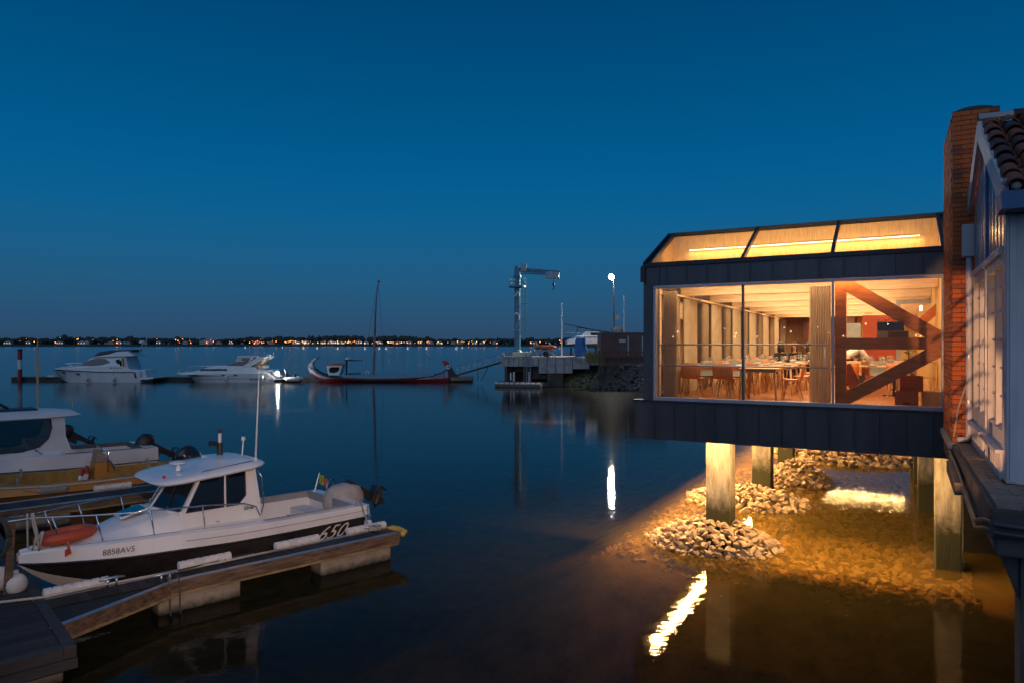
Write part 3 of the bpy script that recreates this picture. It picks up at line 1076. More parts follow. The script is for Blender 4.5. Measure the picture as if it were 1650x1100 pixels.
# posts and frames
MB().box(HX - .02, HX + .155, HYF - .02, HYF + .18, HZ - .02, 6.02).build('corner_post', m_white, ho, bev=.006)
MB().box(HX - .012, HX + .0, HYF - .035, HYF - .02, HZ, 6.0).build('corner_bead', m_white, ho)
MB().box(HX + .012, HX + .075, HYF - .034, HYF - .02, HZ, 6.0).build('corner_board', m_white, ho, bev=.004)
MB().box(HX + .16, HX + 3.5, HYF + .03, HYF + .1, HZ - .02, 6.02).build('front_wall', m_blue, ho)
MB().box(HX + .3, HX + .42, HYF - .01, HYF + .02, HZ, 6.0).build('door_jamb', m_white, ho)
MB().box(HX - .10, HX + 3.5, EY - .02, HYF + .06, 6.03, 6.22).build('eave_board', m_eave, ho)
m_hcurt = cloth('pale_curtain', (0.62, 0.52, 0.40), 0.5)
for (ya, yb_) in ((HYF + .19, -4.74), (-4.56, HYB - .02)):
    w_ = thing('glazed_door', None, None)
    for p_ in ('label', 'category'):
        if p_ in w_:
            del w_[p_]
    w_.parent = ho
    fr = MB()
    fr.box(HX - .02, HX + .08, ya, ya + .10, HZ, 5.62)
    fr.box(HX - .02, HX + .08, yb_ - .10, yb_, HZ, 5.62)
    fr.box(HX - .02, HX + .08, ya + .1, yb_ - .1, 5.50, 5.62)
    fr.box(HX - .02, HX + .08, ya + .1, yb_ - .1, 3.42, 3.62)
    mid = (ya + yb_) / 2
    fr.box(HX - .01, HX + .07, mid - .06, mid + .06, 3.62, 5.5)
    fr.build('frame', m_white, w_)
    for z in (3.98, 4.32, 4.66, 5.0, 5.3):
        MB().box(HX + .03, HX + .05, ya + .1, yb_ - .1, z - .012, z + .012).build('muntin', m_white, w_)
    MB().add([(HX + .04, ya + .1, 3.62), (HX + .04, yb_ - .1, 3.62), (HX + .04, yb_ - .1, 5.5), (HX + .04, ya + .1, 5.5)], [(0, 1, 2, 3)]).build('pane', m_pane, w_)
    MB().box(HX - .10, HX + .08, ya - .02, yb_ + .02, 3.38, 3.42).build('sill', m_white, w_)
    MB().box(HX - .06, HX + .1, ya, yb_, 5.62, 5.70).build('lintel', m_white, w_)
    yy = ya + .05
    while yy < yb_ - .1:
        MB().box(HX - .05, HX - .02, yy, yy + .09, HZ - .02, 3.38).build('slat', m_white, w_)
        yy += .17
    cu = MB()
    pl = []
    for i in range(61):
        y = ya + .05 + (yb_ - ya - .1) * i / 60
        pl.append((HX + .22 + .03 * math.sin(i * 1.5), y))
    cu.loft([[(a, b, 3.3) for a, b in pl], [(a, b, 5.6) for a, b in pl]], closed=False)
    cu.build('curtain', m_hcurt, w_, smooth=True)
MB().box(HX + .0, HX + .08, HYF + .18, HYB, HZ - .02, HZ + .0).build('threshold', m_concq, ho)
MB().box(HX + .9, HX + 3.5, HYF + .1, HYB + 1.5, HZ, 6.0).build('room_wall', m_hcurt, ho)
rl0 = MB().lathe([(.12, 0), (.2, -.12), (.18, -.14)], 12, (HX + .6, -4.6, 5.7)).build('added_room_lamp', m_led, ho)  # added lamp and light behind the curtains, so the panes glow warm
area_light('added_room_light', rl0, (HX + .75, -4.6, 4.7), (0, R(90), 0), 1.6, 3.0, 55, (1.0, 0.58, 0.25))
# roof deck, barrel tiles and ridge
rf = MB()
rf.hexa([(HX - .06, EY, EZ - .10), (HX + 3.6, EY, EZ - .10), (HX + 3.6, RY, RZ_ - .10), (HX - .06, RY, RZ_ - .10)], [(HX - .06, EY, EZ - .02), (HX + 3.6, EY, EZ - .02), (HX + 3.6, RY, RZ_ - .02), (HX - .06, RY, RZ_ - .02)])
rf.hexa([(HX + .4, RY, RZ_ - .10), (HX + 3.6, RY, RZ_ - .10), (HX + 3.6, HYB + 1.3, zroof(HYB + 1.3) - .10), (HX + .4, HYB + 1.3, zroof(HYB + 1.3) - .10)], [(HX + .4, RY, RZ_ - .02), (HX + 3.6, RY, RZ_ - .02), (HX + 3.6, HYB + 1.3, zroof(HYB + 1.3) - .02), (HX + .4, HYB + 1.3, zroof(HYB + 1.3) - .02)])
roof = rf.build('roof', m_tileb, ho)
sd = Vector((0, RY - EY, RZ_ - EZ)).normalized()
sn = Vector((0, -sd.z, sd.y))
L_ = math.hypot(RY - EY, RZ_ - EZ)
tile_me = []
for mt in (m_tile, m_tileb, m_tile):
    b = MB()
    rings = []
    for s_, r_, lift in ((0, .098, .034), (.43, .078, .0)):
        o_, i_ = [], []
        for j in range(9):
            a = math.pi * j / 8
            o_.append(Vector((r_ * math.cos(a), 0, 0)) + sd * s_ + sn * (r_ * .9 * math.sin(a) + lift))
        for j in range(8, -1, -1):
            a = math.pi * j / 8
            o_.append(Vector(((r_ - .016) * math.cos(a), 0, 0)) + sd * s_ + sn * ((r_ - .016) * .9 * math.sin(a) + lift))
        rings.append(o_)
    b.loft(rings, True, True)
    tile_me.append(b.mesh('roof_tile', mt, 40))
rt_ = random.Random(8)
for c in range(12):
    for r in range(8):
        s_ = -.06 + r * .365
        p = Vector((HX + .03 + c * .215 + rt_.uniform(-.008, .008), EY, EZ)) + sd * s_ + sn * (.004 + rt_.uniform(0, .008))
        link('roof_tile', rt_.choice(tile_me), roof, p, (0, 0, rt_.uniform(-.03, .03)))
ch_ = MB()
for c in range(12):
    for r in range(8):
        x = HX + .03 + (c + .5) * .215
        a = Vector((x, EY, EZ)) + sd * (-.05 + r * .365)
        ch_.add([a + Vector((-.06, 0, 0)) + sn * .035, a + sn * .012, a + Vector((.06, 0, 0)) + sn * .035, a + sd * .4 + Vector((-.06, 0, 0)) + sn * .02, a + sd * .4 - sn * .003, a + sd * .4 + Vector((.06, 0, 0)) + sn * .02], [(0, 1, 4, 3), (1, 2, 5, 4)])
ch_.build('channel_tiles', m_tile, roof)['kind'] = 'stuff'
for c in range(9):
    b = MB()
    x = HX - .08 + c * .40
    rings = [[(x + s_, RY + r_ * math.cos(math.pi * j / 8), RZ_ + .02 + r_ * .8 * math.sin(math.pi * j / 8)) for j in range(9)] for s_, r_ in ((0, .13), (.42, .11))]
    b.loft(rings, False)
    b.build('ridge_tile', m_concq if c == 0 else m_tileb, roof, smooth=True)
b = MB()
b.ball(Vector((HX - .02, EY, EZ)) + sd * .12 + sn * .03, (.07, .09, .05))
b.ball(Vector((HX + .03, EY, EZ)) + sd * .0 + sn * .03, (.05, .05, .05))
b.build('verge_mortar', m_concq, roof)
# rainwater hopper, downpipe
hp = thing('downpipe', 'white rainwater hopper and downpipe beside the brick chimney', 'drainpipe', W(5.75, CY0 - .05, 0), TH)
MB().box(.0, .165, -.12, .03, 5.96, 6.46).build('hopper', m_white, hp, bev=.01)
tb_ = MB().tube([(.10, -.03, 5.98), (.10, -.03, 3.30), (.10, -.03, 3.20), (.07, -.04, 3.13), (-.06, -.05, 3.12)], .044, 12)
tb_.build('pipe', m_white, hp, smooth=50)
for z in (5.2, 4.4, 3.7):
    MB().lathe([(.052, 0), (.052, .04)], 12, (.10, -.03, z)).build('bracket', m_galv, hp)

# ------------------------------------------------------------------ quay ledge
QX, QYF = 5.63, -7.82
m_paver = [M('paver_sand', (0.30, 0.24, 0.18), 0.8, var=0.25, scale=6, bump=0.3), M('paver_pink', (0.29, 0.20, 0.155), 0.8, var=0.25, scale=6, bump=0.3), M('paver_grey', (0.23, 0.20, 0.17), 0.8, var=0.25, scale=6, bump=0.3)]
m_qdark0 = M('black_quay_wall', (0.018, 0.016, 0.014), 0.9, var=0.4, scale=1.5)
q = thing('quay', None, None)
for p_ in ('label', 'category'):
    if p_ in q:
        del q[p_]
q.location = W(0, 0, 0)
q.rotation_euler = (0, 0, TH)
q['kind'] = 'structure'
sl_ = MB()
sl_.box(QX, 12, QYF, CY0 - .04, 2.76, 3.04)
sl_.box(QX + .05, 12, QYF + .05, CY0 - .3, 2.58, 2.76)
sl_.build('slab', m_slab, q, bev=.02)
MB().box(QX + .55, 12, 2.6, 3, -3, 2.7).build('quay_wall', m_qdark0, q)
MB().box(QX + .02, 12, CY0 + .4, 2.9, 2.6, 3.0).build('underdeck', m_slab, q)
pv = {}
rp_ = random.Random(9)
y = QYF + .03
row = 0
while y < CY0 - .08:
    xend = HX - .03 if y > HYF - .1 else 7.3
    x = QX + .05 - (.1 if row % 2 else 0)
    while x < xend:
        a, b_ = max(x, QX + .05), min(x + .205, xend)
        if b_ - a > .03:
            k = (round(b_ - a, 2), rp_.randrange(3))
            if k not in pv:
                pv[k] = MB().box(.004, k[0] - .004, .004, .1, -.02, .028).mesh('paver', m_paver[k[1]])
            link('paver', pv[k], q, (a, y, 3.04 + rp_.uniform(-.004, .004)))
        x += .208
    y += .106
    row += 1
cd = MB()
for dz, r_ in ((2.92, .022), (2.84, .018)):
    cd.tube([(QX - .03, CY0, dz), (QX - .04, -4.5, dz - .03), (QX - .04, -6.0, dz - .12), (QX - .04, -6.9, dz - .2), (QX - .04, QYF + .2, dz - .03), (QX + .05, QYF - .04, dz - .02), (QX + .6, QYF - .045, dz - .04), (QX + 3, QYF - .04, dz - .02)], r_, 8)
cd.build('conduit', m_darkgrey, q, smooth=True)
MB().bar((QX - .07, -3.6, 2.80), (QX - .07, -5.2, 2.74), .10, .16).build('cable_trunking', m_fascia, q)
pb = MB()
pb.box(5.90, 6.35, -7.55, -7.15, -3, 2.56)
pb.prism([(5.72, 2.58), (5.90, 2.58), (5.90, 2.10)], lambda a, b, t: (a, t, b), -7.5, -7.2)
pb.build('pier', m_slab, q, bev=.015)

# added unseen street lamp behind the camera, gives the boats their warm light
sl2 = thing('added_street_lamp', 'tall added street lamp with shallow hooded head, unseen behind the viewpoint', 'street lamp', (1.5, -3.2, 2.9), 0)
MB().lathe([(.16, 0), (.14, .1), (.08, .15), (.06, 3.2)], 12).build('pole', m_galv, sl2, smooth=40)
MB().tube([(0, 0, 3.2), (0, .3, 3.45), (0, 1.0, 3.5)], .04, 8).build('arm', m_galv, sl2)
hd = MB()
hd.lathe([(.05, .18), (.28, .06), (.32, 0), (.30, 0)], 16, (0, 1.1, 3.38))
hd.build('lamp_head', m_darkgrey, sl2, smooth=40)
MB().lathe([(.001, .0), (.10, .0), (.10, .02), (.001, .02)], 16, (0, 1.1, 3.36)).build('lens', m_lampw, sl2)
ld = bpy.data.lights.new('added_street_light', 'SPOT')
ld.energy, ld.color, ld.spot_size, ld.spot_blend, ld.shadow_soft_size = 7000, (1.0, 0.66, 0.50), R(52), 1.0, .08
lo = bpy.data.objects.new('added_street_light', ld)
col.objects.link(lo)
lo.parent = sl2
lo.location = (0, 1.1, 3.34)
lo.rotation_euler = Vector((-5.6, 18.9, -5.2)).to_track_quat('-Z', 'Y').to_euler()
# the ground it stands on
tag(MB().box(-95, 4.2, -110, -1.6, -3, 2.9).build('promenade', m_concq), kind='structure')
# a row of small promenade lamps behind the camera, mirrored in the big window
m_prom = emit('promenade_glow', (1.0, 0.72, 0.42), 26)
rq = random.Random(19)
for k in range(15):
    p = W(-21 + 2.1 * k + rq.uniform(-.8, .8), -80 + rq.uniform(-9, 9))
    h = rq.choice((2.6, 3.0, 3.2, 3.9))
    pm_ = MB().tube([(0, 0, 0), (0, 0, h)], .05, 6)
    pm_.k = 1
    pm_.ball((0, 0, h + .12), rq.uniform(.09, .16), 8, 5)
    tag(pm_.build('promenade_lamp', [m_darkgrey, m_prom], loc=(p.x, p.y, 2.9)), 'small round promenade lamp behind the viewpoint, mirrored in the big window', 'street lamp', 'promenade lamps mirrored in the window')

# added unseen stage: low flood lamp lights the bricks, slanting wires cast stripes
ls_ = thing('added_lamp_stage', 'small added stage with a low flood lamp and shadow casting wires, unseen below the viewpoint', 'landing stage', W(2.75, -14.1, 0), TH)
MB().box(-1.2, 1.5, -1.2, 2.2, .3, .5).build('deck', m_deckwood, ls_)
MB().box(-1.0, 1.3, -1.0, 2.0, -.3, .3).build('float', m_float, ls_)
MB().tube([(0, -.12, .5), (0, -.12, 1.55)], .03, 8).build('lamp_post', m_galv, ls_)
MB().box(-.08, .08, -.16, -.06, 1.52, 1.68).build('lamp_housing', m_darkgrey, ls_)
fd = bpy.data.lights.new('added_low_flood', 'SPOT')
fd.energy, fd.color, fd.spot_size, fd.spot_blend, fd.shadow_soft_size = 3800, (1.0, 0.50, 0.22), R(13.5), 0.3, .005
fo = bpy.data.objects.new('added_low_flood', fd)
col.objects.link(fo)
fo.parent = ls_
fo.location = (0, 0, 1.6)
fo.rotation_euler = Vector((3.2, 11.26, 2.75)).to_track_quat('-Z', 'Y').to_euler()
wr_ = MB()
f_ = .133
for zi in (3.05, 3.5, 3.95, 4.4, 4.85, 5.3):
    a = Vector((4.9 - 2.75, 11.26, zi - .85 - 1.6)) * f_ + Vector((0, 0, 1.6))
    b_ = Vector((6.6 - 2.75, 11.26, zi + .85 - 1.6)) * f_ + Vector((0, 0, 1.6))
    wr_.tube([a, b_], .0032, 5)
wr_.tube([(.27, 1.5, .5), (.27, 1.5, 2.3)], .008, 6)
wr_.tube([(.53, 1.5, .5), (.53, 1.5, 2.3)], .008, 6)
wr_.build('shadow_wires', m_steel, ls_)

# ------------------------------------------------------------------ harbour quay with crane, at about 77 m
QY = 77.0
qx = lambda px: (px - 825) / FPX * QY
qz = lambda py: EYE - (py - 555) / FPX * QY
m_qdark = M('damp_quay_wall', (0.07, 0.06, 0.05), 0.9, var=0.4, scale=1.5, bump=0.4, bscale=5)
m_rust = M('rusty_pile', (0.14, 0.06, 0.04), 0.8, var=0.4, scale=3)
m_cream = M('cream_paint', (0.60, 0.54, 0.36), 0.6, var=0.12)
m_crane = M('crane_blue_grey', (0.11, 0.25, 0.34), 0.4, 0.1, var=0.15, scale=2)
m_craneg = M('crane_grey', (0.40, 0.43, 0.44), 0.45, 0.1, var=0.15)
hq = tag(bpy.data.objects.new('harbour_quay', None), kind='structure')
col.objects.link(hq)
mb = MB()
n_ = 7
for i in range(n_):
    a, b = qx(812) + (qx(868) - qx(812)) * i / n_, qx(812) + (qx(868) - qx(812)) * (i + 1) / n_
    MB().box(a + .02, b - .02, QY - .02, QY + .5, qz(590), qz(574)).build('edge_panel', m_concq, hq, bev=.03)
for i in range(6):
    a, b = qx(868) + (qx(950) - qx(868)) * i / 6, qx(868) + (qx(950) - qx(868)) * (i + 1) / 6
    MB().box(a + .02, b - .02, QY - .03, QY + .5, qz(601 if i < 4 else 594), qz(575)).build('edge_panel', m_concq, hq, bev=.03)
MB().box(qx(812), 60, QY + .5, 125, qz(588), qz(575) + .05).build('deck', m_concq, hq)
MB().box(qx(812) - .3, qx(812), QY + .1, 92, qz(590), qz(570)).build('end_wall', m_concq, hq)
MB().box(qx(813), qx(950), QY + 4, QY + 5, -3, qz(590)).build('rear_wall', m_qdark, hq)
for a, b in ((813, 817), (843, 846), (882, 886)):
    MB().box(qx(a), qx(b), QY + .02, QY + .5, -3, qz(574)).build('pile', m_rust, hq)
MB().box(qx(886), qx(908), QY + .05, QY + 4, -3, qz(599)).build('block', m_qdark, hq, bev=.05)
MB().box(qx(817), qx(884), QY + 1.0, QY + 1.6, qz(599), qz(588)).build('cross_beam', m_qdark, hq)
MB().box(qx(858), qx(884), QY + .5, QY + 1.2, qz(610), qz(590)).build('fender_beam', m_qdark, hq)
for a in (828, 853):
    MB().box(qx(a) - .1, qx(a) + .1, QY + 1, QY + 1.3, -3, qz(590)).build('pile', m_galv, hq)

# jib crane
cr = thing('jib_crane', 'tall blue grey jib crane with ring platform on the harbour quay', 'crane', (qx(834), QY + 2.2, qz(575)))
b0 = qz(575)
f = lambda py: EYE - (py - 555) / FPX * (QY + 2.2) - b0
g = lambda px: (px - 834) / FPX * (QY + 2.2)
MB().box(g(826), g(857), -1.2, 1.0, 0, f(567)).build('plinth', m_cream, cr, bev=.05)
MB().lathe([(.62, f(568)), (.60, f(567)), (.36, f(563)), (.355, f(446)), (.36, f(445))], 24).build('column', m_crane, cr, smooth=40)
MB().lathe([(.37, f(450)), (.46, f(448)), (.46, f(444)), (.36, f(443)), (.34, f(433)), (.30, f(432.5))], 20).build('slewing_head', m_crane, cr, smooth=40)
pf = MB()
pf.lathe([(.36, f(463.5)), (.98, f(463.5)), (.98, f(461)), (.36, f(461))], 24)
pf.build('platform', m_crane, cr, smooth=40)
rl_ = MB()
for zz in (449, 455):
    rl_.tube([(.95 * math.cos(a * math.pi / 10), .95 * math.sin(a * math.pi / 10), f(zz)) for a in range(21)], .025, 5)
for a in range(10):
    rl_.tube([(.95 * math.cos(a * math.pi / 5), .95 * math.sin(a * math.pi / 5), f(461)), (.95 * math.cos(a * math.pi / 5), .95 * math.sin(a * math.pi / 5), f(449))], .025, 5)
rl_.build('guard_rail', m_crane, cr)
MB().box(g(840), g(849), -.35, .35, f(438), f(425)).build('winch_box', m_craneg, cr, bev=.04)
MB().box(g(830), g(834), -.1, .1, f(432), f(429)).build('beacon', m_red, cr)
jb = MB()
xa, xb = g(838), g(902)
for (ya_, za0, za1) in ((-.25, 434, 439), (.25, 434, 439)):
    jb.bar((xa, ya_, f(432.5)), (xb, ya_, f(437.5)), .09, .09)
    jb.bar((xa, ya_, f(440.5)), (xb, ya_, f(443)), .09, .09)
    for i in range(13):
        t0, t1 = i / 13, (i + 1) / 13
        top = lambda t: f(432.5 + 5 * t)
        bo = lambda t: f(440.5 + 2.5 * t)
        x0_, x1_ = xa + (xb - xa) * t0, xa + (xb - xa) * t1
        jb.bar((x0_, ya_, top(t0) if i % 2 else bo(t0)), (x1_, ya_, bo(t1) if i % 2 else top(t1)), .06, .06)
for i in range(8):
    t0 = i / 7
    jb.bar((xa + (xb - xa) * t0, -.25, f(440.5 + 2.5 * t0)), (xa + (xb - xa) * t0, .25, f(440.5 + 2.5 * t0)), .06, .06)
jb.bar((xa, 0, f(436)), (g(880), 0, f(439)), .3, .28)
jb.build('jib', m_crane, cr)
MB().box(g(879), g(901), -.3, .3, f(449), f(440)).build('trolley', m_craneg, cr, bev=.05)
hk = MB()
hk.tube([(g(892), 0, f(449)), (g(892), 0, f(456))], .03, 5)
hk.lathe([(.02, f(462)), (.13, f(459)), (.13, f(457)), (.03, f(455.5))], 10, (g(892), 0, 0))
hk.tube([(g(892), 0, f(462)), (g(893.5), 0, f(463.5)), (g(893), 0, f(466)), (g(891), 0, f(466.5)), (g(890.5), 0, f(465))], .05, 6)
hk.tube([(g(902), 0, f(441)), (g(902), 0, f(447)), (g(899), 0, f(451))], .025, 5)
hk.build('hook', m_black, cr)
ld_ = MB()
for sx in (843.5, 848.5):
    ld_.tube([(g(sx), 0, f(464)), (g(sx), 0, f(536))], .035, 5)
for k in range(24):
    zz = 465 + 3 * k
    ld_.tube([(g(843.5), 0, f(zz)), (g(848.5), 0, f(zz))], .02, 4)
for zz in (490, 513, 535):
    ld_.tube([(g(838), 0, f(zz)), (g(849), 0, f(zz))], .03, 5)
ld_.build('ladder', m_crane, cr)
m_letter = M('white_lettering', (0.8, 0.82, 0.82), 0.5, var=0.02)
for chh, py in (('S', 474), ('I', 492), ('C', 510), ('N', 527)):
    t_ = text_mesh(chh, 1.25, m_letter, 'letter', cr, (0, 0, 0), (0, 0, 0), bold=.03, depth=.0, align='CENTER')
    me = t_.data
    a0 = R(240)
    bmx = bmesh.new()
    bmx.from_mesh(me)
    bmesh.ops.subdivide_edges(bmx, edges=bmx.edges, cuts=2)
    for v in bmx.verts:
        x_, y_ = v.co.y, -v.co.x      # letters stand turned on their side up the column
        a = a0 + x_ / .365
        v.co = Vector((.365 * math.cos(a), .365 * math.sin(a), f(py) + y_ * 1.15))
    bmx.to_mesh(me)
    bmx.free()

# quay ladder
ql = MB()
for sx in (848, 855):
    ql.tube([(qx(sx), QY - .12, 0.2), (qx(sx), QY - .12, qz(568)), (qx(sx), QY + .15, qz(566)), (qx(sx), QY + .5, qz(568)), (qx(sx), QY + .5, qz(574))], .05, 6)
for k in range(11):
    z = .4 + k * .3
    ql.tube([(qx(848), QY - .12, z), (qx(855), QY - .12, z)], .03, 5)
tag(ql.build('quay_ladder', m_galv), 'galvanised ladder with hooped handrails down the quay face below the crane', 'ladder')
tag(MB().tube([P(823, 612, QY - .1), P(823, 600, QY - .1)], .09, 8).build('mooring_post', m_gel), 'short pale mooring post by the quay face', 'post')

# inflatable on a launching frame
rbx = thing('rescue_boat', 'red inflatable boat raised on a pale launching frame on the quay', 'boat', (qx(878), QY + 2, qz(575)))
zi = lambda py: EYE - (py - 555) / FPX * (QY + 2) - qz(575)
xi = lambda px: (px - 878) / FPX * (QY + 2)
ib = MB()
for ys in (-.7, .7):
    ib.tube([(xi(861), ys * .3, zi(556)), (xi(866), ys * .8, zi(558)), (xi(875), ys, zi(560)), (xi(893), ys, zi(560)), (xi(897), ys, zi(560))], [.12, .22, .25, .25, .14], 10)
ib.build('tube', m_orange, rbx, smooth=True)
MB().box(xi(864), xi(896), -.6, .6, zi(562.5), zi(560.5)).build('hull_floor', m_black, rbx)
MB().box(xi(870), xi(892), -.7, .7, zi(557.5), zi(556)).build('top_deck', m_fender, rbx)
fr = MB()
for (a, b_, c, d) in ((863, 563, 874, 576), (887, 561, 895, 574), (865, 551, 873, 564), (886, 552, 895, 565)):
    for ys in (-.8, .8):
        fr.tube([(xi(a), ys, zi(b_)), (xi(c), ys, zi(d))], .05, 5)
fr.tube([(xi(885), 0, zi(562)), (xi(885), 0, 0)], .08, 6)
fr.build('launching_frame', m_galv, rbx)
wh = MB()
for ys in (-.8, .8):
    wh.prism([(.32 * math.cos(k * math.pi / 8), .32 * math.sin(k * math.pi / 8)) for k in range(16)], lambda p, q_, t: (xi(881) + p, t, .32 + q_), ys - .12, ys + .12)
wh.build('wheel', m_black, rbx)

# slim masts
for px, py0, py1, Y, lab in ((905, 488, 574, 80, 'slim white mast standing alone beside the blue tarpaulin'), (1005.5, 477, 540, 83, 'slim white mast rising behind the brown container')):
    a, b = P(px, py1, Y), P(px, py0, Y)
    mb = MB().tube([(0, 0, min(0, qz(575) - a.z)), (0, 0, b.z - a.z)], [.075, .05], 8)
    mb.bar((-.35, 0, (b.z - a.z) * .75), (.35, 0, (b.z - a.z) * .75), .03, .03)
    tag(mb.build('boat_mast', m_gel, loc=a), lab, 'mast')

# quay floodlight
LY = 85.0
lp = P(984.5, 447, LY)
fl_ = thing('quay_floodlight', 'tall quay lamp post with brilliant white lamp', 'street lamp', (lp.x + .3, LY, qz(575)))
hz = lp.z - qz(575)
MB().tube([(0.1, 0, 0), (0.05, 0, hz * .5), (0, 0, hz - .1)], [.13, .10, .06], 10).build('pole', M('rusty_pole', (0.28, 0.18, 0.12), 0.7), fl_, smooth=True)
MB().tube([(0, 0, hz - .1), (-.1, -.1, hz + .1), (-.3, -.3, hz + .08)], .045, 8).build('arm', m_galv, fl_)
MB().box(.15, .75, -.25, .25, P(985, 516, LY).z - qz(575), P(985, 508, LY).z - qz(575)).build('switch_box', m_craneg, fl_)
MB().lathe([(.75, 0), (.75, P(0, 533, LY).z - qz(575)), (.95, P(0, 532.5, LY).z - qz(575)), (.95, P(0, 529, LY).z - qz(575)), (.45, P(0, 526, LY).z - qz(575))], 14, (.5, 0, 0)).build('drum_base', m_concq, fl_)
m_flood = emit('floodlamp_white', (1.0, 0.93, 0.78), 420)
hd_b = MB().box(-.75, .15, -.30, -.05, hz - .22, hz + .24)
hd_b.build('lamp_housing', m_darkgrey, fl_)
MB().lathe([(.001, 0), (.33, 0)], 16, caps=False).build('lamp', m_flood, fl_, loc=(-.3, -.31, hz), rot=(R(90), 0, 0))
pd = bpy.data.lights.new('flood_beam', 'SPOT')
pd.energy, pd.color, pd.shadow_soft_size, pd.spot_size, pd.spot_blend = 12000, (1.0, 0.93, 0.80), .25, R(128), .4
po = bpy.data.objects.new('flood_beam', pd)
col.objects.link(po)
po.parent = fl_
po.location = (-.3, -.62, hz - .02)
po.rotation_euler = (R(-78), 0, R(-20))

# stored boat, tarpaulin, container, fence, boom
st_ = thing('stored_boat', 'white motor boat propped ashore behind the blue tarpaulin', 'boat', P(940, 555, 84))
s84 = 84 / FPX
b = MB()
hullp = [(-28, 0), (-24, 1), (30, 1.5), (36, 0), (36, 13), (-13, 14), (-16, 10), (-24, 9), (-28, 5)]
b.prism([(p * s84, q_ * s84) for p, q_ in hullp], lambda p, q_, t: (p, t, q_), -1.5, 1.5)
b.build('hull', m_gel, st_, bev=.06)
b = MB()
b.prism([(p * s84, q_ * s84) for p, q_ in [(-27, 0), (36, 0), (36, -6), (-8, -5), (-22, -2)]], lambda p, q_, t: (p, t, q_), -1.2, 1.2)
b.build('bottom', m_black, st_)
b = MB()
b.prism([(p * s84, q_ * s84) for p, q_ in [(-6, 13), (30, 13), (24, 20), (2, 20)]], lambda p, q_, t: (p, t, q_), -1.1, 1.1)
b.build('cabin', m_gel, st_, bev=.06)
MB().box(-14 * s84, 36 * s84, -1.53, -1.50, 11 * s84, 12 * s84).build('rub_rail', m_darkgrey, st_)
MB().box(10 * s84, 28 * s84, -1.15, -1.10, 14.5 * s84, 18.5 * s84).build('window', m_darkglass, st_)
MB().box(-12 * s84, -7 * s84, -1.52, -1.50, 3 * s84, 8 * s84).build('hatch', m_darkgrey, st_)
b = MB()
for x in (-20, 0, 20):
    b.tube([(x * s84, 0, -5 * s84), (x * s84, 0, qz(575) - P(940, 555, 84).z)], .12, 6)
b.build('prop_stand', m_rust, st_)
b = MB()
for x in (-30, -22, -14, -6):
    b.tube([(x * s84, -1.3, 12 * s84), (x * s84, -1.3, 19 * s84)], .03, 5)
b.tube([(-30 * s84, -1.3, 19 * s84), (-6 * s84, -1.3, 18 * s84)], .03, 5)
b.build('guard_rail', m_steel, st_)
b = MB()
a0_ = P(909, 522, 90)
for (p0, p1) in (((909, 522), (930, 526)), ((930, 526), (955, 531)), ((955, 531), (982, 535)), ((930, 527), (982, 536))):
    b.tube([P(*p0, 90) - a0_, P(*p1, 90) - a0_], .055, 6)
for px in (932, 942, 952, 962, 972):
    b.tube([P(px, 526.5 + (px - 930) * .17, 90) - a0_, P(px + 4, 529 + (px - 930) * .17, 90) - a0_], .05, 4)
b.tube([P(982, 535, 90) - a0_, Vector((P(982, 535, 90).x - a0_.x, 0, qz(575) - a0_.z))], .15, 6)
b.tube([P(930, 526, 90) - a0_, P(930, 536, 90) - a0_], .05, 5)
tag(b.build('lifting_boom', m_rust, loc=a0_), 'thin slanting lattice boom above the white boat ashore', 'crane boom')
tp = MB()
rr = random.Random(6)
rings = []
for i, (z, s_) in enumerate(((0, 1.0), (.6, 1.05), (1.2, .95), (1.8, .9), (2.15, .8), (2.2, .3))):
    rings.append([(s_ * (.68 * math.cos(a * .3927)) * (1 + .12 * rr.uniform(-1, 1)), s_ * .7 * math.sin(a * .3927) * (1 + .12 * rr.uniform(-1, 1)), z) for a in range(16)])
tp.loft(rings, True, True)
tag(tp.build('blue_tarpaulin', m_blue, loc=(P(936, 580, 79).x, 79, qz(575)), smooth=50), 'upright bundle wrapped in a blue tarpaulin on the quay', 'tarpaulin')
m_cont = M('container_brown', (0.13, 0.075, 0.06), 0.6, var=0.25, scale=.8)
ct = thing('brown_container', 'dark brown storage cabin on the quay behind a lattice fence', 'container', (P(968, 580, 76).x, 76, qz(575)))
cw = P(1045, 0, 76).x - P(968, 0, 76).x
chh = P(0, 537, 76).z - qz(575)
MB().box(0, cw + 2, 0, 3, 0.0, chh).build('wall', m_cont, ct)
n_ = 30
for i in range(n_):
    MB().box(i * (cw + 2) / n_ + .05, (i + .5) * (cw + 2) / n_ + .02, -.04, 0, .1, chh - .12).build('rib', m_cont, ct)
MB().box(-.05, cw + 2.05, -.06, 3.05, chh, chh + .1).build('roof_edge', m_darkgrey, ct)
for px in (1012, 1035):
    x = P(px, 0, 76).x - P(968, 0, 76).x
    MB().box(x - .06, x + .06, -.10, -.042, .2, chh - .3).build('post', m_galv, ct)
MB().box(2.0, 2.7, -.08, -.043, chh * .62, chh * .75).build('vent', m_galv, ct)
fe = thing('lattice_fence', 'low dark red lattice fence along the top of the rock bank', 'fence', (P(966, 590, 73).x, 73, qz(575) - .9))
fw = 8.0
for k in range(26):
    x = k * .3
    MB().bar((x, 0, .1), (x + .7, 0, 1.55), .07, .03, (0, 1, 0)).build('slat', m_rust, fe)
    MB().bar((x + .7, .05, .1), (x, .05, 1.55), .07, .03, (0, 1, 0)).build('slat', m_rust, fe)
for z in (.1, 1.55):
    MB().box(0, fw + .5, -.03, .03, z - .05, z + .05).build('rail', m_rust, fe)
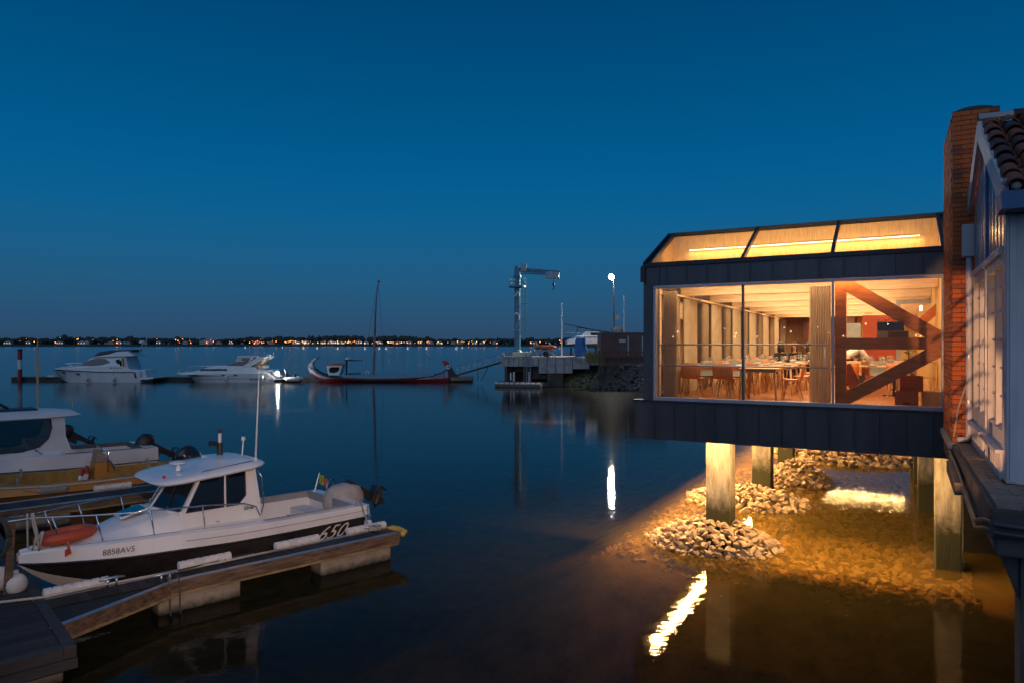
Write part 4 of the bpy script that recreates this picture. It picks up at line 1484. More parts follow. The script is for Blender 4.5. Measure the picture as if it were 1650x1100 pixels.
for k in range(5):
    MB().box(k * 2 - .06, k * 2 + .06, .06, .14, -.6, 1.7).build('post', m_rust, fe)
re_ = MB()
rr = random.Random(14)
for k in range(260):
    x, y = rr.uniform(0, 1.7), rr.uniform(-.4, .4)
    h = rr.uniform(.5, 1.5)
    dx = rr.uniform(-.3, .3)
    re_.add([(x, y, 0), (x + .08, y, 0), (x + dx + .05, y + .05, h * .7), (x + dx * 1.6, y + .1, h)], [(0, 1, 2), (0, 2, 3)])
tag(re_.build('dry_weeds', M('dry_weed', (0.20, 0.17, 0.06), 0.9, var=0.4), loc=(P(946, 590, 74.5).x, 74.5, qz(575) - .6)), 'clump of dry yellow weeds at the end of the lattice fence', 'weeds', kind='stuff')

# rock revetment: runs towards the camera on the right
m_rockd = M('dark_rock', (0.10, 0.085, 0.07), 0.9, var=0.45, scale=2, bump=0.4, bscale=6)
m_weed = M('weedy_rock', (0.20, 0.19, 0.07), 0.9, var=0.4, scale=3)
line = [(5.2, 78.5), (8.0, 76.6), (10.6, 71.5), (13.2, 66.5), (17.5, 60.0), (24, 53), (34, 46)]
rv = thing('rock_revetment', 'dark boulder bank sloping from the quay down to the water', 'rock bank', (8, 76, 0))
rr = random.Random(17)


def along(t):
    s = t * (len(line) - 1)
    i = min(int(s), len(line) - 2)
    f_ = s - i
    a, b = Vector((*line[i], 0)), Vector((*line[i + 1], 0))
    d = (b - a).normalized()
    return a.lerp(b, f_), Vector((-d.y, d.x, 0))


bk = MB()
ws = []
for k in range(41):
    p, n = along(k / 40)
    ws.append((p, n))
bk.loft([[p + n * -.2 + Vector((0, 0, -1.2)) - Vector((8, 76, 0)) for p, n in ws], [p + n * 2.9 + Vector((0, 0, 2.15)) - Vector((8, 76, 0)) for p, n in ws]], closed=False)
bk.build('bank_core', m_rockd, rv)
items, items2 = [], []
for k in range(1500):
    t = rr.random() ** 1.25 * .98
    p, n = along(t)
    u_ = rr.random()
    s = rr.uniform(.22, .42)
    c = p + n * (u_ * 3.0 - .2) + Vector((0, 0, -.2 + u_ * 2.45 + rr.uniform(-.1, .12))) - Vector((8, 76, 0))
    e = (rr.uniform(-.6, .6), rr.uniform(-.6, .6), rr.uniform(0, 6.28))
    (items2 if (t < .22 and u_ < .55 and rr.random() < .6) else items).append((c, s, e))
heap_stuff('boulders', rv, items, m_rockd)
heap_stuff('weedy_boulders', rv, items2, m_weed)
cp = MB()
cp.loft([[p + n * 2.7 + Vector((0, 0, z)) for p, n in ws] for z in (1.9, 2.5)] + [[p + n * 3.2 + Vector((0, 0, 2.5)) for p, n in ws], [p + n * 40 + Vector((0, 0, 2.45)) for p, n in ws]], closed=False)
tag(cp.build('quay_ground', m_concq), kind='structure')

# floating pontoon under the crane, gangway, far dock
fp = thing('floating_pontoon', 'small floating pontoon with white bumpers below the quay crane', 'pontoon', (0, 0, 0))
c0, c1, c2, c3 = P(797, 616, 76), P(871, 620, 74.2), P(884, 611, 76.5), P(806, 608, 79.2)
dn = Vector((0, 0, 1))
base = [Vector((c.x, c.y, .12)) for c in (c0, c1, c2, c3)]
MB().hexa([b_ - dn * .5 for b_ in base], [b_ + dn * .3 for b_ in base]).build('float', m_float, fp)
MB().hexa([b_ + dn * .303 for b_ in base], [b_ + dn * .36 for b_ in base]).build('deck', m_deckwood, fp)
for k in range(9):
    p, q_ = base[0].lerp(base[1], (k + .05) / 9), base[0].lerp(base[1], (k + .92) / 9)
    o_ = Vector((-.02, -.12, .28))
    MB().tube([p + o_, p.lerp(q_, .1) + o_, p.lerp(q_, .9) + o_, q_ + o_], [.08, .15, .15, .08], 8).build('bumper', m_fender, fp, smooth=True)
gw = thing('gangway', 'thin steel gangway sloping from the quay to the floating dock', 'gangway', (0, 0, 0))
b = MB()
for dy in (0, 1.1):
    A, B = P(736, 604, 84), P(812, 582, 80)
    A, B = A + Vector((0, dy, 0)), B + Vector((0, dy, 0))
    b.tube([A, B], .045, 6)
    up = Vector((0, 0, 1.0))
    b.tube([A + up, B + up], .02, 5)
    for k in range(9):
        p = A.lerp(B, k / 8)
        b.tube([p, p + up], .012, 4)
    for k in range(8):
        p, q_ = A.lerp(B, k / 8), A.lerp(B, (k + 1) / 8)
        b.tube([p + up * (k % 2), q_ + up * ((k + 1) % 2)], .009, 4)
b.build('handrail', m_galv, gw)
A, B = P(736, 604, 84), P(812, 582, 80)
MB().bar(A + Vector((0, .55, 0)), B + Vector((0, .55, 0)), 1.1, .06).build('walkway', m_deckwood, gw)
b = MB()
b.tube([P(775, 613, 82), P(787, 590, 82)], .05, 5)
b.tube([P(770, 613, 82), P(770, 590, 82)], .05, 5)
b.build('support', m_darkgrey, gw)
FY = 88.5
fx = lambda px: (px - 825) / FPX * FY
cuts = [18, 102, 190, 262, 345, 430, 520, 600, 680, 762]
for k in range(len(cuts) - 1):
    d = thing('floating_dock', 'low dark floating dock section ' + ('beside the red and white guide pile', 'behind the bow of the flybridge yacht', 'behind the stern of the flybridge yacht', 'behind the bow of the sports cruiser', 'behind the stern of the sports cruiser', 'behind the painted prow of the lagoon boat', 'behind the wheelhouse of the lagoon boat', 'behind the mast of the lagoon boat', 'behind the rudder of the lagoon boat')[k], 'dock', (fx(cuts[k]), FY, 0), 0, 'sections of the far floating dock')
    w_ = fx(cuts[k + 1]) - fx(cuts[k]) - .1
    MB().box(0, w_, 0, 2, -.3, .36).build('float', m_qdark, d)
    MB().box(-.03, w_ + .03, -.06, 2.06, .363, .50).build('deck', m_deckwood, d)
    MB().box(.3, w_ - .3, -.11, -.062, .38, .46).build('rub_rail', m_black, d)
b = MB()
h_ = 50 / FPX * FY
for (a, c, k) in ((0, .36, 0), (.36, .66, 1), (.66, .94, 0), (.94, 1, 2)):
    b.lathe([(.26, a * h_), (.26, c * h_)], 12, k=k)
tag(b.build('guide_pile', [m_red, m_gel, m_black], loc=(fx(36.5), FY - .5, .1), smooth=40), 'red and white banded guide pile at the end of the far dock', 'pile')
b = MB()
b.ball((0, 0, .12), (.7, .3, .18))
b.box(-.5, .5, -.25, .25, .1, .28)
tag(b.build('white_float', m_fender, loc=(fx(80), FY + .4, .45), smooth=50), 'white canvas covered dinghy lying on the dark dock beside the red pile', 'dinghy')

# ------------------------------------------------------------------ small boats: shared hull builder
def catmull(st, n):
    """densify a list of equal-length number tuples"""
    out = []
    for i in range(len(st) - 1):
        p0, p1, p2, p3 = st[max(i - 1, 0)], st[i], st[i + 1], st[min(i + 2, len(st) - 1)]
        for k in range(n):
            t = k / n
            out.append(tuple(0.5 * (2 * b + (c - a) * t + (2 * a - 5 * b + 4 * c - d) * t * t + (3 * b - a - 3 * c + d) * t ** 3) for a, b, c, d in zip(p0, p1, p2, p3)))
    out.append(st[-1])
    return out


# x, keel z, chine y z, rail y z, gunwale y z
SILVER = [(0, -.30, .95, -.06, 1.14, .60, 1.11, .86), (1.5, -.33, .98, -.04, 1.20, .61, 1.16, .87), (3.0, -.33, .96, .02, 1.21, .63, 1.17, .90),
          (4.2, -.28, .80, .10, 1.10, .67, 1.05, .94), (5.0, -.15, .54, .18, .86, .66, .83, .92), (5.6, .06, .28, .32, .57, .665, .55, .89), (6.05, .36, .10, .48, .29, .665, .30, .87), (6.35, .64, .015, .66, .08, .68, .09, .83)]


def hull_rings(st):
    return [[(x, yg, zg), (x, yr, zr), (x, yc, zc), (x, 0, zk), (x, -yc, zc), (x, -yr, zr), (x, -yg, zg)] for x, zk, yc, zc, yr, zr, yg, zg in st]


def gun(st, x):
    for a, b in zip(st[:-1], st[1:]):
        if a[0] <= x <= b[0]:
            t = (x - a[0]) / (b[0] - a[0])
            return [p + (q_ - p) * t for p, q_ in zip(a, b)]
    return st[-1]


def boat_shell(t, st, mats, aft=.35, fwd=2.45, floor=.34, trim=None, cap=.13, deckmat=None, railmat=None):
    s = catmull(st, 4)
    h = MB()
    h.loft(hull_rings(s), closed=False, ks=[0, 1, 2, 2, 1, 0])
    r = hull_rings(s)[0]
    h.add(r, [tuple(range(7))], 0)
    h.build('hull', mats, t, smooth=35)
    rr_ = MB()
    for sy in (1, -1):
        rr_.tube([(q_[0], sy * (q_[4] + .012), q_[5]) for q_ in s], .018, 6)
    rr_.build('rub_rail', railmat or m_black, t, smooth=True)
    # cockpit liner
    c = MB()
    xs = [aft + (fwd - aft) * i / 8 for i in range(9)]
    for sy in (1, -1):
        ga = [gun(s, x) for x in xs]
        c.loft([[(q_[0], sy * q_[6], q_[7]) for q_ in ga], [(q_[0], sy * (q_[6] - cap), q_[7] + .02) for q_ in ga], [(q_[0], sy * (q_[6] - cap - .02), floor) for q_ in ga], [(q_[0], 0, floor) for q_ in ga]], closed=False, k=0)
    g0 = gun(s, 0.0)
    ga = gun(s, aft)
    c.add([(0, g0[6], g0[7]), (0, -g0[6], g0[7]), (aft, -ga[6], ga[7] + .02), (aft, ga[6], ga[7] + .02)], [(0, 1, 2, 3)], 0)
    w_ = ga[6] - cap - .02
    c.add([(aft, w_ + .03, ga[7] + .02), (aft, -w_ - .03, ga[7] + .02), (aft, -w_, floor), (aft, w_, floor)], [(0, 1, 2, 3)], 0)
    c.build('cockpit', deckmat or mats[0], t, smooth=30)
    if trim:
        tm = MB()
        for sy in (1, -1):
            tm.loft([[(x, sy * (gun(s, x)[6] - cap + dy), gun(s, x)[7] + dz) for x in xs] for dy, dz in ((.03, .022), (.028, .04), (-.02, .04), (-.022, -.10))], closed=False)
        tm.bar((aft + .02, w_, ga[7] + .03), (aft + .02, -w_, ga[7] + .03), .05, .03)
        tm.bar((aft + .03, w_, ga[7] - .05), (aft + .03, -w_, ga[7] - .05), .02, .14)
        tm.build('coaming_trim', trim, t)
    return s


def foredeck(t, s, xa, xm, wa, za, mat, name='foredeck'):
    """cambered deck from the cabin at xa to the stem, with a trunk of half width wa and height za"""
    rings = []
    xs = [xa + (6.33 - xa) * (i / 14) for i in range(15)]
    for x in xs:
        q_ = gun(s, x)
        f_ = max(0.0, min(1.0, (xm - x) / (xm - xa)))
        f_ = f_ * f_ * (3 - 2 * f_)
        yg, zg = q_[6], q_[7]
        ty = min(wa, yg * .82) * (.55 + .45 * f_)
        tz = zg + .03 + (za - zg - .03) * f_
        half = [(x, yg, zg), (x, yg * .93, zg + .025), (x, ty + (yg - ty) * .35, zg + .03), (x, ty, zg + .03 + (tz - zg - .03) * .8), (x, ty * .8, tz), (x, ty * .4, tz + .03), (x, 0, tz + .04)]
        rings.append(half + [(a, -b, c) for a, b, c in reversed(half[:-1])])
    return MB().loft(rings, closed=False).build(name, mat, t, smooth=50)


def outboard(t, x, y, z, tilt, cowl, scale=1.0, cover=None, bare=False):
    e = bpy.data.objects.new('outboard_motor', None)
    col.objects.link(e)
    e.parent = t
    e.location = (x, y, z)
    e.rotation_euler = (0, R(tilt), 0)
    e.scale = (scale,) * 3
    b = MB()
    rings = []
    for zz, xx, a_, w_ in ((.10, -.22, .20, .14), (.16, -.24, .30, .19), (.34, -.25, .31, .20), (.50, -.22, .27, .18), (.57, -.19, .16, .12)):
        rings.append([(xx + a_ * math.copysign(abs(math.cos(q_ * .3927)) ** .7, math.cos(q_ * .3927)), w_ * math.copysign(abs(math.sin(q_ * .3927)) ** .7, math.sin(q_ * .3927)), zz) for q_ in range(16)])
    b.loft(rings, True, True)
    if not bare:
        b.build('cowl', cowl, e, smooth=50)
    b = MB()
    b.hexa([(-.30, -.07, -.55), (-.14, -.07, -.55), (-.14, .07, -.55), (-.30, .07, -.55)], [(-.36, -.11, .12), (-.08, -.11, .12), (-.08, .11, .12), (-.36, .11, .12)])
    b.box(-.10, .08, -.10, .10, -.25, .08)
    b.box(-.46, -.10, -.12, .12, -.60, -.57)
    b.tube([(-.02, 0, -.78), (-.10, 0, -.76), (-.30, 0, -.76), (-.42, 0, -.76)], [.02, .07, .075, .05], 10)
    b.hexa([(-.30, -.02, -.78), (-.12, -.02, -.78), (-.12, .02, -.78), (-.30, .02, -.78)], [(-.30, -.05, -.55), (-.14, -.05, -.55), (-.14, .05, -.55), (-.30, .05, -.55)])
    b.hexa([(-.24, -.01, -.98), (-.16, -.01, -.98), (-.16, .01, -.98), (-.24, .01, -.98)], [(-.32, -.015, -.80), (-.10, -.015, -.80), (-.10, .015, -.80), (-.32, .015, -.80)])
    b.build('leg', m_black, e, bev=.01)
    b = MB()
    for k in range(3):
        a = k * 2.094
        u_, v_ = Vector((0, math.cos(a), math.sin(a))), Vector((0, -math.sin(a), math.cos(a)))
        c_ = Vector((-.46, 0, -.76))
        b.add([c_ + u_ * .04 - v_ * .04, c_ + u_ * .16 - v_ * .09 + Vector((.03, 0, 0)), c_ + u_ * .19 + v_ * .03, c_ + u_ * .10 + v_ * .09 - Vector((.03, 0, 0)), c_ + u_ * .03 + v_ * .04], [(0, 1, 2, 3, 4)])
    b.tube([(-.42, 0, -.76), (-.52, 0, -.76)], [.045, .03], 8)
    b.build('propeller', m_black, e)
    if cover:
        b = MB()
        rr_ = random.Random(3)
        rings = []
        for zz, k_ in ((-.12, .98), (.05, 1.05), (.25, 1.0), (.45, .88), (.58, .62), (.63, .25)):
            rings.append([(-.22 + (.44 * k_ + .015 * math.sin(q_ * 4.1)) * math.cos(q_ * .2618), (.30 * k_ + .015 * math.sin(q_ * 5.3)) * math.sin(q_ * .2618), zz) for q_ in range(24)])
        b.loft(rings, True, True)
        b.build('canvas_cover', cover, e, smooth=60)
    return e


def cleat(parent, loc, rz=0, s=1.0, name='cleat', mat=None):
    b = MB()
    b.tube([(-.13 * s, 0, .075 * s), (-.05 * s, 0, .085 * s), (.05 * s, 0, .085 * s), (.13 * s, 0, .075 * s)], [.012 * s, .018 * s, .018 * s, .012 * s], 8)
    for x in (-.045 * s, .045 * s):
        b.tube([(x, 0, 0), (x, 0, .08 * s)], .016 * s, 8)
    return b.build(name, mat or m_galv, parent, smooth=True, loc=loc, rot=(0, 0, rz))


DX, DY = .735, .678
HEAD = math.atan2(-DY, -DX)
HB = math.atan2(-.6994, -.7147)
RB = Matrix.Rotation(HB, 3, 'Z') * 1.035

# ------------------------------------------------------------------ cabin boat, black and white, number 650
SB = Vector((-4.14, 17.02, 0))
sb = thing('cabin_boat', 'small black and white cabin motor boat marked 650 at the jetty', 'boat', SB, HB)
sb.scale = (1.035,) * 3
s = boat_shell(sb, SILVER, [m_gel, m_blackhull, m_gel], trim=m_midgrey, deckmat=m_gel)
foredeck(sb, s, 3.75, 5.75, .82, 1.28, m_gel)
lw = MB()
for sy in (1, -1):
    xs = [2.42, 2.8, 3.2, 3.7, 3.97]
    rr_ = []
    for x in xs:
        q_ = gun(s, x)
        rr_.append([(x, sy * q_[6], q_[7]), (x, sy * (q_[6] - .10), q_[7] + .03), (x, sy * .90, q_[7] + .06), (x, sy * .83, 1.30)])
    lw.loft(rr_, closed=False)
    lw.hexa([(2.40, sy * .80, .5), (2.46, sy * .80, .5), (2.46, sy * .93, .5), (2.40, sy * .93, .5)], [(2.40, sy * .76, 1.30), (2.46, sy * .76, 1.30), (2.46, sy * .84, 1.30), (2.40, sy * .84, 1.30)])
lw.build('cabin_side', m_gel, sb, smooth=40)
# pillars: (bottom, top)
ZB, ZT = 1.27, 1.86
WSb, WSt = [(4.13, .80), (4.30, .28), (4.34, 0)], [(3.72, .72), (3.84, .25), (3.87, 0)]
for sy in (1, -1):
    MB().bar((3.92, sy * .83, ZB - .02), (3.60, sy * .76, ZT), .06, .09, (0, 1, 0)).build('front_pillar', m_gel, sb)
    MB().bar((3.12, sy * .835, ZB), (3.10, sy * .765, ZT + .04), .035, .05, (0, 1, 0)).build('middle_pillar', m_gel, sb)
    MB().bar((3.97, sy * .81, ZB), (4.22, 0, ZB + .03), .05, .05).build('windscreen_sill', m_gel, sb)
    pil = MB()
    # broad rear post
    pil.add([(2.40, sy * .845, 1.27), (2.88, sy * .84, 1.27), (2.70, sy * .825, 1.42), (2.68, sy * .765, ZT + .09), (2.48, sy * .765, ZT + .11),
             (2.40, sy * .805, 1.27), (2.88, sy * .80, 1.27), (2.70, sy * .785, 1.42), (2.68, sy * .725, ZT + .09), (2.48, sy * .725, ZT + .11)],
            [(0, 1, 2, 3, 4), (9, 8, 7, 6, 5), (0, 4, 9, 5), (4, 3, 8, 9), (3, 2, 7, 8), (2, 1, 6, 7), (1, 0, 5, 6)])
    pil.build('rear_pillar', m_gel, sb)
MB().bar((4.22, 0, ZB + .02), (3.82, 0, ZT), .05, .05, (0, 1, 0)).build('windscreen_post', m_gel, sb)
for sy in (1, -1):
    MB().add([(3.96, sy * .80, ZB), (4.22, sy * .02, ZB + .03), (3.83, sy * .02, ZT), (3.64, sy * .75, ZT)], [(0, 1, 2, 3)]).build('windscreen_pane', m_darkglass, sb)
    MB().add([(3.87, sy * .836, ZB), (3.14, sy * .838, ZB), (3.12, sy * .770, ZT + .03), (3.56, sy * .770, ZT)], [(0, 1, 2, 3)]).build('side_window', m_darkglass, sb)
    MB().add([(3.10, sy * .838, ZB), (2.86, sy * .84, ZB), (2.70, sy * .826, 1.43), (2.69, sy * .768, ZT + .08), (3.08, sy * .768, ZT + .04)], [(0, 1, 2, 3, 4)]).build('side_window', m_darkglass, sb)
MB().add([(2.44, -.8, .95), (2.44, .8, .95), (2.52, .72, ZT + .08), (2.52, -.72, ZT + .08)], [(0, 1, 2, 3)]).build('cabin_bulkhead', m_darkglass, sb)
inn = MB()
inn.box(2.5, 4.0, -.72, .72, .70, .78)
inn.box(3.0, 3.35, -.6, -.15, .78, 1.35)
inn.box(3.0, 3.35, .15, .6, .78, 1.35)
inn.build('cabin_seats', m_darkgrey, sb, bev=.03)


def outline(xa, xb, w, n=40, p=3.2):
    c, a = (xa + xb) / 2, (xb - xa) / 2
    o_ = []
    for k in range(n):
        t = 2 * math.pi * k / n
        ct_, st_ = math.cos(t), math.sin(t)
        o_.append((c + a * math.copysign(abs(ct_) ** (2 / p), ct_), w * math.copysign(abs(st_) ** (2 / p), st_)))
    return o_


def hardtop(t, xa, xb, w, z, rise, mat, name='hardtop', slope_=0.0, crown=.12, p=3.2):
    rings = []
    c = (xa + xb) / 2
    for sc_, dz in ((.86, 0), (.97, .015), (1.0, .05), (.97, .085), (.86, .085 + crown * .55), (.6, .085 + crown * .9), (.25, .085 + crown)):
        rings.append([(c + (x - c) * sc_, y * sc_, z + dz + slope_ * (x - xa) * (-1)) for x, y in outline(xa, xb, w, 48, p)])
    return MB().loft(rings, True, True).build(name, mat, t, smooth=40)


hardtop(sb, 2.20, 4.36, 1.0, 1.97, .1, m_gel, 'cabin_roof', .085, .07, 4.6)
b = MB()
for sy in (1, -1):
    b.tube([(3.6, sy * .78, 1.94), (3.5, sy * .78, 2.00), (2.55, sy * .78, 2.09), (2.46, sy * .78, 2.02)], .013, 6)
    b.tube([(2.40, sy * .86, 1.0), (2.34, sy * .86, 1.2), (2.36, sy * .80, 1.75), (2.44, sy * .76, 1.90)], .016, 6)
b.build('grab_rail', m_steel, sb, smooth=True)
b = MB()
for sy in (1, -1):
    q5 = lambda x: gun(s, x)
    pts = [(2.46, sy * .96, 1.0), (2.55, sy * .96, 1.20), (2.8, sy * .98, 1.30), (3.6, sy * .98, 1.39)] + [(x, sy * (q5(x)[6] - .08), 1.41 + (x - 3.6) * .015) for x in (4.2, 4.8, 5.3, 5.8, 6.15)] + [(6.5, sy * .16, 1.45), (6.56, 0, 1.45)]
    b.tube(pts, .016, 6)
    for x, dx in ((3.6, .03), (4.5, .08), (5.3, .12), (5.9, .18)):
        q_ = q5(x)
        zt_ = 1.41 + max(0, x - 3.6) * .015
        b.tube([(x - dx, sy * (q_[6] - .1), q_[7]), (x, sy * (q_[6] - .08 if x > 3.7 else .98), zt_)], .014, 6)
b.build('bow_rail', m_steel, sb, smooth=True)
b = MB()
for sy in (1, -1):
    for lp_ in ([(3.87, .842, ZB), (3.14, .844, ZB), (3.12, .776, ZT + .03), (3.56, .776, ZT), (3.87, .842, ZB)], [(3.10, .844, ZB), (2.86, .846, ZB), (2.70, .832, 1.43), (2.69, .774, ZT + .08), (3.08, .774, ZT + .04), (3.10, .844, ZB)]):
        b.tube([(x, sy * y, z_) for x, y, z_ in lp_], .012, 5)
    b.tube([(3.97, sy * .79, ZB + .02), (4.22, sy * .03, ZB + .045)], .012, 5)
    b.tube([(3.84, sy * .03, ZT - .01), (3.65, sy * .74, ZT - .01)], .012, 5)
b.build('window_seal', m_black, sb)
b = MB()
for sy in (1, -1):
    b.tube([(4.06, sy * .45, ZB + .05), (3.86, sy * .30, ZT - .14)], .008, 5)
    b.tube([(4.09, sy * .45, ZB + .02), (4.05, sy * .45, ZB + .08)], .02, 6)
b.build('windscreen_wiper', m_black, sb)
b = MB()
for sy in (1, -1):
    b.tube([(x, sy * (gun(s, x)[4] * .45 + gun(s, x)[6] * .55 + .012), gun(s, x)[5] * .45 + gun(s, x)[7] * .55) for x in [.05 + .3 * i for i in range(14)]], .007, 5)
    b.tube([(x, sy * (gun(s, x)[6] - .12), gun(s, x)[7] + .035) for x in [2.6 + .3 * i for i in range(11)]], .006, 4)
b.build('moulded_line', m_midgrey, sb)
b = MB()
for x, y, z_ in ((1.9, 1.04, .915), (1.2, 1.03, .905), (3.3, .93, 1.02)):
    b.lathe([(.001, .012), (.035, .012), (.04, 0)], 10, (x, y, z_))
b.build('deck_filler', m_steel, sb)
b = MB()
for k in range(5):
    b.box(.62 + .035 * k, .64 + .035 * k, 1.125, 1.145, .70, .78)
b.build('vent', m_darkgrey, sb)
MB().lathe([(.03, 0), (.03, .06), (.015, .07)], 8, (4.15, .55, 1.90)).build('navigation_light', m_red, sb)
b = MB()
for yy in (-.35, .35):
    b.tube([(2.5, yy, .36), (.6, yy, .36)], .012, 4)
b.box(1.5, 2.2, -.4, .4, .34, .365)
b.box(.5, .9, -.85, .85, .36, .62)
b.build('cockpit_locker', m_gelold, sb, bev=.02)
b = MB()
b.box(4.62, 5.12, -.24, .24, 0, .04)
hz_ = 1.22
hatch = b.build('hatch', m_gel, sb, bev=.015, loc=(0, 0, 1.225), rot=(0, R(0), 0))
MB().box(4.66, 5.08, -.20, .20, .041, .05).build('hatch_pane', m_darkglass, hatch)
hatch.rotation_euler = (0, R(13), 0)
hatch.location = (-.18, 0, 2.345)
b = MB()
b.lathe([(.05, 0), (.05, .05), (.02, .1), (.02, .13), (.16, .15), (.17, .17), (.12, .19), (.01, .20)], 16)
b.build('antenna_disc', m_gel, sb, smooth=40, loc=(3.75, .12, 1.96))
b = MB()
b.tube([(0, 0, 0), (-.08, .0, 1.95)], [.022, .009], 8)
b.lathe([(.05, -.02), (.03, .06)], 10)
b.build('whip_antenna', m_gel, sb, smooth=True, loc=(2.42, .66, 2.07))
b = MB()
b.tube([(0, 0, 0), (0, 0, .55)], .035, 8)
b.tube([(0, 0, .5), (0, 0, .58)], .04, 8, k=1)
b.tube([(.05, 0, .28), (.22, 0, .30)], .05, 8, k=1)
b.tube([(.0, 0, .05), (0, 0, .3)], .06, 8, k=1)
b.build('masthead_light', [m_gel, m_black], sb, loc=(2.75, -.35, 2.07))
b = MB()
b.tube([(-.35, .3, 0), (-.38, .3, .34)], .015, 6)
b.tube([(-.38, .3, .34), (-.38, .3, .42)], .04, 8)
b.build('horn', m_gel, sb, loc=(2.75, -.35, 2.07))
MB().box(2.45, 3.05, -.6, -.1, 2.02, 2.115).build('roof_locker', m_gel, sb, bev=.04)
outboard(sb, -.10, 0, .82, 64, m_black, 1.1, bare=True)
b = MB()
rings = []
for zz, k_ in ((.62, 1.0), (.76, 1.08), (.92, 1.02), (1.06, .86), (1.14, .58), (1.17, .2)):
    rings.append([(-.02 + (.48 * k_ + .012 * math.sin(q_ * 4.1)) * math.cos(q_ * .2618), (.30 * k_ + .012 * math.sin(q_ * 5.3)) * math.sin(q_ * .2618), zz) for q_ in range(24)])
b.loft(rings, True, True)
b.build('motor_cover', M('grey_canvas', (0.40, 0.37, 0.34), 0.9, var=0.2, scale=4), sb, smooth=60)
b = MB()
b.tube([(.15, -.55, .84), (.1, -.57, 1.05), (.0, -.6, 1.18), (-.15, -.7, 1.18), (-.2, -.75, 1.0), (-.18, -.78, .8)], .016, 6)
b.build('stern_hoop', m_steel, sb, smooth=True)
b = MB()
b.tube([(.2, -.98, .86), (.05, -1.02, 1.30)], .011, 6)
fp_ = MB()
r0 = []
for i in range(7):
    u_ = i / 6
    r0.append([(.06 - .02 * math.sin(u_ * 5), -1.01 + .03 * math.sin(u_ * 7) - .0 * u_, 1.28 - u_ * .26), (.20 - .10 * u_ * .5 - .02 * math.sin(u_ * 5), -.96 + .05 * math.sin(u_ * 6 + 1), 1.19 - u_ * .30)])
b.build('flagstaff', m_gel, sb)
fl0 = MB()
rows = []
for i in range(9):
    u_ = i / 8
    rows.append([(.06 - .34 * u_ * .55, -1.02 + .03 * math.sin(u_ * 6) + .10 * u_, 1.29 - .16 * u_ - .02 * math.sin(u_ * 9) - v_ * .24) for v_ in (0, .5, 1)])
k = 0
for i in range(8):
    fl0.add([rows[i][0], rows[i + 1][0], rows[i + 1][1], rows[i][1], rows[i][2], rows[i + 1][2]], [(0, 1, 2, 3), (3, 2, 5, 4)], 0 if i < 3 else (1 if i < 4 else 2))
fl0.build('flag', [M('flag_green', (0.20, 0.30, 0.05), 0.8), M('flag_yellow', (0.62, 0.42, 0.04), 0.8), M('flag_red', (0.42, 0.09, 0.06), 0.8)], sb, smooth=True)
for x in (.25, 5.85):
    cleat(sb, (x, (.98 if x < 1 else .25), gun(s, x)[7] + .03), 0, .8)
m_ink = M('black_lettering', (0.015, 0.015, 0.015), 0.4, var=0.0)
m_inkw = M('white_lettering_hull', (0.72, 0.70, 0.68), 0.4, var=0.0)


def side_text(s_, size, mat, parent, x, zc, yoff, st, top, shear=0.0, bold=0.0, name='lettering', lean=None):
    """lettering on the +y side of the hull at station x, read from outside (towards the stern)"""
    q_ = gun(st, x)
    if top:
        a, b_ = Vector((x, q_[4], q_[5])), Vector((x, q_[6], q_[7]))
    else:
        a, b_ = Vector((x, q_[2], q_[3])), Vector((x, q_[4], q_[5]))
    f_ = zc
    c = a.lerp(b_, f_)
    q2 = gun(st, x - .2)
    t_ = Vector((-.2, (q2[4] - q_[4]) if not top else (q2[6] - q_[6]), (q2[5] - q_[5]) if not top else (q2[7] - q_[7]))).normalized()
    up = (b_ - a)
    up = (up - t_ * up.dot(t_)).normalized()
    nn = t_.cross(up)
    if nn.y < 0:
        nn = -nn
    m4 = Matrix((t_, up, t_.cross(up))).transposed()
    o_ = text_mesh(s_, size, mat, name, parent, c + nn * yoff, m4.to_euler(), shear, bold, .002)
    return o_


side_text('8858AV5', .135, m_ink, sb, 5.0, .50, .025, s, True, 0.12, .0, 'registration_number')
side_text('650', .46, m_inkw, sb, .98, .70, .02, s, False, .5, .0, 'model_number')
o_ = text_mesh('Silver', .10, m_ink, 'maker_lettering', sb, (2.66, .895, 1.18), (R(80), 0, R(180)), .1, .002, .002)
b = MB()
b.lathe([(.04, -.06), (.085, 0), (.09, .1), (.09, .3), (.07, .36)], 12, (0, 0, 0))
b.lathe([(.07, .36), (.07, .44), (.02, .48)], 12, (0, 0, 0), k=1)
b.tube([(0, 0, .48), (.02, -.12, .72)], .008, 5, k=1)
tag(b.build('boat_fender', [m_fender, m_blue], loc=SB + RB @ Vector((.12, 1.27, .22)), smooth=40), 'short white fender with blue cap hanging at the stern quarter of boat 650', 'fender')
# orange ring lying on the bow
b = MB()
rings = []
for i in range(28):
    a = 2 * math.pi * i / 28
    rings.append([((.40 + .12 * math.cos(q_ * .785)) * math.cos(a), (.34 + .12 * math.cos(q_ * .785)) * math.sin(a), .10 + .10 * math.sin(q_ * .785)) for q_ in range(8)])
b.loft(rings + [rings[0]], True)
b.lathe([(.001, .06), (.34, .06), (.34, .12), (.001, .14)], 20)
tag(b.build('life_float', m_orange, smooth=50, loc=SB + RB @ Vector((5.62, -.02, .93)), rot=(R(4), R(4), HB)), 'orange padded ring lying on the bow of the cabin boat', 'life ring')

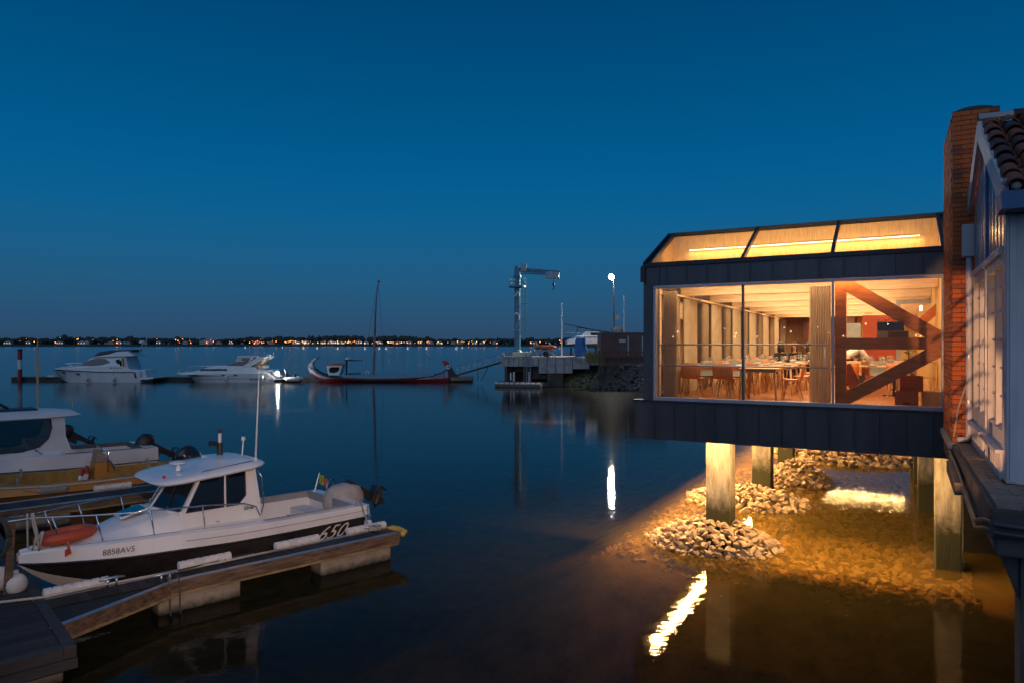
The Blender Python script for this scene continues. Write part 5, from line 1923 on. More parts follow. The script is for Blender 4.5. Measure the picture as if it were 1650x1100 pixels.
# ------------------------------------------------------------------ older white fishing boat with hardtop
S2 = Vector((-13.75, 26.35, 0))
f2 = thing('fishing_boat', 'worn white fishing boat with hardtop and black outboard beyond the yellow boat', 'boat', S2, HEAD)
st2 = [(a, b_, c, d, e * 1.0, f_ - .22, g_, h_ - .02) for a, b_, c, d, e, f_, g_, h_ in SILVER]
s2 = boat_shell(f2, st2, [m_gelold, m_gelold, m_gelold], aft=.5, fwd=2.9, floor=.25, trim=m_darkgrey, deckmat=m_gelold)
foredeck(f2, s2, 3.0, 6.0, .9, 1.1, m_gelold)
b = MB()
for sy in (1, -1):
    x_ = [(2.55, .86), (2.72, 1.05), (2.86, 1.5), (2.88, 2.10), (3.28, 2.12), (3.25, 1.80), (3.35, 1.42), (3.62, 1.16), (4.1, 1.06), (5.6, 1.06), (5.6, .90)]
    b.prism(x_, lambda p, q_, t: (p, sy * (t - (q_ - .9) * .10), q_), .90, .94)
b.build('cabin_side', m_gelold, f2)
for sy in (1, -1):
    gl_ = [(3.29, 2.11), (3.27, 1.80), (3.37, 1.47), (3.63, 1.20), (4.1, 1.08), (5.6, 1.08), (5.0, 2.12)]
    MB().prism(gl_, lambda p, q_, t: (p, sy * (t - (q_ - .9) * .10), q_), .905, .915).build('side_window', glass('cabin_glass', (.6, .62, .63), 1.2, .02, .12), f2)
    b = MB()
    ed = [Vector((p, sy * (.945 - (q_ - .9) * .10), q_)) for p, q_ in gl_[:6]]
    b.tube(ed, .022, 5)
    b.build('window_rubber', m_black, f2, smooth=True)
hardtop(f2, 2.28, 6.2, .98, 2.11, .1, m_gelold, 'hardtop', crown=.2)
MB().box(3.6, 5.4, -.5, .45, 2.36, 2.44).build('roof_hatch', m_black, f2, bev=.03)
b = MB()
b.box(3.2, 3.9, -.75, -.3, .6, 1.35)
b.box(3.2, 3.9, .2, .65, .6, 1.3)
b.box(4.6, 5.2, -.8, .8, .6, 1.2)
b.build('cabin_seats', m_gelold, f2, bev=.04)
b = MB()
b.tube([(0, 0, 0), (0, 0, 2.35)], [.03, .022], 8)
b.bar((0, -.30, 1.92), (0, .30, 1.92), .025, .025)
for y in (-.28, .28):
    b.tube([(0, y, 1.92), (0, y * .4, 0)], .006, 4)
b.tube([(-1.05, -.1, -.02), (-1.05, -.1, .22), (-1.0, -.12, .3)], .015, 5)
b.ball((-1.0, -.12, .31), .05, 8, 5)
b.build('mast', m_oak, f2, loc=(3.55, .1, 2.38))
b = MB()
b.ball((4.9, -.2, 2.53), (.28, .22, .12))
b.tube([(5.0, -.5, 2.48), (4.7, .1, 2.68), (4.4, .3, 2.48)], .05, 6)
b.build('folded_gear', m_black, f2, smooth=True)
outboard(f2, -.02, .1, .50, 62, m_black, 1.15)
b = MB()
for y in (.5, .75):
    b.tube([(1.25 + y, .98, .30), (1.45 + y, .985, .62)], .014, 5)
b.tube([(3.55, .97, .93), (3.75, .99, 1.12)], .025, 6)
b.build('grab_handles', m_steel, f2)
b = MB()
for k, w_ in enumerate((.06, .05, .07, .05, .06, .07)):
    x_ = 1.42 - k * .085
    b.box(x_ - w_, x_, .0, .012, .02 * (k % 2), .10 - .015 * (k % 3))
ga = gun(s2, 1.15)
b.build('name_lettering', m_ink, f2, loc=(0, ga[4] + .005, .22))
b = MB()
ga = gun(s2, .62)
b.add([(.75, 0, .0), (.50, 0, .02), (.56, 0, .09), (.60, 0, .05), (.66, 0, .17), (.64, 0, .05)], [(0, 1, 2, 3, 5), (3, 4, 5)])
b.build('bird_emblem', m_ink, f2, loc=(0, ga[4] - .02 + .03, .24), rot=(R(-8), 0, 0))
b = MB()
wv = [(x, gun(s2, x)[4] * .985 + .018, .23 + (.07 * math.sin((x - .2) * 1.9) if x < 2.4 else -.045)) for x in [.1 + .25 * i for i in range(22)]]
b.tube(wv, .012, 5)
b.build('hull_stripe', m_black, f2)
# grey inflatable beyond it
dg_ = thing('inflatable_dinghy', 'grey inflatable dinghy with tilted black outboard behind the white fishing boat', 'dinghy', (-17.0, 26.7, 0), HEAD)
b = MB()
for sy in (1, -1):
    b.tube([(-.2, sy * .62, .42), (.2, sy * .62, .42), (1.8, sy * .60, .42), (2.6, sy * .30, .52), (2.75, 0, .55)], [.12, .2, .2, .2, .2], 12)
b.build('tube', m_midgrey, dg_, smooth=True)
MB().box(.1, 2.2, -.5, .5, .25, .3).build('floor', m_deckwood, dg_)
MB().box(0, .06, -.45, .45, .2, .85).build('transom', m_deckwood, dg_)
outboard(dg_, -.03, 0, .95, 60, m_black, .9)

# ------------------------------------------------------------------ yellow workboat
S3 = Vector((-10.95, 23.25, 0))
yb_ = thing('yellow_workboat', 'open yellow workboat with small steering console between jetty and white boat', 'boat', S3, HEAD)
st3 = [(a * 1.2, b_, c, d, e, f_ - .26, g_, h_ - .26 + (.0 if a < 4 else .08 * (a - 4))) for a, b_, c, d, e, f_, g_, h_ in SILVER]
s3 = boat_shell(yb_, st3, [m_yellow, m_yellow, m_yellow], aft=.3, fwd=5.6, floor=.22, deckmat=m_yellowd, cap=.16)
b = MB()
xs = [5.6 + .2 * i for i in range(10)]
b.loft([[(x, gun(s3, x)[6], gun(s3, x)[7]) for x in xs], [(x, 0, gun(s3, x)[7] + .06) for x in xs], [(x, -gun(s3, x)[6], gun(s3, x)[7]) for x in xs]], closed=False)
b.build('bow_deck', m_yellowd, yb_, smooth=True)
cn = MB()
cn.hexa([(2.05, -.42, .22), (2.75, -.42, .22), (2.75, .42, .22), (2.05, .42, .22)], [(2.30, -.36, 1.0), (2.68, -.36, 1.0), (2.68, .36, 1.0), (2.30, .36, 1.0)])
con = cn.build('console', m_yellow, yb_, bev=.03)
MB().hexa([(2.32, -.34, 1.0), (2.66, -.34, 1.0), (2.66, .34, 1.0), (2.32, .34, 1.0)], [(2.50, -.26, 1.36), (2.62, -.26, 1.36), (2.62, .26, 1.36), (2.50, .26, 1.36)]).build('console_cover', m_fascia, con, bev=.03)
b = MB()
b.tube([(2.36, .40, .7), (2.36, .42, 1.34), (2.5, .36, 1.42), (2.5, -.36, 1.42), (2.36, -.42, 1.34), (2.36, -.4, .7)], .022, 6)
b.build('console_rail', m_steel, con, smooth=True)
b = MB()
b.lathe([(.17, -.015), (.185, 0), (.17, .015)], 18, (0, 0, 0))
b.tube([(-.17, 0, 0), (.17, 0, 0)], .012, 5)
b.build('steering_wheel', m_steel, con, loc=(2.16, 0, .86), rot=(0, R(-62), 0))


def ring_me():
    b = MB()
    rings = []
    for i in range(24):
        a = 2 * math.pi * i / 24
        rings.append([((.27 + .075 * math.cos(q_ * .785)) * math.cos(a), .06 * math.sin(q_ * .785), (.27 + .075 * math.cos(q_ * .785)) * math.sin(a)) for q_ in range(8)])
    for i in range(24):
        b.loft([rings[i], rings[(i + 1) % 24]], True, k=1 if i in (0, 1, 6, 7, 12, 13, 18, 19) else 0)
    return b.mesh('life_ring', [m_orange, m_gel], 50)


rm = ring_me()
RH = Matrix.Rotation(HEAD, 3, 'Z')
for i, (x, y, lab) in enumerate(((3.02, .30, 'orange and white life ring standing against the yellow console, the outer one'), (2.86, .05, 'orange and white life ring tucked between its twin and the console'))):
    tag(link('life_ring', rm, None, S3 + RH @ Vector((x, y, .58)), (0, R(8), HEAD + R(68 + 8 * i))), lab, 'life ring', 'life rings in the yellow boat')
for (x, y) in ((4.7, .75), (4.4, -.85), (.9, -.9), (1.3, .85)):
    b = MB()
    b.tube([(0, -.16, .16), (0, .16, .16)], .025, 6)
    for yy in (-.07, .07):
        b.tube([(0, yy, -.02), (0, yy, .22)], .03, 8)
    b.build('bollard', m_galv, yb_, loc=(x, y, gun(s3, x)[7] - .02))
outboard(yb_, -.05, 0, .60, 40, m_black, .85, cover=glass('clear_plastic', (.3, .31, .33), 1.6, .2, .5, (.05, .05, .055)))
for (x, y, z, lab, tl) in ((5.6, -1.12, .72, 'grubby cylinder fender on the far gunwale of the yellow boat', 0), (3.9, 1.18, .48, 'grubby cylinder fender hung on the near gunwale of the yellow boat', 0)):
    b = MB()
    b.tube([(-.42, 0, 0), (-.33, 0, 0), (-.30, 0, 0), (.30, 0, 0), (.33, 0, 0), (.42, 0, 0)], [.02, .05, .12, .12, .05, .02], 12)
    b.tube([(.40, 0, 0), (.7, .05, .08)], .012, 5)
    tag(b.build('cylinder_fender', m_float, loc=S3 + RH @ Vector((x, y, z)), rot=(0, 0, HEAD), smooth=40), lab, 'fender')
b = MB()
pts = [(4.7, .75, .74), (5.2, .95, .76), (5.9, .80, .80), (6.8, .9, .5)]
b.tube([(x, y, z) for x, y, z in pts], .014, 5)
b.tube([(.2, 1.13, .62)] + [(x, gun(s3, x)[6] + .03, gun(s3, x)[7] - .04 - .02 * math.sin(x * 5)) for x in (1, 2, 3, 4, 5, 6)], .03, 6)
b.build('mooring_rope', m_rope, yb_, smooth=True)

# ------------------------------------------------------------------ jetties
NX, NY = -DY, DX
JA = math.atan2(DY, DX)
m_edge = M('jetty_edge_timber', (0.125, 0.078, 0.046), 0.7, var=0.7, scale=3, stretch=(1, 6, 6), bump=0.4, bscale=8)
m_lip = M('jetty_lower_rail', (0.25, 0.18, 0.085), 0.7, var=0.5, scale=3, stretch=(1, 6, 6))
m_plank = [M('plank_' + n_, c, 0.75, var=0.4, scale=5, stretch=(14, 1, 1), bump=0.5, bscale=12) for n_, c in (('dark', (0.016, 0.015, 0.015)), ('mid', (0.025, 0.022, 0.021)), ('pale', (0.036, 0.031, 0.028)))]
rj = random.Random(31)


def jetty(label, origin, length, width, floats, z=.55, gusset=0.0, shift=0):
    """origin: middle of the free end; local -x runs back to the root"""
    t = thing('finger_jetty', label, 'jetty', (origin[0], origin[1], 0), JA)
    h = width / 2
    n = int(length / .145)
    pm = [MB().box(.004, .141, -h + .055, h - .055, -.03, 0).mesh('plank', m) for m in m_plank]
    for k in range(n):
        link('plank', pm[rj.randrange(3)], t, (-length + k * .145, 0, z - .004 + rj.uniform(-.003, .003)))
    for sy in (1, -1):
        b = MB()
        length_, length = length, (length - gusset[0] if gusset and sy < 0 else length)
        b.box(-length, 0, sy * h - .05, sy * h + .05, z - .20, z - .005, 0)
        b.box(-length, 0, sy * h - .056, sy * h + .056, z - .003, z + .012, 2)
        b.box(-length, .02, sy * h - .06, sy * h + .06, z - .25, z - .203, 1)
        b.build('edge_beam', [m_edge, m_lip, m_galv], t)
        length = length_
    b = MB()
    b.box(.0, .06, -h - .05, h + .05, z - .21, z + .0)
    b.build('end_beam', m_edge, t)
    for (a, b_) in floats:
        MB().box(-b_, -a, -h + .02, h - .02, -.25, z - .255).build('float', m_float, t, bev=.03)
    if gusset:
        b = MB()
        L_, G_ = gusset
        A, B, C = (-length, -h - .06), (-length + L_, -h - .06), (-length, -h - G_)
        b.add([(A[0], A[1], z - .01), (B[0], B[1], z - .01), (C[0], C[1], z - .01), (A[0], A[1], z - .06), (B[0], B[1], z - .06), (C[0], C[1], z - .06)], [(0, 2, 1), (3, 4, 5), (0, 1, 4, 3), (1, 2, 5, 4), (2, 0, 3, 5)])
        g_ = b.build('gusset', m_plank[0], t)
        b = MB()
        b.bar((C[0], C[1], z - .10), (B[0], B[1], z - .10), .09, .20)
        b.build('gusset_beam', m_edge, t)
        b = MB()
        b.bar((C[0], C[1], z + .004), (B[0], B[1], z + .004), .10, .012)
        b.build('gusset_rail', m_galv, t)
        b = MB()
        b.bar((C[0], C[1] - .01, z - .226), (B[0], B[1] - .01, z - .226), .10, .05)
        b.build('gusset_lip', m_lip, t)
    return t


J1 = (-2.665, 15.18)
JL = 6.45
j1 = jetty('weathered plank finger jetty beside the black and white boat', J1, JL, .50, [(.12, 1.75), (3.35, 4.75)], gusset=(1.85, .95))
b = MB()
b.tube([(.10, -.31, .50), (.20, -.26, .52), (.24, 0, .52), (.20, .20, .52), (.05, .28, .5)], [.05, .075, .075, .075, .05], 10)
b.build('corner_bumper', M('yellow_bumper', (0.50, 0.33, 0.07), 0.5, var=.2), j1, smooth=True)
j2 = jetty('weathered plank finger jetty between the yellow workboat and the black and white boat', (-9.35, 20.45), 7.5, 1.0, [(.2, 1.8), (3.2, 4.6)])
# main walkway
E0 = Vector((-5.86, 9.36, 0))
wk = thing('main_walkway', 'wide grey plank walkway that the finger jetties join', 'walkway', E0, JA)
WL, WW, z = 17.0, 2.2, .56
pm = [MB().box(-WW + .16, -.16, .004, .138, -.03, 0).mesh('plank', m) for m in m_plank]
for k in range(int((WL - .3) / .142)):
    link('plank', pm[rj.randrange(3)], wk, (0, .16 + k * .142, z + rj.uniform(-.003, .003)))
m_walk = M('grey_walkway_timber', (0.036, 0.034, 0.034), 0.7, var=0.35, scale=3, stretch=(1, 5, 5), bump=0.3, bscale=8)
for (x0_, x1_, y0_, y1_) in ((-.15, 0, 0, WL), (-WW, -WW + .15, 0, WL), (-WW + .15, -.15, 0, .15)):
    MB().box(x0_, x1_, y0_, y1_, z - .16, z + .008).build('edge_board', m_walk, wk, bev=.008)
b = MB()
b.box(-WW, .01, -.012, .0, z - .30, z - .17)
b.box(-.0, .012, 0, WL, z - .30, z - .17)
b.box(-WW, -.0, .0, WL, z - .30, z - .165)
b.build('lower_rail', m_walk, wk)
for k in range(4):
    MB().box(-WW + .1, -.1, .3 + k * 4.4, 2.6 + k * 4.4, -.25, z - .303).build('float', m_float, wk, bev=.03)


def rib_fender_me(L_, n=7):
    pts, rs_ = [(-L_ / 2, 0, 0)], [.03]
    for k in range(n):
        a = -L_ / 2 + L_ * k / n
        w_ = L_ / n
        pts += [(a + .012, 0, 0), (a + w_ * .12, 0, 0), (a + w_ * .88, 0, 0), (a + w_ - .012, 0, 0)]
        rs_ += [.072, .088, .088, .072]
    pts.append((L_ / 2, 0, 0))
    rs_.append(.03)
    return MB().tube(pts, rs_, 12).mesh('jetty_fender', m_fender, 50)


FM = rib_fender_me(.95)
J3 = Vector((J1[0], J1[1], 0))
RJ = Matrix.Rotation(JA, 3, 'Z')
for s_, lab in ((.40, 'ribbed white fender on the jetty by the stern of boat 650, end of the jetty'), (2.0, 'ribbed white fender on the jetty edge under the number 650'), (3.8, 'ribbed white fender on the jetty edge beside the middle of the black hull'), (5.84, 'ribbed white fender on the jetty edge under the bow of the black and white boat')):
    tag(link('jetty_fender', FM, None, J3 + RJ @ Vector((-s_, .31, .61)), (0, 0, JA)), lab, 'fender', 'ribbed fenders on the jetties')
tag(link('jetty_fender', FM, None, Vector((-9.35, 20.45, 0)) + RJ @ Vector((-2.0, .58, .62)), (0, 0, JA)), 'ribbed pale fender on the jetty edge beside the yellow workboat', 'fender', 'ribbed fenders on the jetties')
for s_, y, lab in ((5.35, .2, 'galvanised cleat on the jetty under the bow of the boat'), (4.62, -.18, 'galvanised cleat on the outer jetty edge where ropes hang down'), (.35, .12, 'galvanised cleat at the tip of the jetty')):
    tag(cleat(None, J3 + RJ @ Vector((-s_, y, .555)), JA, 1.5, 'dock_cleat'), lab, 'cleat', 'cleats on the jetty')
b = MB()
for dx in (0, .16):
    b.tube([(-4.62 + dx, -.2, .63), (-4.6 + dx, -.29, .60), (-4.6 + dx, -.345, .4), (-4.6 + dx, -.355, .1), (-4.58 + dx, -.36, -.1)], .016, 6)
b.tube([(-4.62, -.26, .66), (-4.4, .1, .60), (-3.5, .25, .585), (-2.9, .27, .59)], .014, 6)
tag(b.build('hanging_rope', m_rope_dark, loc=J3, rot=(0, 0, JA), smooth=True), 'dark mooring ropes looped over the jetty edge down to the water', 'rope')
b = MB()
hw_ = J3 + RJ @ Vector((-.35, .12, .64))
st_w = SB + RB @ Vector((.15, 1.0, .92))
d_ = hw_ - st_w
b.tube([(0, 0, 0), d_ * .35 + Vector((0, 0, -.1)), d_ * .7 + Vector((0, 0, -.12)), d_, d_ + Vector((.05, .05, -.05))], .014, 6)
rr_ = random.Random(2)
coil = [d_ + Vector((.10 * math.cos(k * .7) + rr_.uniform(-.02, .02), .10 * math.sin(k * .7), -.05 + .004 * k)) for k in range(26)]
b.tube(coil, .016, 6)
tag(b.build('stern_line', m_rope, loc=st_w, smooth=True), 'pale stern rope from the boat to the coil at the jetty tip', 'rope')
b = MB()
p0 = P(0, 960, 11.2)
pts = [J3 + RJ @ Vector(v) for v in ((-7.6, .75, .60), (-6.9, .40, .60), (-6.3, .22, .585), (-5.6, .19, .60), (-4.8, .22, .575), (-3.6, .17, .575), (-2.4, .19, .575))]
b.tube([Vector(p) - Vector(pts[0]) for p in pts], .022, 8)
tag(b.build('mooring_hose', m_rope, loc=pts[0], smooth=True), 'pale rope lying along the inner edge of the jetty planks', 'rope')
# post, coiled hose, ball fender and bow ropes at the root
pp = P(12, 958, 11.3)
b = MB()
b.hexa([(-.06, -.03, 0), (.06, -.03, 0), (.06, .03, 0), (-.06, .03, 0)], [(-.045, -.03, 1.16), (.045, -.03, 1.16), (.045, .03, 1.16), (-.045, .03, 1.16)])
tag(b.build('mooring_stake', m_edge, loc=(pp.x, pp.y, .55), rot=(0, R(3), JA)), 'thin brown wooden stake standing at the jetty root', 'post')
b = MB()
for k in range(3):
    b.tube([(.16 * math.cos(a * .35) * (1 + .06 * k), .03 * k, .75 + .30 * math.sin(a * .35) * (1 + .05 * k)) for a in range(19)], .016, 6)
tag(b.build('coiled_hose', m_rope_dark, loc=(pp.x - .12, pp.y - .06, .72), smooth=True), 'dark coil of hose hung on the wooden stake', 'hose')
b = MB()
b.ball((0, 0, .17), (.17, .17, .18), 14, 8)
b.ball((-.22, -.05, .28), (.15, .15, .20), 12, 8)
b.lathe([(.04, .33), (.04, .4)], 8)
tag(b.build('ball_fender', m_fender, loc=(pp.x + .05, pp.y + .12, .50), smooth=True), 'dirty white ball fender beside the wooden stake', 'fender')
b = MB()
bw = SB + RB @ Vector((6.2, .16, 1.5))
rr_ = random.Random(5)
for k in range(5):
    dx, dy = rr_.uniform(-.05, .05), rr_.uniform(-.05, .05)
    b.tube([(dx, dy, .04), (dx * 1.5 + .03, dy, -.2), (dx * 2 + .06, dy * 2, -.42 - .05 * k), (dx + .1, dy, -.50 - .04 * k), (dx + .16, dy + .04, -.3)], .016, 6)
tag(b.build('bow_rope', m_rope, loc=bw, smooth=True), 'hank of grey rope hanging from the bow rail', 'rope')
b = MB()
b.tube([(0, 0, 0), (.01, .0, -.12), (-.03, .02, -.22)], .02, 6)
b.add([(-.06, 0, -.16), (.03, .01, -.12), (.05, .02, -.22), (-.08, .03, -.30)], [(0, 1, 2, 3)])
tag(b.build('red_ribbon', m_orange, loc=SB + RB @ Vector((5.72, .58, 1.05))), 'scrap of red cord tied at the foot of the bow rail', 'ribbon')

# ------------------------------------------------------------------ far boats at the dock, about 87 m
YY = 86.6
u = YY / FPX


def side_profile(poly, w0, w1, z0, z1, n_y=1):
    """closed solid from a side profile (x,z): half width w0 at z0 narrowing to w1 at z1"""
    wz = lambda z: w0 + (w1 - w0) * min(1, max(0, (z - z0) / (z1 - z0)))
    return MB().prism([(a, c) for a, c in poly], lambda p, q_, t: (p, t * wz(q_), q_), -1, 1)


def far_hull(t, X0, X1, st, mats, name='hull'):
    """st: px along the hull, (keel z, half beam at rail, rail z, half beam at water) with metres"""
    rings = []
    for (x, zk, bw_, zr, br) in st:
        rings.append([(x, br, zr), (x, (br + bw_) / 2 * 1.02, (zr + 0.15) * .55 + zk * .2), (x, bw_, max(zk, 0.0)), (x, 0, min(zk, 0.1) - .05 if zk < .3 else zk), (x, -bw_, max(zk, 0.0)), (x, -(br + bw_) / 2 * 1.02, (zr + 0.15) * .55 + zk * .2), (x, -br, zr)])
    b = MB()
    b.loft(rings, closed=False, ks=[0, 0, 1, 1, 0, 0])
    b.add(rings[-1], [tuple(range(7))], 0)
    # deck
    b.loft([[(r[0][0], r[0][1], r[0][2]) for r in rings], [(r[0][0], 0, r[0][2] + .06) for r in rings], [(r[6][0], r[6][1], r[6][2]) for r in rings]], closed=False, k=0)
    return b.build(name, mats, t, smooth=40)


def pxz(px0):
    return lambda px, py: ((px - px0) * u, EYE - (py - 555) * u)


# flybridge yacht
y1 = thing('flybridge_yacht', 'white flybridge motor yacht with dark canvas top at the far dock', 'yacht', ((87 - 825) * u, YY, 0))
c = pxz(87)
st = [(c(87, 0)[0], c(0, 596)[1], .02, c(0, 593)[1], .05), (c(95, 0)[0], .8, .05, c(0, 593.5)[1], .75), (c(104, 0)[0], .25, .35, c(0, 594)[1], 1.2), (c(118, 0)[0], -.1, .95, c(0, 594.5)[1], 1.55), (c(145, 0)[0], -.3, 1.45, c(0, 595.5)[1], 1.75), (c(190, 0)[0], -.3, 1.6, c(0, 597)[1], 1.8), (c(228, 0)[0], -.3, 1.55, c(0, 597)[1], 1.75), (c(237, 0)[0], -.3, 1.5, c(0, 597)[1], 1.7)]
far_hull(y1, 0, 0, st, [m_gel, m_gel])
MB().tube([(x, -(br + .02), zr - .08) for (x, zk, bw_, zr, br) in catmull(st[:7], 3)], .05, 5).build('rub_rail', m_darkgrey, y1)
poly = [c(*p) for p in ((100, 593.8), (110, 590.8), (126, 588.6), (142, 587.3), (157, 576.5), (163, 574.2), (186, 571.8), (206, 569.5), (216, 567.3), (221, 567), (212, 574), (204, 581), (205, 588), (222, 594.5), (235, 594.6), (237, 597), (150, 597))]
side_profile(poly, 1.65, 1.15, 2.0, 3.8).build('superstructure', m_gel, y1, bev=.05)
poly = [c(*p) for p in ((143, 587.2), (151, 581.5), (160, 578), (170, 576.9), (180, 577.2), (189, 582), (178, 586), (165, 587.6))]
side_profile(poly, 1.69, 1.30, 2.0, 3.8).build('cabin_window', m_darkglass, y1)
poly = [c(*p) for p in ((160, 575.3), (226, 572.8), (227, 571.6), (222, 570), (216, 565.2), (200, 566.2), (186, 570.4), (163, 574))]
side_profile(poly, 1.6, 1.5, 2.9, 3.9).build('flybridge', m_gel, y1, bev=.04)
b = side_profile([c(*p) for p in ((161, 573.6), (168, 567), (185, 564), (222, 562.6), (222, 565.2), (200, 566.6), (186, 570.6))], 1.4, 1.0, 3.2, 4.0)
b.build('canvas_top', m_black, y1, bev=.05)
for (p0, p1, p2, p3, k_) in (((197, 579.5), (203, 577.5), (209, 595), (205, 592), 0), ((206, 576), (209, 575.5), (211, 594.5), (209, 594.5), 1)):
    side_profile([c(*p) for p in (p0, p1, p2, p3)], 1.62, 1.55, 1.5, 3.0).build('aft_window' if k_ == 0 else 'aft_post', m_darkglass if k_ == 0 else m_oak, y1)
side_profile([c(*p) for p in ((209.5, 574), (212, 574), (219, 594.5), (211.5, 594.5))], 1.5, 1.4, 1.5, 3.0).build('aft_canvas', m_fender, y1)
side_profile([c(*p) for p in ((225, 607.4), (258, 606.3), (258, 608.4), (248, 610), (225, 610.2))], 1.6, 1.6, 0, 1).build('swim_platform', m_gel, y1, bev=.04)
side_profile([c(*p) for p in ((234, 595), (243, 595), (245, 607), (234, 607.4))], 1.3, 1.3, 0, 1).build('transom_seat', m_gelold, y1, bev=.08)
side_profile([c(*p) for p in ((227.5, 597), (230, 597), (231.5, 607), (229, 607))], 1.73, 1.73, 0, 1).build('transom_gate', m_black, y1)
for px in (114, 144 - 5):
    MB().ball((c(px, 0)[0], -1.45 if px < 120 else -1.72, c(0, 601)[1] + (.15 if px < 120 else 0)), (.24, .06, .1), 10, 6).build('porthole', m_black, y1)
for px in (155, 197):
    b = MB()
    b.tube([(c(px, 0)[0], -1.86, c(0, 607.5 + 5)[1] - .0), (c(px, 0)[0], -1.90, c(0, 606)[1])], [.14, .15], 10)
    b.tube([(c(px, 0)[0], -1.88, c(0, 606)[1]), (c(px, 0)[0], -1.78, c(0, 595)[1])], .02, 4)
    b.build('fender', m_fender, y1, smooth=True)
b = MB()
for sy in (-1, 1):
    b.tube([(*c(88, 594)[:1], sy * .1, c(0, 586)[1])] + [(c(p, 0)[0], sy * w_, c(0, q_)[1]) for p, q_, w_ in ((98, 585.5, .7), (112, 585, 1.1), (121, 585.5, 1.3), (127, 588.5, 1.35))], .03, 5)
    for p, q_, w_ in ((88, 594, .1), (97, 592, .7), (104, 591, .95), (120, 588, 1.2)):
        b.tube([(c(p + 6, 0)[0], sy * w_, c(0, q_)[1]), (c(p, 0)[0], sy * w_, c(0, 585.5)[1])], .025, 5)
for p in (233, 243):
    b.tube([(c(p, 0)[0], -1.2, c(0, 595)[1]), (c(p, 0)[0], -1.2, c(0, 592)[1])], .05, 5)
b.build('guard_rail', m_steel, y1)
b = MB()
b.tube([(c(223, 0)[0], .2, c(0, 565)[1]), (c(230, 0)[0], .2, c(0, 552)[1])], .04, 5)
b.lathe([(.05, -.1), (.35, -.05), (.36, .1), (.2, .25), (.05, .28)], 12, (c(227.5, 0)[0], .2, c(0, 552)[1]))
b.tube([(c(232, 0)[0], .4, c(0, 560)[1]), (c(233.5, 0)[0], .4, c(0, 543)[1])], .03, 5)
b.build('radar_mast', m_gel, y1)
b = MB()
for k, w_ in enumerate((.22, .10, .16, .12, .20, .14, .12)):
    x_ = c(190, 0)[0] + k * .2
    b.box(x_, x_ + w_ * .8, -1.66, -1.60, c(0, 592.4)[1] + (k % 2) * .04, c(0, 590.6)[1] - (k % 3) * .04)
b.build('name_lettering', m_ink, y1)

# sports cruiser
y2 = thing('sports_cruiser', 'white sports cruiser with raked arch and small canopy at the far dock', 'yacht', ((289 - 825) * u, YY, 0))
c = pxz(289)
st = [(c(303, 0)[0], c(0, 603)[1], .03, c(0, 600.5)[1], .25), (c(310, 0)[0], .35, .1, c(0, 600.8)[1], .8), (c(318, 0)[0], -.05, .5, c(0, 601)[1], 1.15), (c(335, 0)[0], -.3, 1.1, c(0, 601)[1], 1.5), (c(365, 0)[0], -.3, 1.5, c(0, 600.5)[1], 1.7), (c(410, 0)[0], -.3, 1.6, c(0, 600)[1], 1.75), (c(438, 0)[0], -.3, 1.5, c(0, 600)[1], 1.7), (c(448, 0)[0], -.3, 1.4, c(0, 606)[1], 1.6)]
far_hull(y2, 0, 0, st, [m_gel, m_gelold])
for k_, dz in enumerate((.30, .62)):
    MB().tube([(x, -((br * (.93 - .0 * k_) + .05)), zr - dz) for (x, zk, bw_, zr, br) in catmull(st[2:7], 3)], .03, 4).build('hull_stripe', m_midgrey, y2)
poly = [c(*p) for p in ((291, 599.3), (304, 599), (318, 597.6), (331, 595), (345, 590), (358, 588), (372, 588), (400, 588.3), (416, 590.5), (424, 595), (442, 595), (450, 599), (462, 609.5), (448, 610.5), (440, 602), (303, 602.5))]
side_profile(poly, 1.62, 1.45, 1.0, 2.2).build('superstructure', m_gel, y2, bev=.04)
MB().box(c(289.5, 0)[0], c(304, 0)[0], -.3, .3, c(0, 600.6)[1], c(0, 599.2)[1]).build('bow_pulpit', m_gel, y2)
b = MB()
b.box(c(288.5, 0)[0], c(291, 0)[0], -.1, .1, c(0, 599)[1], c(0, 595)[1])
b.build('anchor', m_galv, y2, bev=.03)
for a0_, a1_ in ((331, 345.5), (346.5, 367), (368, 373)):
    side_profile([c(*p) for p in ((a0_, 595.8), (a0_ + 3 if a0_ == 331 else a0_, 593.6 if a0_ == 331 else 593.2), (a1_, 593), (a1_ + (2 if a0_ == 368 else 0), 595.3))], 1.64, 1.60, 1.0, 2.2).build('hull_window', m_darkglass, y2)
side_profile([c(*p) for p in ((372, 588), (388, 582.3), (405, 582.5), (400, 588.3))], 1.48, 1.30, 2.0, 2.6).build('windscreen', m_darkglass, y2)
side_profile([c(*p) for p in ((385, 582), (389, 574.8), (415, 575), (408, 582))], 1.30, 1.15, 2.4, 3.2).build('canopy_side', m_fender, y2)
side_profile([c(*p) for p in ((396, 580.5), (395, 578), (398, 576.6), (408, 576.6), (409, 578.5), (405, 582))], 1.32, 1.17, 2.4, 3.2).build('canopy_window', m_darkglass, y2)
side_profile([c(*p) for p in ((388, 574.8), (389, 572.6), (410, 572.3), (421, 573.3), (421, 575), (388, 575.4))], 1.35, 1.2, 2.9, 3.2).build('canopy_top', m_gelold, y2, bev=.05)
for sy in (1, -1):
    side_ = MB().prism([c(*p) for p in ((398, 589), (410, 589.5), (434, 576), (437, 573), (429, 574), (420, 576))], lambda p, q_, t: (p, sy * t - sy * (q_ - 2) * .12, q_), 1.42, 1.60)
    side_.build('radar_arch', m_gel, y2, bev=.03)
MB().box(c(427, 0)[0], c(437, 0)[0], -1.35, 1.35, c(0, 576.4)[1], c(0, 574.2)[1]).build('arch_top', m_gel, y2, bev=.03)
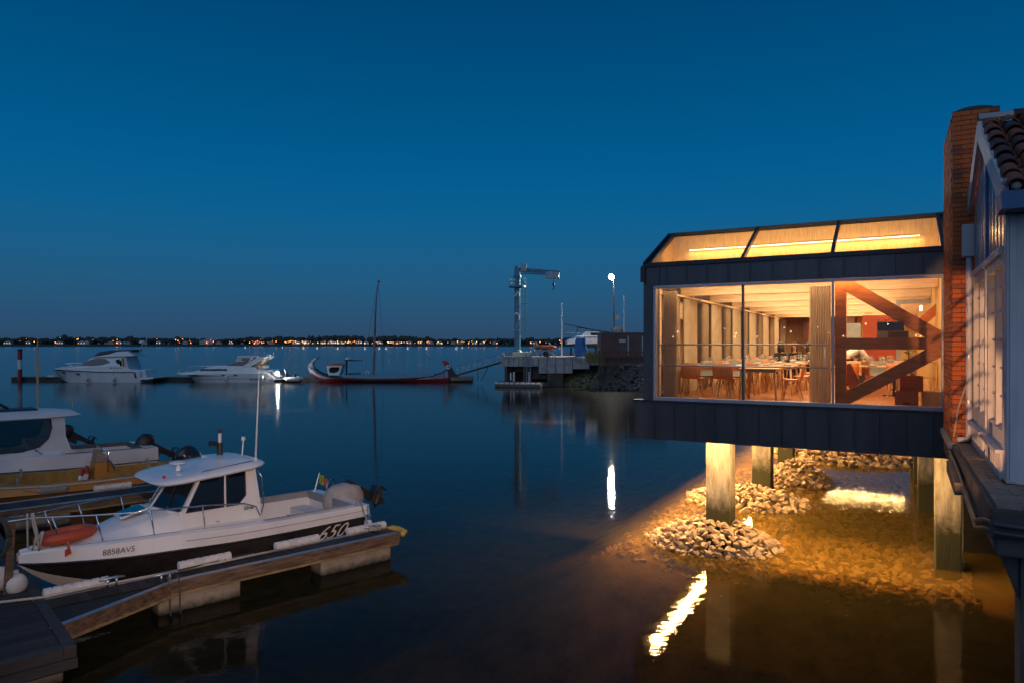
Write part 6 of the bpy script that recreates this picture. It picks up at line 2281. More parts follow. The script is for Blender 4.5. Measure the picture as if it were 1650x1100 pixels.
side_profile([c(*p) for p in ((415, 588), (426, 579), (430, 577.5), (424, 588), (424, 594), (415, 591))], 1.25, 1.15, 2, 3).build('cockpit_canvas', m_curtain2, y2)
side_profile([c(*p) for p in ((424, 596), (424, 589), (428, 588), (431, 595.5))], 1.1, 1.1, 2, 3).build('cockpit_seat', m_fender, y2, bev=.05)
side_profile([c(*p) for p in ((443, 596.5), (452, 597.5), (461, 606), (452, 606))], 1.66, 1.6, 1.0, 2.0).build('stern_panel', m_darkgrey, y2)
side_profile([c(*p) for p in ((444, 607.5), (468, 607.2), (468, 609), (446, 610.5))], 1.5, 1.5, 0, 1).build('swim_platform', m_gel, y2, bev=.03)
b = MB()
b.lathe([(.05, 0), (.32, .05), (.34, .18), (.18, .3), (.02, .32)], 12, (c(433, 0)[0], 0, c(0, 574)[1]))
b.tube([(c(429, 0)[0], -.6, c(0, 574)[1]), (c(428.5, 0)[0], -.6, c(0, 566)[1])], .02, 4)
b.tube([(c(437, 0)[0], .5, c(0, 574)[1]), (c(439, 0)[0], .5, c(0, 567)[1])], .02, 4)
b.build('radar_dome', m_gel, y2, smooth=40)
b = MB()
for sy in (-1, 1):
    b.tube([(c(p, 0)[0], sy * w_, c(0, 589.6 - (p - 298) * .01)[1]) for p, w_ in ((298, .25), (306, .5), (315, .8), (332, 1.1), (350, 1.25))], .02, 5)
    for p, w_ in ((299, .25), (306, .5), (314, .8), (331, 1.1)):
        b.tube([(c(p, 0)[0], sy * w_, c(0, 598.5 if p < 320 else 595)[1]), (c(p, 0)[0], sy * w_, c(0, 589.6)[1])], .022, 5)
b.tube([(c(464, 0)[0], -.8, c(0, 608)[1]), (c(462, 0)[0], -.8, c(0, 594)[1]), (c(465, 0)[0], -.8, c(0, 588.5)[1]), (c(467, 0)[0], -.8, c(0, 589)[1])], .03, 5)
b.build('guard_rail', m_steel, y2)
for px in (373, 431):
    b = MB()
    b.tube([(c(px, 0)[0], -1.84, c(0, 611)[1]), (c(px, 0)[0], -1.86, c(0, 603.5)[1])], [.14, .15], 10)
    b.tube([(c(px, 0)[0], -1.86, c(0, 603.5)[1]), (c(px, 0)[0], -1.76, c(0, 598)[1])], .02, 4)
    b.build('fender', m_fender, y2, smooth=True)
for px in (319, 369, 388):
    MB().ball((c(px, 0)[0], -1.18 if px < 330 else -1.70, c(0, 603)[1]), (.26, .07, .11), 10, 6).build('porthole', m_darkgrey, y2)
b = MB()
for k, w_ in enumerate((.16, .12, .18, .12, .16, .14, .18)):
    x_ = c(411, 0)[0] + k * .19
    b.box(x_, x_ + w_ * .7, -1.80, -1.70, c(0, 610)[1] + (k % 2) * .04, c(0, 608)[1] - (k % 3) * .05)
b.build('name_lettering', m_darkgrey, y2)
sl3 = MB().ball((c(455, 0)[0], -1.7, c(0, 599)[1]), .13, 10, 6).build('stern_lamp', emit('stern_lamp_white', (1, .97, .9), 700), y2)

# tender at its stern
td = thing('tender', 'little grey tender with motor at the stern of the sports cruiser', 'dinghy', ((484 - 825) * u, YY - 1.0, 0))
c = pxz(484)
b = MB()
for sy in (-.6, .6):
    b.tube([(c(466, 0)[0], sy, .45), (c(472, 0)[0], sy, .4), (c(486, 0)[0], sy, .4), (c(491, 0)[0], sy, .42)], [.12, .28, .28, .2], 10)
b.build('tube', m_fender, td, smooth=True)
MB().box(c(467, 0)[0], c(489, 0)[0], -.5, .5, .1, .3).build('floor', m_darkgrey, td)
MB().box(c(478, 0)[0], c(481, 0)[0], -.25, .25, .3, 1.05).build('motor', m_black, td, bev=.06)

# moliceiro: long painted lagoon boat
m_painted = M('painted_panel', (0.62, 0.64, 0.66), 0.6, var=0.0, scale=2.6, c2=(0.10, 0.16, 0.34))
m_teal = M('pale_blue_plank', (0.20, 0.33, 0.40), 0.6, var=0.15)
mo = thing('moliceiro_boat', 'long low lagoon boat with upswept painted prow and tall mast', 'boat', ((603 - 825) * u, YY, 0))
c = pxz(603)
prof = [(500, 600.5, 591), (505, 604, 594.5), (513, 609, 599), (525, 613.5, 603), (545, 615.5, 606.5), (575, 616, 608.8), (610, 616, 609.8), (645, 616, 609.3), (675, 616, 607.3), (697, 616, 604), (712, 615.8, 599), (722, 615.5, 593.5)]
wid = [.35, .65, .95, 1.15, 1.3, 1.4, 1.4, 1.4, 1.3, 1.05, .65, .2]
rings = []
for (px, zk, zs), w_ in zip(prof, wid):
    x = c(px, 0)[0]
    k, t_ = c(0, zk)[1], c(0, zs)[1]
    if k > 0.02:
        m_ = k + (t_ - k) * .42
    else:
        m_ = min(.62 if px < 560 or px > 680 else .34, t_ - .16) if px < 700 else .62
    if px > 680:
        m_ = min(c(0, 610.5 - (px - 680) * .06)[1], t_ - .16)
    tt = t_ - .14
    m_ = min(m_, tt - .01)
    rings.append([(x, -w_, t_), (x, -w_, tt), (x, -w_ * .95, m_), (x, -w_ * .6, k), (x, 0, k - .05), (x, w_ * .6, k), (x, w_ * .95, m_), (x, w_, tt), (x, w_, t_)])
b = MB()
b.loft(rings, closed=False, ks=[2, 1, 0, 0, 0, 0, 1, 2])
b.add(rings[0], [tuple(range(9))], 1)
b.add(rings[-1], [tuple(range(9))], 0)
hull_o = b.build('hull', [m_red, m_painted, m_black], mo, smooth=35)
b = MB()
b.loft([[(r[0][0], r[0][1] * .9, r[0][2] - .05) for r in rings], [(r[8][0], r[8][1] * .9, r[8][2] - .05) for r in rings]], closed=False)
b.build('inner_deck', m_teal, mo)
horn = [(500, 600), (497.5, 594), (497, 590), (499, 585.5), (503, 580.5), (509, 576), (518, 573.3), (511, 577.5), (507, 581), (505, 585.5), (506, 589), (510, 594), (516, 600), (510, 605)]
b = MB().prism([c(*p) for p in horn[:6] + horn[7:]], lambda p, q_, t: (p, t, q_), -.32, .32)
b.build('prow', m_painted, mo)
b = MB().prism([c(*p) for p in (horn[5], horn[6], horn[7])], lambda p, q_, t: (p, t, q_), -.2, .2)
b.build('prow_tip', m_red, mo)
b = MB().tube([(c(p, q_)[0], -.33, c(p, q_)[1]) for p, q_ in ((507, 583), (506, 588), (510, 594), (518, 599.5), (530, 604))], [.05, .09, .13, .13, .1], 6)
b.build('prow_rail', m_black, mo, smooth=True)
side_profile([c(*p) for p in ((556, 607), (556, 603.2), (612, 603), (700, 601.3), (702, 604), (680, 606.5), (640, 608.5), (600, 609)) ], 1.2, 1.2, 0, 1).build('side_planking', m_teal, mo)
wh_ = side_profile([c(*p) for p in ((532, 604), (529, 587.6), (554.5, 587.6), (549.5, 603.5))], .9, .9, 0, 3)
whs = wh_.build('wheelhouse', m_gel, mo, bev=.04)
side_profile([c(*p) for p in ((534, 599), (533, 593), (537, 590.5), (549, 590.5), (550, 593.5), (547, 598), (540, 600))], .92, .92, 0, 3).build('window', m_darkglass, whs)
side_profile([c(*p) for p in ((527.8, 587.5), (555.8, 587.5), (555, 586.2), (528.5, 586.2))], .98, .98, 0, 3).build('roof', m_truss, whs)
side_profile([c(*p) for p in ((536, 586.1), (553, 586.1), (550, 584.6), (538, 584.6))], .6, .6, 0, 3).build('roof_rack', m_truss, whs)
b = MB()
b.tube([(c(558.5, 0)[0], 0, c(0, 604)[1]), (c(558.5, 0)[0], 0, c(0, 579)[1])], .11, 8)
b.tube([(c(556, 0)[0], 0, c(0, 580)[1]), (c(584, 0)[0], 0, c(0, 580.5)[1])], [.12, .05], 6)
b.tube([(c(562, 0)[0], -.3, c(0, 601.5)[1]), (c(582, 0)[0], -.3, c(0, 600.8)[1])], .09, 6)
b.build('boom_post', m_black, mo)
MB().ball((c(560, 0)[0], 0, c(0, 577.5)[1]), (.28, .22, .18), 10, 6).build('lamp_housing', m_gel, mo, smooth=True)
b = MB()
b.box(c(589, 0)[0], c(595.5, 0)[0], -.3, .3, c(0, 602)[1], c(0, 597.5)[1])
lk = b.build('locker', m_gel, mo, bev=.03)
MB().box(c(590.5, 0)[0], c(594, 0)[0], -.32, -.301, c(0, 600.8)[1], c(0, 598.8)[1]).build('opening', m_black, lk)
b = MB()
b.tube([(c(599.5, 0)[0], 0, c(0, 606)[1]), (c(601.5, 0)[0], 0, c(0, 601)[1]), (c(603.5, 0)[0], 0, c(0, 560)[1]), (c(604.5, 0)[0], 0, c(0, 500)[1])], [.22, .17, .16, .10], 8)
b.tube([(c(604, 0)[0], -.1, c(0, 540)[1]), (c(606, 0)[0], -.1, c(0, 490)[1]), (c(609.5, 0)[0], -.1, c(0, 455)[1])], [.08, .10, .06], 8)
b.build('mast', M('weathered_mast', (0.22, 0.19, 0.16), 0.7, var=.2), mo, smooth=True)
b = MB()
b.box(c(608.5, 0)[0], c(612.5, 0)[0], -.13, -.07, c(0, 456)[1], c(0, 452)[1])
b.build('pennant', m_red, mo)
b = MB()
for (p0, p1) in (((608, 460), (593, 545)), ((610, 458), (616, 545)), ((593, 545), (588, 602)), ((616, 545), (618, 602))):
    b.tube([(c(*p0)[0], 0, c(*p0)[1]), (c(*p1)[0], 0, c(*p1)[1])], .016, 4)
b.build('rigging', m_darkgrey, mo)
pst = [(712.5, 581), (716, 581.5), (722, 584.5), (727, 590), (733, 600), (741, 607), (740, 610), (722, 611), (722, 600), (720, 592), (716, 588)]
MB().prism([c(*p) for p in pst], lambda p, q_, t: (p, t, q_), -.16, .16).build('rudder', m_black, mo)
hd_ = [(712, 581.5), (717, 580), (722, 582), (724, 585.5), (721, 589), (717, 589.5), (714.5, 586)]
MB().prism([c(*p) for p in hd_], lambda p, q_, t: (p, t, q_), -.19, .19).build('rudder_head', m_red, mo)
b = MB()
e_ = c(722.5, 590.5)
b.prism([(e_[0] + .26 * math.cos(k * .3927), e_[1] + .26 * math.sin(k * .3927)) for k in range(16)], lambda p, q_, t: (p, t, q_), -.21, -.19, 0)
b.prism([(e_[0] + .13 * math.cos(k * .3927), e_[1] + .13 * math.sin(k * .3927)) for k in range(16)], lambda p, q_, t: (p, t, q_), -.215, -.2, 1)
b.build('painted_eye', [m_gel, m_black], mo)
side_profile([c(*p) for p in ((727, 607), (760, 607), (764, 611), (727, 612.5))], .5, .5, 0, 1).build('stern_board', m_fascia, mo)

# ------------------------------------------------------------------ inside the restaurant
def chair_things(shell, label, pad=None):
    t = thing('dining_chair', label, 'chair', W(0, 0, FLZ), TH)
    # bent ply shell: seat at .45, back to .82; faces local -y (sitter looks towards -y), back at +y
    prof = [(-.22, .455), (-.10, .44), (.06, .44), (.15, .455), (.195, .50), (.215, .58), (.235, .70), (.25, .83)]
    wd = [.20, .225, .23, .23, .225, .23, .235, .215]
    b = MB()
    for off in (0,):
        top = [[(-w_ + 2 * w_ * j / 6, y - (.03 * (1 - abs(j - 3) / 3) if i > 3 else 0) * -1, z + (.018 * (abs(j - 3) / 3) ** 2 if i <= 3 else 0)) for j in range(7)] for i, ((y, z), w_) in enumerate(zip(prof, wd))]
        b.loft(top, closed=False)
    o = b.build('seat_shell', shell, t, smooth=True)
    so = o.modifiers.new('thick', 'SOLIDIFY')
    so.thickness = .014
    if pad:
        b = MB()
        b.box(-.19, .19, -.19, .12, .46, .485)
        b.hexa([(-.18, .165, .50), (.18, .165, .50), (.18, .195, .50), (-.18, .195, .50)], [(-.17, .205, .78), (.17, .205, .78), (.17, .235, .78), (-.17, .235, .78)])
        b.build('seat_pad', pad, t, bev=.01)
    for sx in (-1, 1):
        for (y0, y1) in ((-.12, -.22), (.10, .20)):
            MB().tube([(sx * .13, y0, .435), (sx * .215, y1, 0)], [.019, .012], 6).build('leg', m_oak, t)
    return t


CH = {}


def chair(kind, x, y, rz, label, grp):
    if kind not in CH:
        CH[kind] = chair_things(m_ply if kind == 'ply' else m_greyfelt, label, None)
        o = CH[kind]
        o.location, o.rotation_euler, o['label'] = W(x, y, FLZ), (0, 0, TH + rz), label
        o['group'] = grp
        return o
    return dup(CH[kind], W(x, y, FLZ), TH + rz, label, grp)


PI = math.pi
TBL = {}


def table(x, y, w, d, label, grp, pedestal=False, h=.735):
    k = (w, d, pedestal)
    if k in TBL:
        return dup(TBL[k], W(x, y, FLZ), TH, label, grp)
    t = thing('dining_table', label, 'table', W(x, y, FLZ), TH, grp)
    TBL[k] = t
    MB().box(-w / 2, w / 2, -d / 2, d / 2, h - .028, h).build('tabletop', m_oak, t, bev=.004)
    if pedestal:
        for yy in (-d * .28, d * .28) if d > w else (0,):
            for xx in ((-w * .28, w * .28) if w >= d else (0,)):
                MB().box(xx - .035, xx + .035, yy - .035, yy + .035, .02, h - .03).build('pedestal', m_black, t)
                MB().box(xx - .25, xx + .25, yy - .04, yy + .04, 0, .022).build('foot_bar', m_black, t)
    else:
        MB().box(-w / 2 + .06, w / 2 - .06, -d / 2 + .06, d / 2 - .06, h - .09, h - .029).build('apron', m_oak, t)
        for sx in (-1, 1):
            for sy in (-1, 1):
                MB().tube([(sx * (w / 2 - .07), sy * (d / 2 - .07), h - .03), (sx * (w / 2 - .035), sy * (d / 2 - .035), 0)], [.028, .017], 8).build('leg', m_oak, t, smooth=True)
    return t


gl_me = MB().lathe([(.034, 0), (.034, .003), (.005, .008), (.0045, .085), (.02, .10), (.038, .125), (.043, .155), (.040, .185), (.033, .21)], 12, caps=False).mesh('wine_glass', m_wineglass, True)
tum_me = MB().lathe([(.03, 0), (.036, .045), (.037, .09)], 12, caps=False).mesh('tumbler', m_wineglass, True)
pl_me = MB().lathe([(.001, .004), (.07, .004), (.12, .018), (.125, .016), (.08, 0), (.001, 0)], 20, caps=False).mesh('plate', m_ceram, True)
nk = MB()
nk.hexa([(-.06, -.04, 0), (.06, -.04, 0), (.06, .04, 0), (-.06, .04, 0)], [(-.04, -.02, .03), (.04, -.02, .028), (.045, .02, .025), (-.045, .02, .033)])
nk_me = nk.mesh('napkin', m_ceram)
rt2 = random.Random(41)


def lay(x, y, w, d, h=.735, where='', n=4):
    pos = [(sx * w * .3, sy * d * .25) for sx in (-1, 1) for sy in ((-1, 1) if n >= 4 else (0,))]
    if n > 4:
        pos += [(0, -d * .38), (0, d * .38)]
    for (dx, dy) in pos:
        tag(link('plate', pl_me, None, W(x + dx, y + dy, FLZ + h + .001), (0, 0, rt2.uniform(0, 6))), 'white plate laid on ' + where, 'plate', 'plates laid on ' + where)
        tag(link('napkin', nk_me, None, W(x + dx * 1.05, y + dy, FLZ + h + .021), (0, 0, TH + rt2.uniform(-.4, .4))), 'folded white napkin on ' + where, 'napkin', 'napkins on ' + where)
        for g_ in range(2):
            tag(link('wine_glass', gl_me, None, W(x + dx * .45 + rt2.uniform(-.05, .05), y + dy * .8 + .11 * (g_ - .5) + rt2.uniform(-.03, .03), FLZ + h + .001)), 'clear wine glass standing on ' + where, 'glass', 'wine glasses on ' + where)


# row of tables along the curtained side, long side to the window
rowA = [(1.0, 1.65), (1.0, 4.2), (1.0, 6.9), (1.0, 9.8), (1.0, 12.8)]
for i, (x, y) in enumerate(rowA):
    wh_ = ('the table by the corner curtain', 'the second table along the curtained wall', 'the third table along the curtained wall', 'the fourth table along the curtained wall', 'the last table along the curtained wall')[i]
    table(x, y, 1.7, .8, 'long oak table laid with glasses, ' + wh_.replace('the table ', ''), 'tables along the curtained wall')
    lay(x, y, 1.7, .8, where=wh_)
    for j, dx in enumerate((-.42, .33)):
        chair('ply', x + dx, y - .72, PI, ('orange plywood chair backing onto the window, ', 'second orange chair backing onto the window, ')[j] + 'at ' + wh_.replace('the table ', 'table '), 'plywood chairs along the curtained wall')
        chair('grey', x + dx, y + .66, 0, ('grey chair facing the window across ', 'second grey chair facing the window across ')[j] + wh_, 'grey chairs along the curtained wall')
rowB = [(2.16, .98), (2.2, 3.3), (2.2, 5.4), (2.25, 8.0), (2.3, 10.8)]
for i, (x, y) in enumerate(rowB):
    wh_ = ('the bare table close to the middle pane', 'the second table of the middle row', 'the third table of the middle row', "the two women's table", 'the last table of the middle row')[i]
    table(x, y, .85, 1.3, 'oak table with splayed legs, ' + wh_.replace('the ', ''), 'tables of the middle row')
    if i:
        lay(x, y, .85, 1.3, where=wh_)
    for j, (dx, dy, rz_) in enumerate(((.62, .28, -PI / 2), (-.62, .28, PI / 2), (.62, -.35, -PI / 2))):
        if i == 0 and j == 2:
            continue
        if i == 3 and j == 1:
            continue
        chair('ply', x + dx, y + dy, rz_, ('orange chair on the aisle side of ', 'orange chair on the curtain side of ', 'orange chair at the window end of ')[j] + wh_, 'plywood chairs of the middle row')
rowC = [(4.35, 3.7), (4.5, 6.3)]
for i, (x, y) in enumerate(rowC):
    wh_ = ('the black footed table behind the timber brace', 'the far table behind the timber brace')[i]
    table(x, y, 1.7, .8, 'oak table on black pedestals, ' + wh_.replace('the ', ''), 'tables behind the timber brace', True)
    lay(x, y, 1.7, .8, where=wh_, n=6)
    for j, (dx, dy, rz_, kd) in enumerate(((-.52, -.85, PI + .15, 'ply'), (.15, .72, 0, 'grey'), (.55, -.8, PI - .1, 'ply'), (-.5, .75, 0, 'ply'))):
        chair(kd, x + dx, y + dy, rz_, ('orange chair pulled up at one end of ', 'grey chair on the far side of ', 'orange chair by the crates at ', 'orange chair beyond ')[j] + wh_, 'chairs behind the timber brace')


# pleated curtains
def curtain(label, pts_fn, n, z0, z1, mat, loc=None):
    b = MB()
    ring = [pts_fn(i / n) for i in range(n + 1)]
    b.loft([[(*p, z0) for p in ring], [(*p, z1) for p in ring]], closed=False)
    o = b.build('curtain', mat, smooth=True)
    o.location = W(0, 0, 0)
    o.rotation_euler = (0, 0, TH)
    return tag(o, label, 'curtain', 'curtains of the restaurant')


curtain('taupe curtain gathered in the window corner beside the lit room', lambda t: (.06 + .34 * t, .22 + .045 * math.sin(t * 50)), 120, FLZ + .02, 5.84, m_curtain2)
curtain('taupe curtain gathered against the timber post in mid window', lambda t: (3.30 + .36 * t, .30 + .05 * math.sin(t * 48)), 120, FLZ + .02, 5.84, m_curtain2)
curtain('cream curtain edge beside the taupe curtain in mid window', lambda t: (3.235 + .07 * t, .30 + .04 * math.sin(t * 12)), 20, FLZ + .02, 5.84, m_curtain)
words_ = ('first', 'second', 'third', 'fourth', 'fifth', 'sixth', 'seventh')
for k in range(7):
    y = .35 + k * 3.1
    e_ = min(y + 3.05, LEN - .3)
    curtain('broad cream pleated curtain along the side wall, %s bay from the big window' % words_[k], lambda t, y=y, e_=e_: (RXL + .34 + .045 * math.sin(t * 70), e_ - 1.25 + 1.25 * t), 150, FLZ + .02, 5.80, m_curtain)
    curtain('narrow beige curtain along the side wall, %s bay from the big window' % words_[k], lambda t, y=y: (RXL + .32 + .04 * math.sin(t * 40), y + .75 + .62 * t), 90, FLZ + .02, 5.80, cloth('beige_curtain', (.5, .4, .27), .5) if k == 0 else bpy.data.materials['beige_curtain'])

# boxes, crates and planters
cy = 2.0
m_crate = M('brown_crate', (0.30, 0.12, 0.045), 0.55, var=0.25, scale=3, stretch=(1, 1, 6))


def crate(label, x, y, z, w, d, h, mat, rz=0, group='wooden boxes behind the brace'):
    t = thing('wooden_box', label, 'box', W(x, y, z), TH + rz, group)
    for sx in (-1, 1):
        MB().box(sx * w / 2 - .01, sx * w / 2 + .01, -d / 2, d / 2, 0, h).build('side', mat, t)
    for sy in (-1, 1):
        MB().box(-w / 2 + .011, w / 2 - .011, sy * d / 2 - .01, sy * d / 2 + .01, 0, h).build('end', mat, t)
    MB().box(-w / 2 + .011, w / 2 - .011, -d / 2 + .011, d / 2 - .011, .01, .03).build('base', mat, t)
    return t


ck_ = crate('dark wooden box standing on the floor under another box by the brace', 5.05, .72, FLZ, .40, .3, .30, m_crate)
MB().box(-.06, .06, -.165, -.161, .05, .08).build('handle_slot', m_black, ck_)
crate('dark wooden box stacked on top of the floor box by the brace', 5.12, .75, FLZ + .302, .40, .3, .32, m_crate, .12)
crate('small pale wooden box on the floor at the end of the room by the frame', 5.5, .9, FLZ, .34, .3, .3, m_oak)
ZB_ = 4.742
crate('pale short wooden box on the timber crossbeam', 4.62, .27, ZB_, .18, .18, .13, m_oak, 0, 'boxes on the crossbeam')
crate('brown wooden box on the timber crossbeam beside the pale one', 4.90, .27, ZB_, .34, .18, .13, m_crate, 0, 'boxes on the crossbeam')
pl_ = thing('planter_box', 'dark planter box with trailing herbs on top of the crossbeam boxes', 'planter', W(4.76, .27, ZB_ + .135), TH)
MB().box(-.24, .24, -.09, .09, 0, .18).build('box', m_darkgrey, pl_, bev=.005)
b = MB()
rr_ = random.Random(12)
for k in range(160):
    x, y = rr_.uniform(-.28, .2), rr_.uniform(-.1, .1)
    z = .18 + rr_.uniform(-.02, .07) - max(0, -.22 - x) * 1.5
    a = rr_.uniform(0, 6.28)
    d_ = Vector((math.cos(a), math.sin(a), rr_.uniform(-.3, .6))) * .035
    s_ = Vector((-math.sin(a), math.cos(a), 0)) * .012
    p = Vector((x, y, z))
    b.add([p, p + d_ * .5 + s_, p + d_, p + d_ * .5 - s_], [(0, 1, 2, 3)])
b.build('herbs', m_leafg, pl_)
t = thing('leaning_board', 'brown plywood board leaning on the lower brace near the timber post', 'board', W(4.02, .62, FLZ + .20), TH)
MB().bar((-.12, 0, .62), (.14, 0, .06), .24, .05, (0, 1, 0)).build('board', m_crate, t)
for i, (px, y, h) in enumerate(((1384, 5.2, .5), (1464, 5.0, .5))):
    x = LX(px, y)
    t = thing('potted_plant', ('leafy plant growing beside the white shirted person', 'leafy plant behind the glasses near the upper brace')[i], 'plant', W(x, y, FLZ), TH)
    MB().lathe([(.12, 0), (.16, .5), (.15, .52), (.13, .5)], 12).build('pot', m_darkgrey, t, smooth=40)
    b = MB()
    for k in range(220):
        z = .5 + rr_.uniform(0, .85)
        a = rr_.uniform(0, 6.28)
        q_ = rr_.uniform(0, .18)
        p = Vector((q_ * math.cos(a), q_ * math.sin(a), z))
        d_ = Vector((math.cos(a), math.sin(a), rr_.uniform(-.5, .5))) * .09
        s_ = Vector((-math.sin(a), math.cos(a), 0)) * .03
        b.add([p, p + d_ * .5 + s_, p + d_, p + d_ * .5 - s_], [(0, 1, 2, 3)])
    b.build('leaves', m_leafg, t)
    MB().tube([(0, 0, .5), (0, 0, 1.25)], .012, 5).build('stem', m_leafg, t)
# shelf unit and counter at the end of the room
sh = thing('counter_shelf', 'pale timber counter and shelf at the end of the room past the brace', 'shelf', W(5.35, 2.4, FLZ), TH)
for z in (.5, .85):
    MB().box(-.25, .3, -.15, .15, z, z + .03).build('shelf', m_oak, sh)
for x in (-.25, .0, .25):
    MB().box(x, x + .04, -.14, .14, 0, .85 if x else .5).build('upright', m_oak, sh)
bt = MB()
bt.lathe([(.04, 0), (.042, .01), (.042, .17), (.015, .23), (.014, .29), (.017, .295), (.017, .31)], 12)
tag(bt.build('water_bottle', glass('bottle_glass', (.75, .85, .82), 2, .03, .3, (.6, .66, .64)), loc=W(2.22, 8.05, FLZ + .736), smooth=40), 'tall clear water bottle in front of the woman facing the window', 'bottle')
wl_ = thing('wall_lamp', 'bright white wall lamp among leaves at the end of the room', 'lamp', W(LX(1484, 4.2), 4.2, LZ(497, 5.3, 4.2)), TH)
MB().lathe([(.025, -.07), (.032, -.06), (.032, .06), (.02, .07)], 12).build('shade', emit('wall_lamp_glow', (1, .85, .6), 2.5), wl_)
MB().box(-.02, .02, -.02, .25, -.02, .02).build('bracket', m_black, wl_)


# ------------------------------------------------------------------ people
m_skin = M('skin', (0.52, 0.27, 0.16), 0.5, var=0.08)
m_hair = M('dark_hair', (0.018, 0.012, 0.010), 0.45, var=0.3, scale=30)
m_hairb = M('brown_hair', (0.05, 0.025, 0.014), 0.45, var=0.3, scale=30)
m_cloth = M('black_cloth', (0.02, 0.02, 0.024), 0.9, var=0.3)
m_shirt = M('white_shirt', (0.72, 0.68, 0.62), 0.85, var=0.08)
m_grey = M('grey_cloth', (0.10, 0.10, 0.11), 0.9, var=0.3)
m_jean = M('dark_trousers', (0.03, 0.035, 0.05), 0.9, var=0.3)


def skin_mesh(name, verts, edges, radii, mat, parent, sub=2, root=0):
    me = bpy.data.meshes.new(name)
    me.from_pydata([tuple(v) for v in verts], edges, [])
    o = link(name, me, parent)
    me.materials.append(mat)
    sk = o.modifiers.new('skin', 'SKIN')
    sk.use_smooth_shade = True
    for i, r_ in enumerate(radii):
        d_ = me.skin_vertices[0].data[i]
        d_.radius = r_ if isinstance(r_, tuple) else (r_, r_)
        d_.use_root = (i == root)
    s_ = o.modifiers.new('sub', 'SUBSURF')
    s_.levels = s_.render_levels = sub
    return o


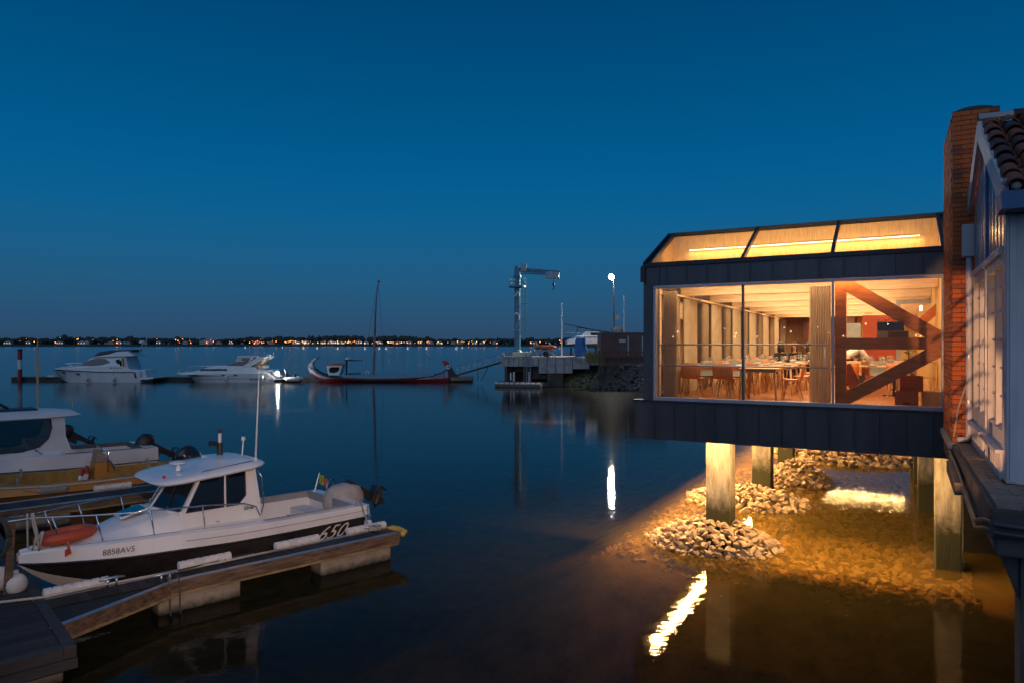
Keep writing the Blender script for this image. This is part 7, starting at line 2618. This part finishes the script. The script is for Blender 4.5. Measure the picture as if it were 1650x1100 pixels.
def person(label, loc, rz, top, hair, lean=.12, reach=.32, standing=False, longhair=True, bottom=None):
    """seated (or leaning, standing) figure facing local +y; hips at the origin of the pose"""
    t = thing('person', label, 'person', loc, rz)
    hz_ = .92 if standing else .50
    up = Vector((0, math.sin(lean), math.cos(lean)))
    hip = Vector((0, 0, hz_))
    waist, chest, neck = hip + up * .18, hip + up * .38, hip + up * .54
    hd0 = neck + up * .05 + Vector((0, .01, .02))
    head = neck + Vector((0, .04, .17)) if not standing else neck + Vector((0, .12, .12))
    crown = head + Vector((0, -.01, .10))
    V, E, Rr = [hip, waist, chest, neck, hd0, head, crown], [(0, 1), (1, 2), (2, 3), (3, 4), (4, 5), (5, 6)], [(.15, .12), (.13, .10), (.16, .105), (.06, .06), (.05, .055), (.082, .10), (.06, .07)]

    def limb(start, pts, rs_):
        prev = start
        for p, r_ in zip(pts, rs_):
            V.append(Vector(p))
            Rr.append(r_)
            E.append((prev, len(V) - 1))
            prev = len(V) - 1
        return prev
    hands = []
    for sx in (-1, 1):
        sh_ = chest + Vector((sx * .17, 0, .07))
        el_ = sh_ + Vector((sx * .05, .10 if not standing else .18, -.25))
        wr = el_ + Vector((-sx * .08, reach * .7, -.02 if not standing else -.18))
        hd_ = wr + Vector((-sx * .01, .07, -.01))
        k_ = limb(2, [sh_, el_, wr, hd_], [.056, .043, .030, .034])
        hands.append(hd_)
        for f_ in range(4):
            a_ = hd_ + Vector((sx * (.022 - .015 * f_), .035, -.004))
            limb(k_, [a_, a_ + Vector((0, .035 - .004 * abs(f_ - 1.4), -.012))], [.009, .008])
        limb(k_, [hd_ + Vector((-sx * .03, .01, 0)), hd_ + Vector((-sx * .045, .03, -.005))], [.010, .008])
        if standing:
            limb(0, [(sx * .09, 0, .82), (sx * .10, .02, .46), (sx * .10, -.01, .07), (sx * .10, .12, .03)], [.088, .058, .04, .035])
        else:
            limb(0, [(sx * .10, .06, .50), (sx * .11, .44, .50), (sx * .11, .46, .07), (sx * .11, .58, .03)], [.085, .06, .042, .035])
    skin_mesh('body', V, E, Rr, m_skin, t)
    # clothing follows the body
    V2 = [hip + up * .0, waist, chest, neck - up * .04]
    E2, R2 = [(0, 1), (1, 2), (2, 3)], [(.165, .135), (.145, .115), (.175, .12), (.085, .075)]
    for sx in (-1, 1):
        sh_ = chest + Vector((sx * .17, 0, .07))
        el_ = sh_ + Vector((sx * .05, .10 if not standing else .18, -.25))
        wr = el_ + Vector((-sx * .08, reach * .7, -.02 if not standing else -.18)) * .92 + Vector((0, 0, 0))
        wr = el_.lerp(el_ + Vector((-sx * .08, reach * .7, -.02 if not standing else -.18)), .88)
        n_ = len(V2)
        V2 += [sh_, el_, wr]
        R2 += [.072, .058, .045]
        E2 += [(2, n_), (n_, n_ + 1), (n_ + 1, n_ + 2)]
    skin_mesh('top', V2, E2, R2, top, t)
    V3, E3, R3 = [hip], [], [(.172, .15)]
    for sx in (-1, 1):
        pts = [(sx * .09, 0, .80), (sx * .10, .02, .46), (sx * .10, -.01, .12)] if standing else [(sx * .10, .08, .505), (sx * .11, .45, .505), (sx * .11, .46, .14)]
        prev = 0
        for p, r_ in zip(pts, (.10, .072, .06)):
            V3.append(Vector(p))
            R3.append(r_)
            E3.append((prev, len(V3) - 1))
            prev = len(V3) - 1
    skin_mesh('trousers', V3, E3, R3, bottom or m_jean, t)
    # hair, nose, eyes
    b = MB()
    b.ball(head + Vector((0, -.025, .045)), (.095, .105, .105), 14, 8)
    if longhair:
        b.ball(head + Vector((0, -.055, -.08)), (.10, .07, .17), 12, 8)
        for sx in (-1, 1):
            b.ball(head + Vector((sx * .085, -.01, -.09)), (.032, .05, .15), 8, 6)
    b.build('hair', hair, t, smooth=True)
    b = MB()
    b.ball(head + Vector((0, .092, -.01)), (.013, .02, .024), 8, 5)
    for sx in (-1, 1):
        b.ball(head + Vector((sx * .082, 0, -.005)), (.012, .02, .03), 6, 5)
    b.build('nose_and_ears', m_skin, t, smooth=True)
    b = MB()
    for sx in (-1, 1):
        b.ball(head + Vector((sx * .03, .083, .025)), (.012, .008, .007), 8, 5)
    b.build('eyes', m_hair, t)
    MB().ball(head + Vector((0, .088, -.05)), (.024, .008, .006), 8, 5).build('mouth', m_redwall, t)
    return t


person('seated person with long dark hair in black, turned away from the window', W(LX(1256, 7.35), 7.35, FLZ), TH + R(-25), m_cloth, m_hair, .1)
person('seated woman in black facing the window with long dark hair', W(LX(1282, 8.75), 8.75, FLZ), TH + R(172), m_cloth, m_hairb, .16)
person('seated person in dark grey partly hidden by the mid window curtain', W(LX(1307, 8.3), 8.3, FLZ), TH + R(90), m_grey, m_hair, .14)
person('standing person in a white shirt bending over the table behind the brace', W(LX(1360, 5.0), 5.0, FLZ), TH + R(-62), m_shirt, m_hair, 1.15, .3, True, False)
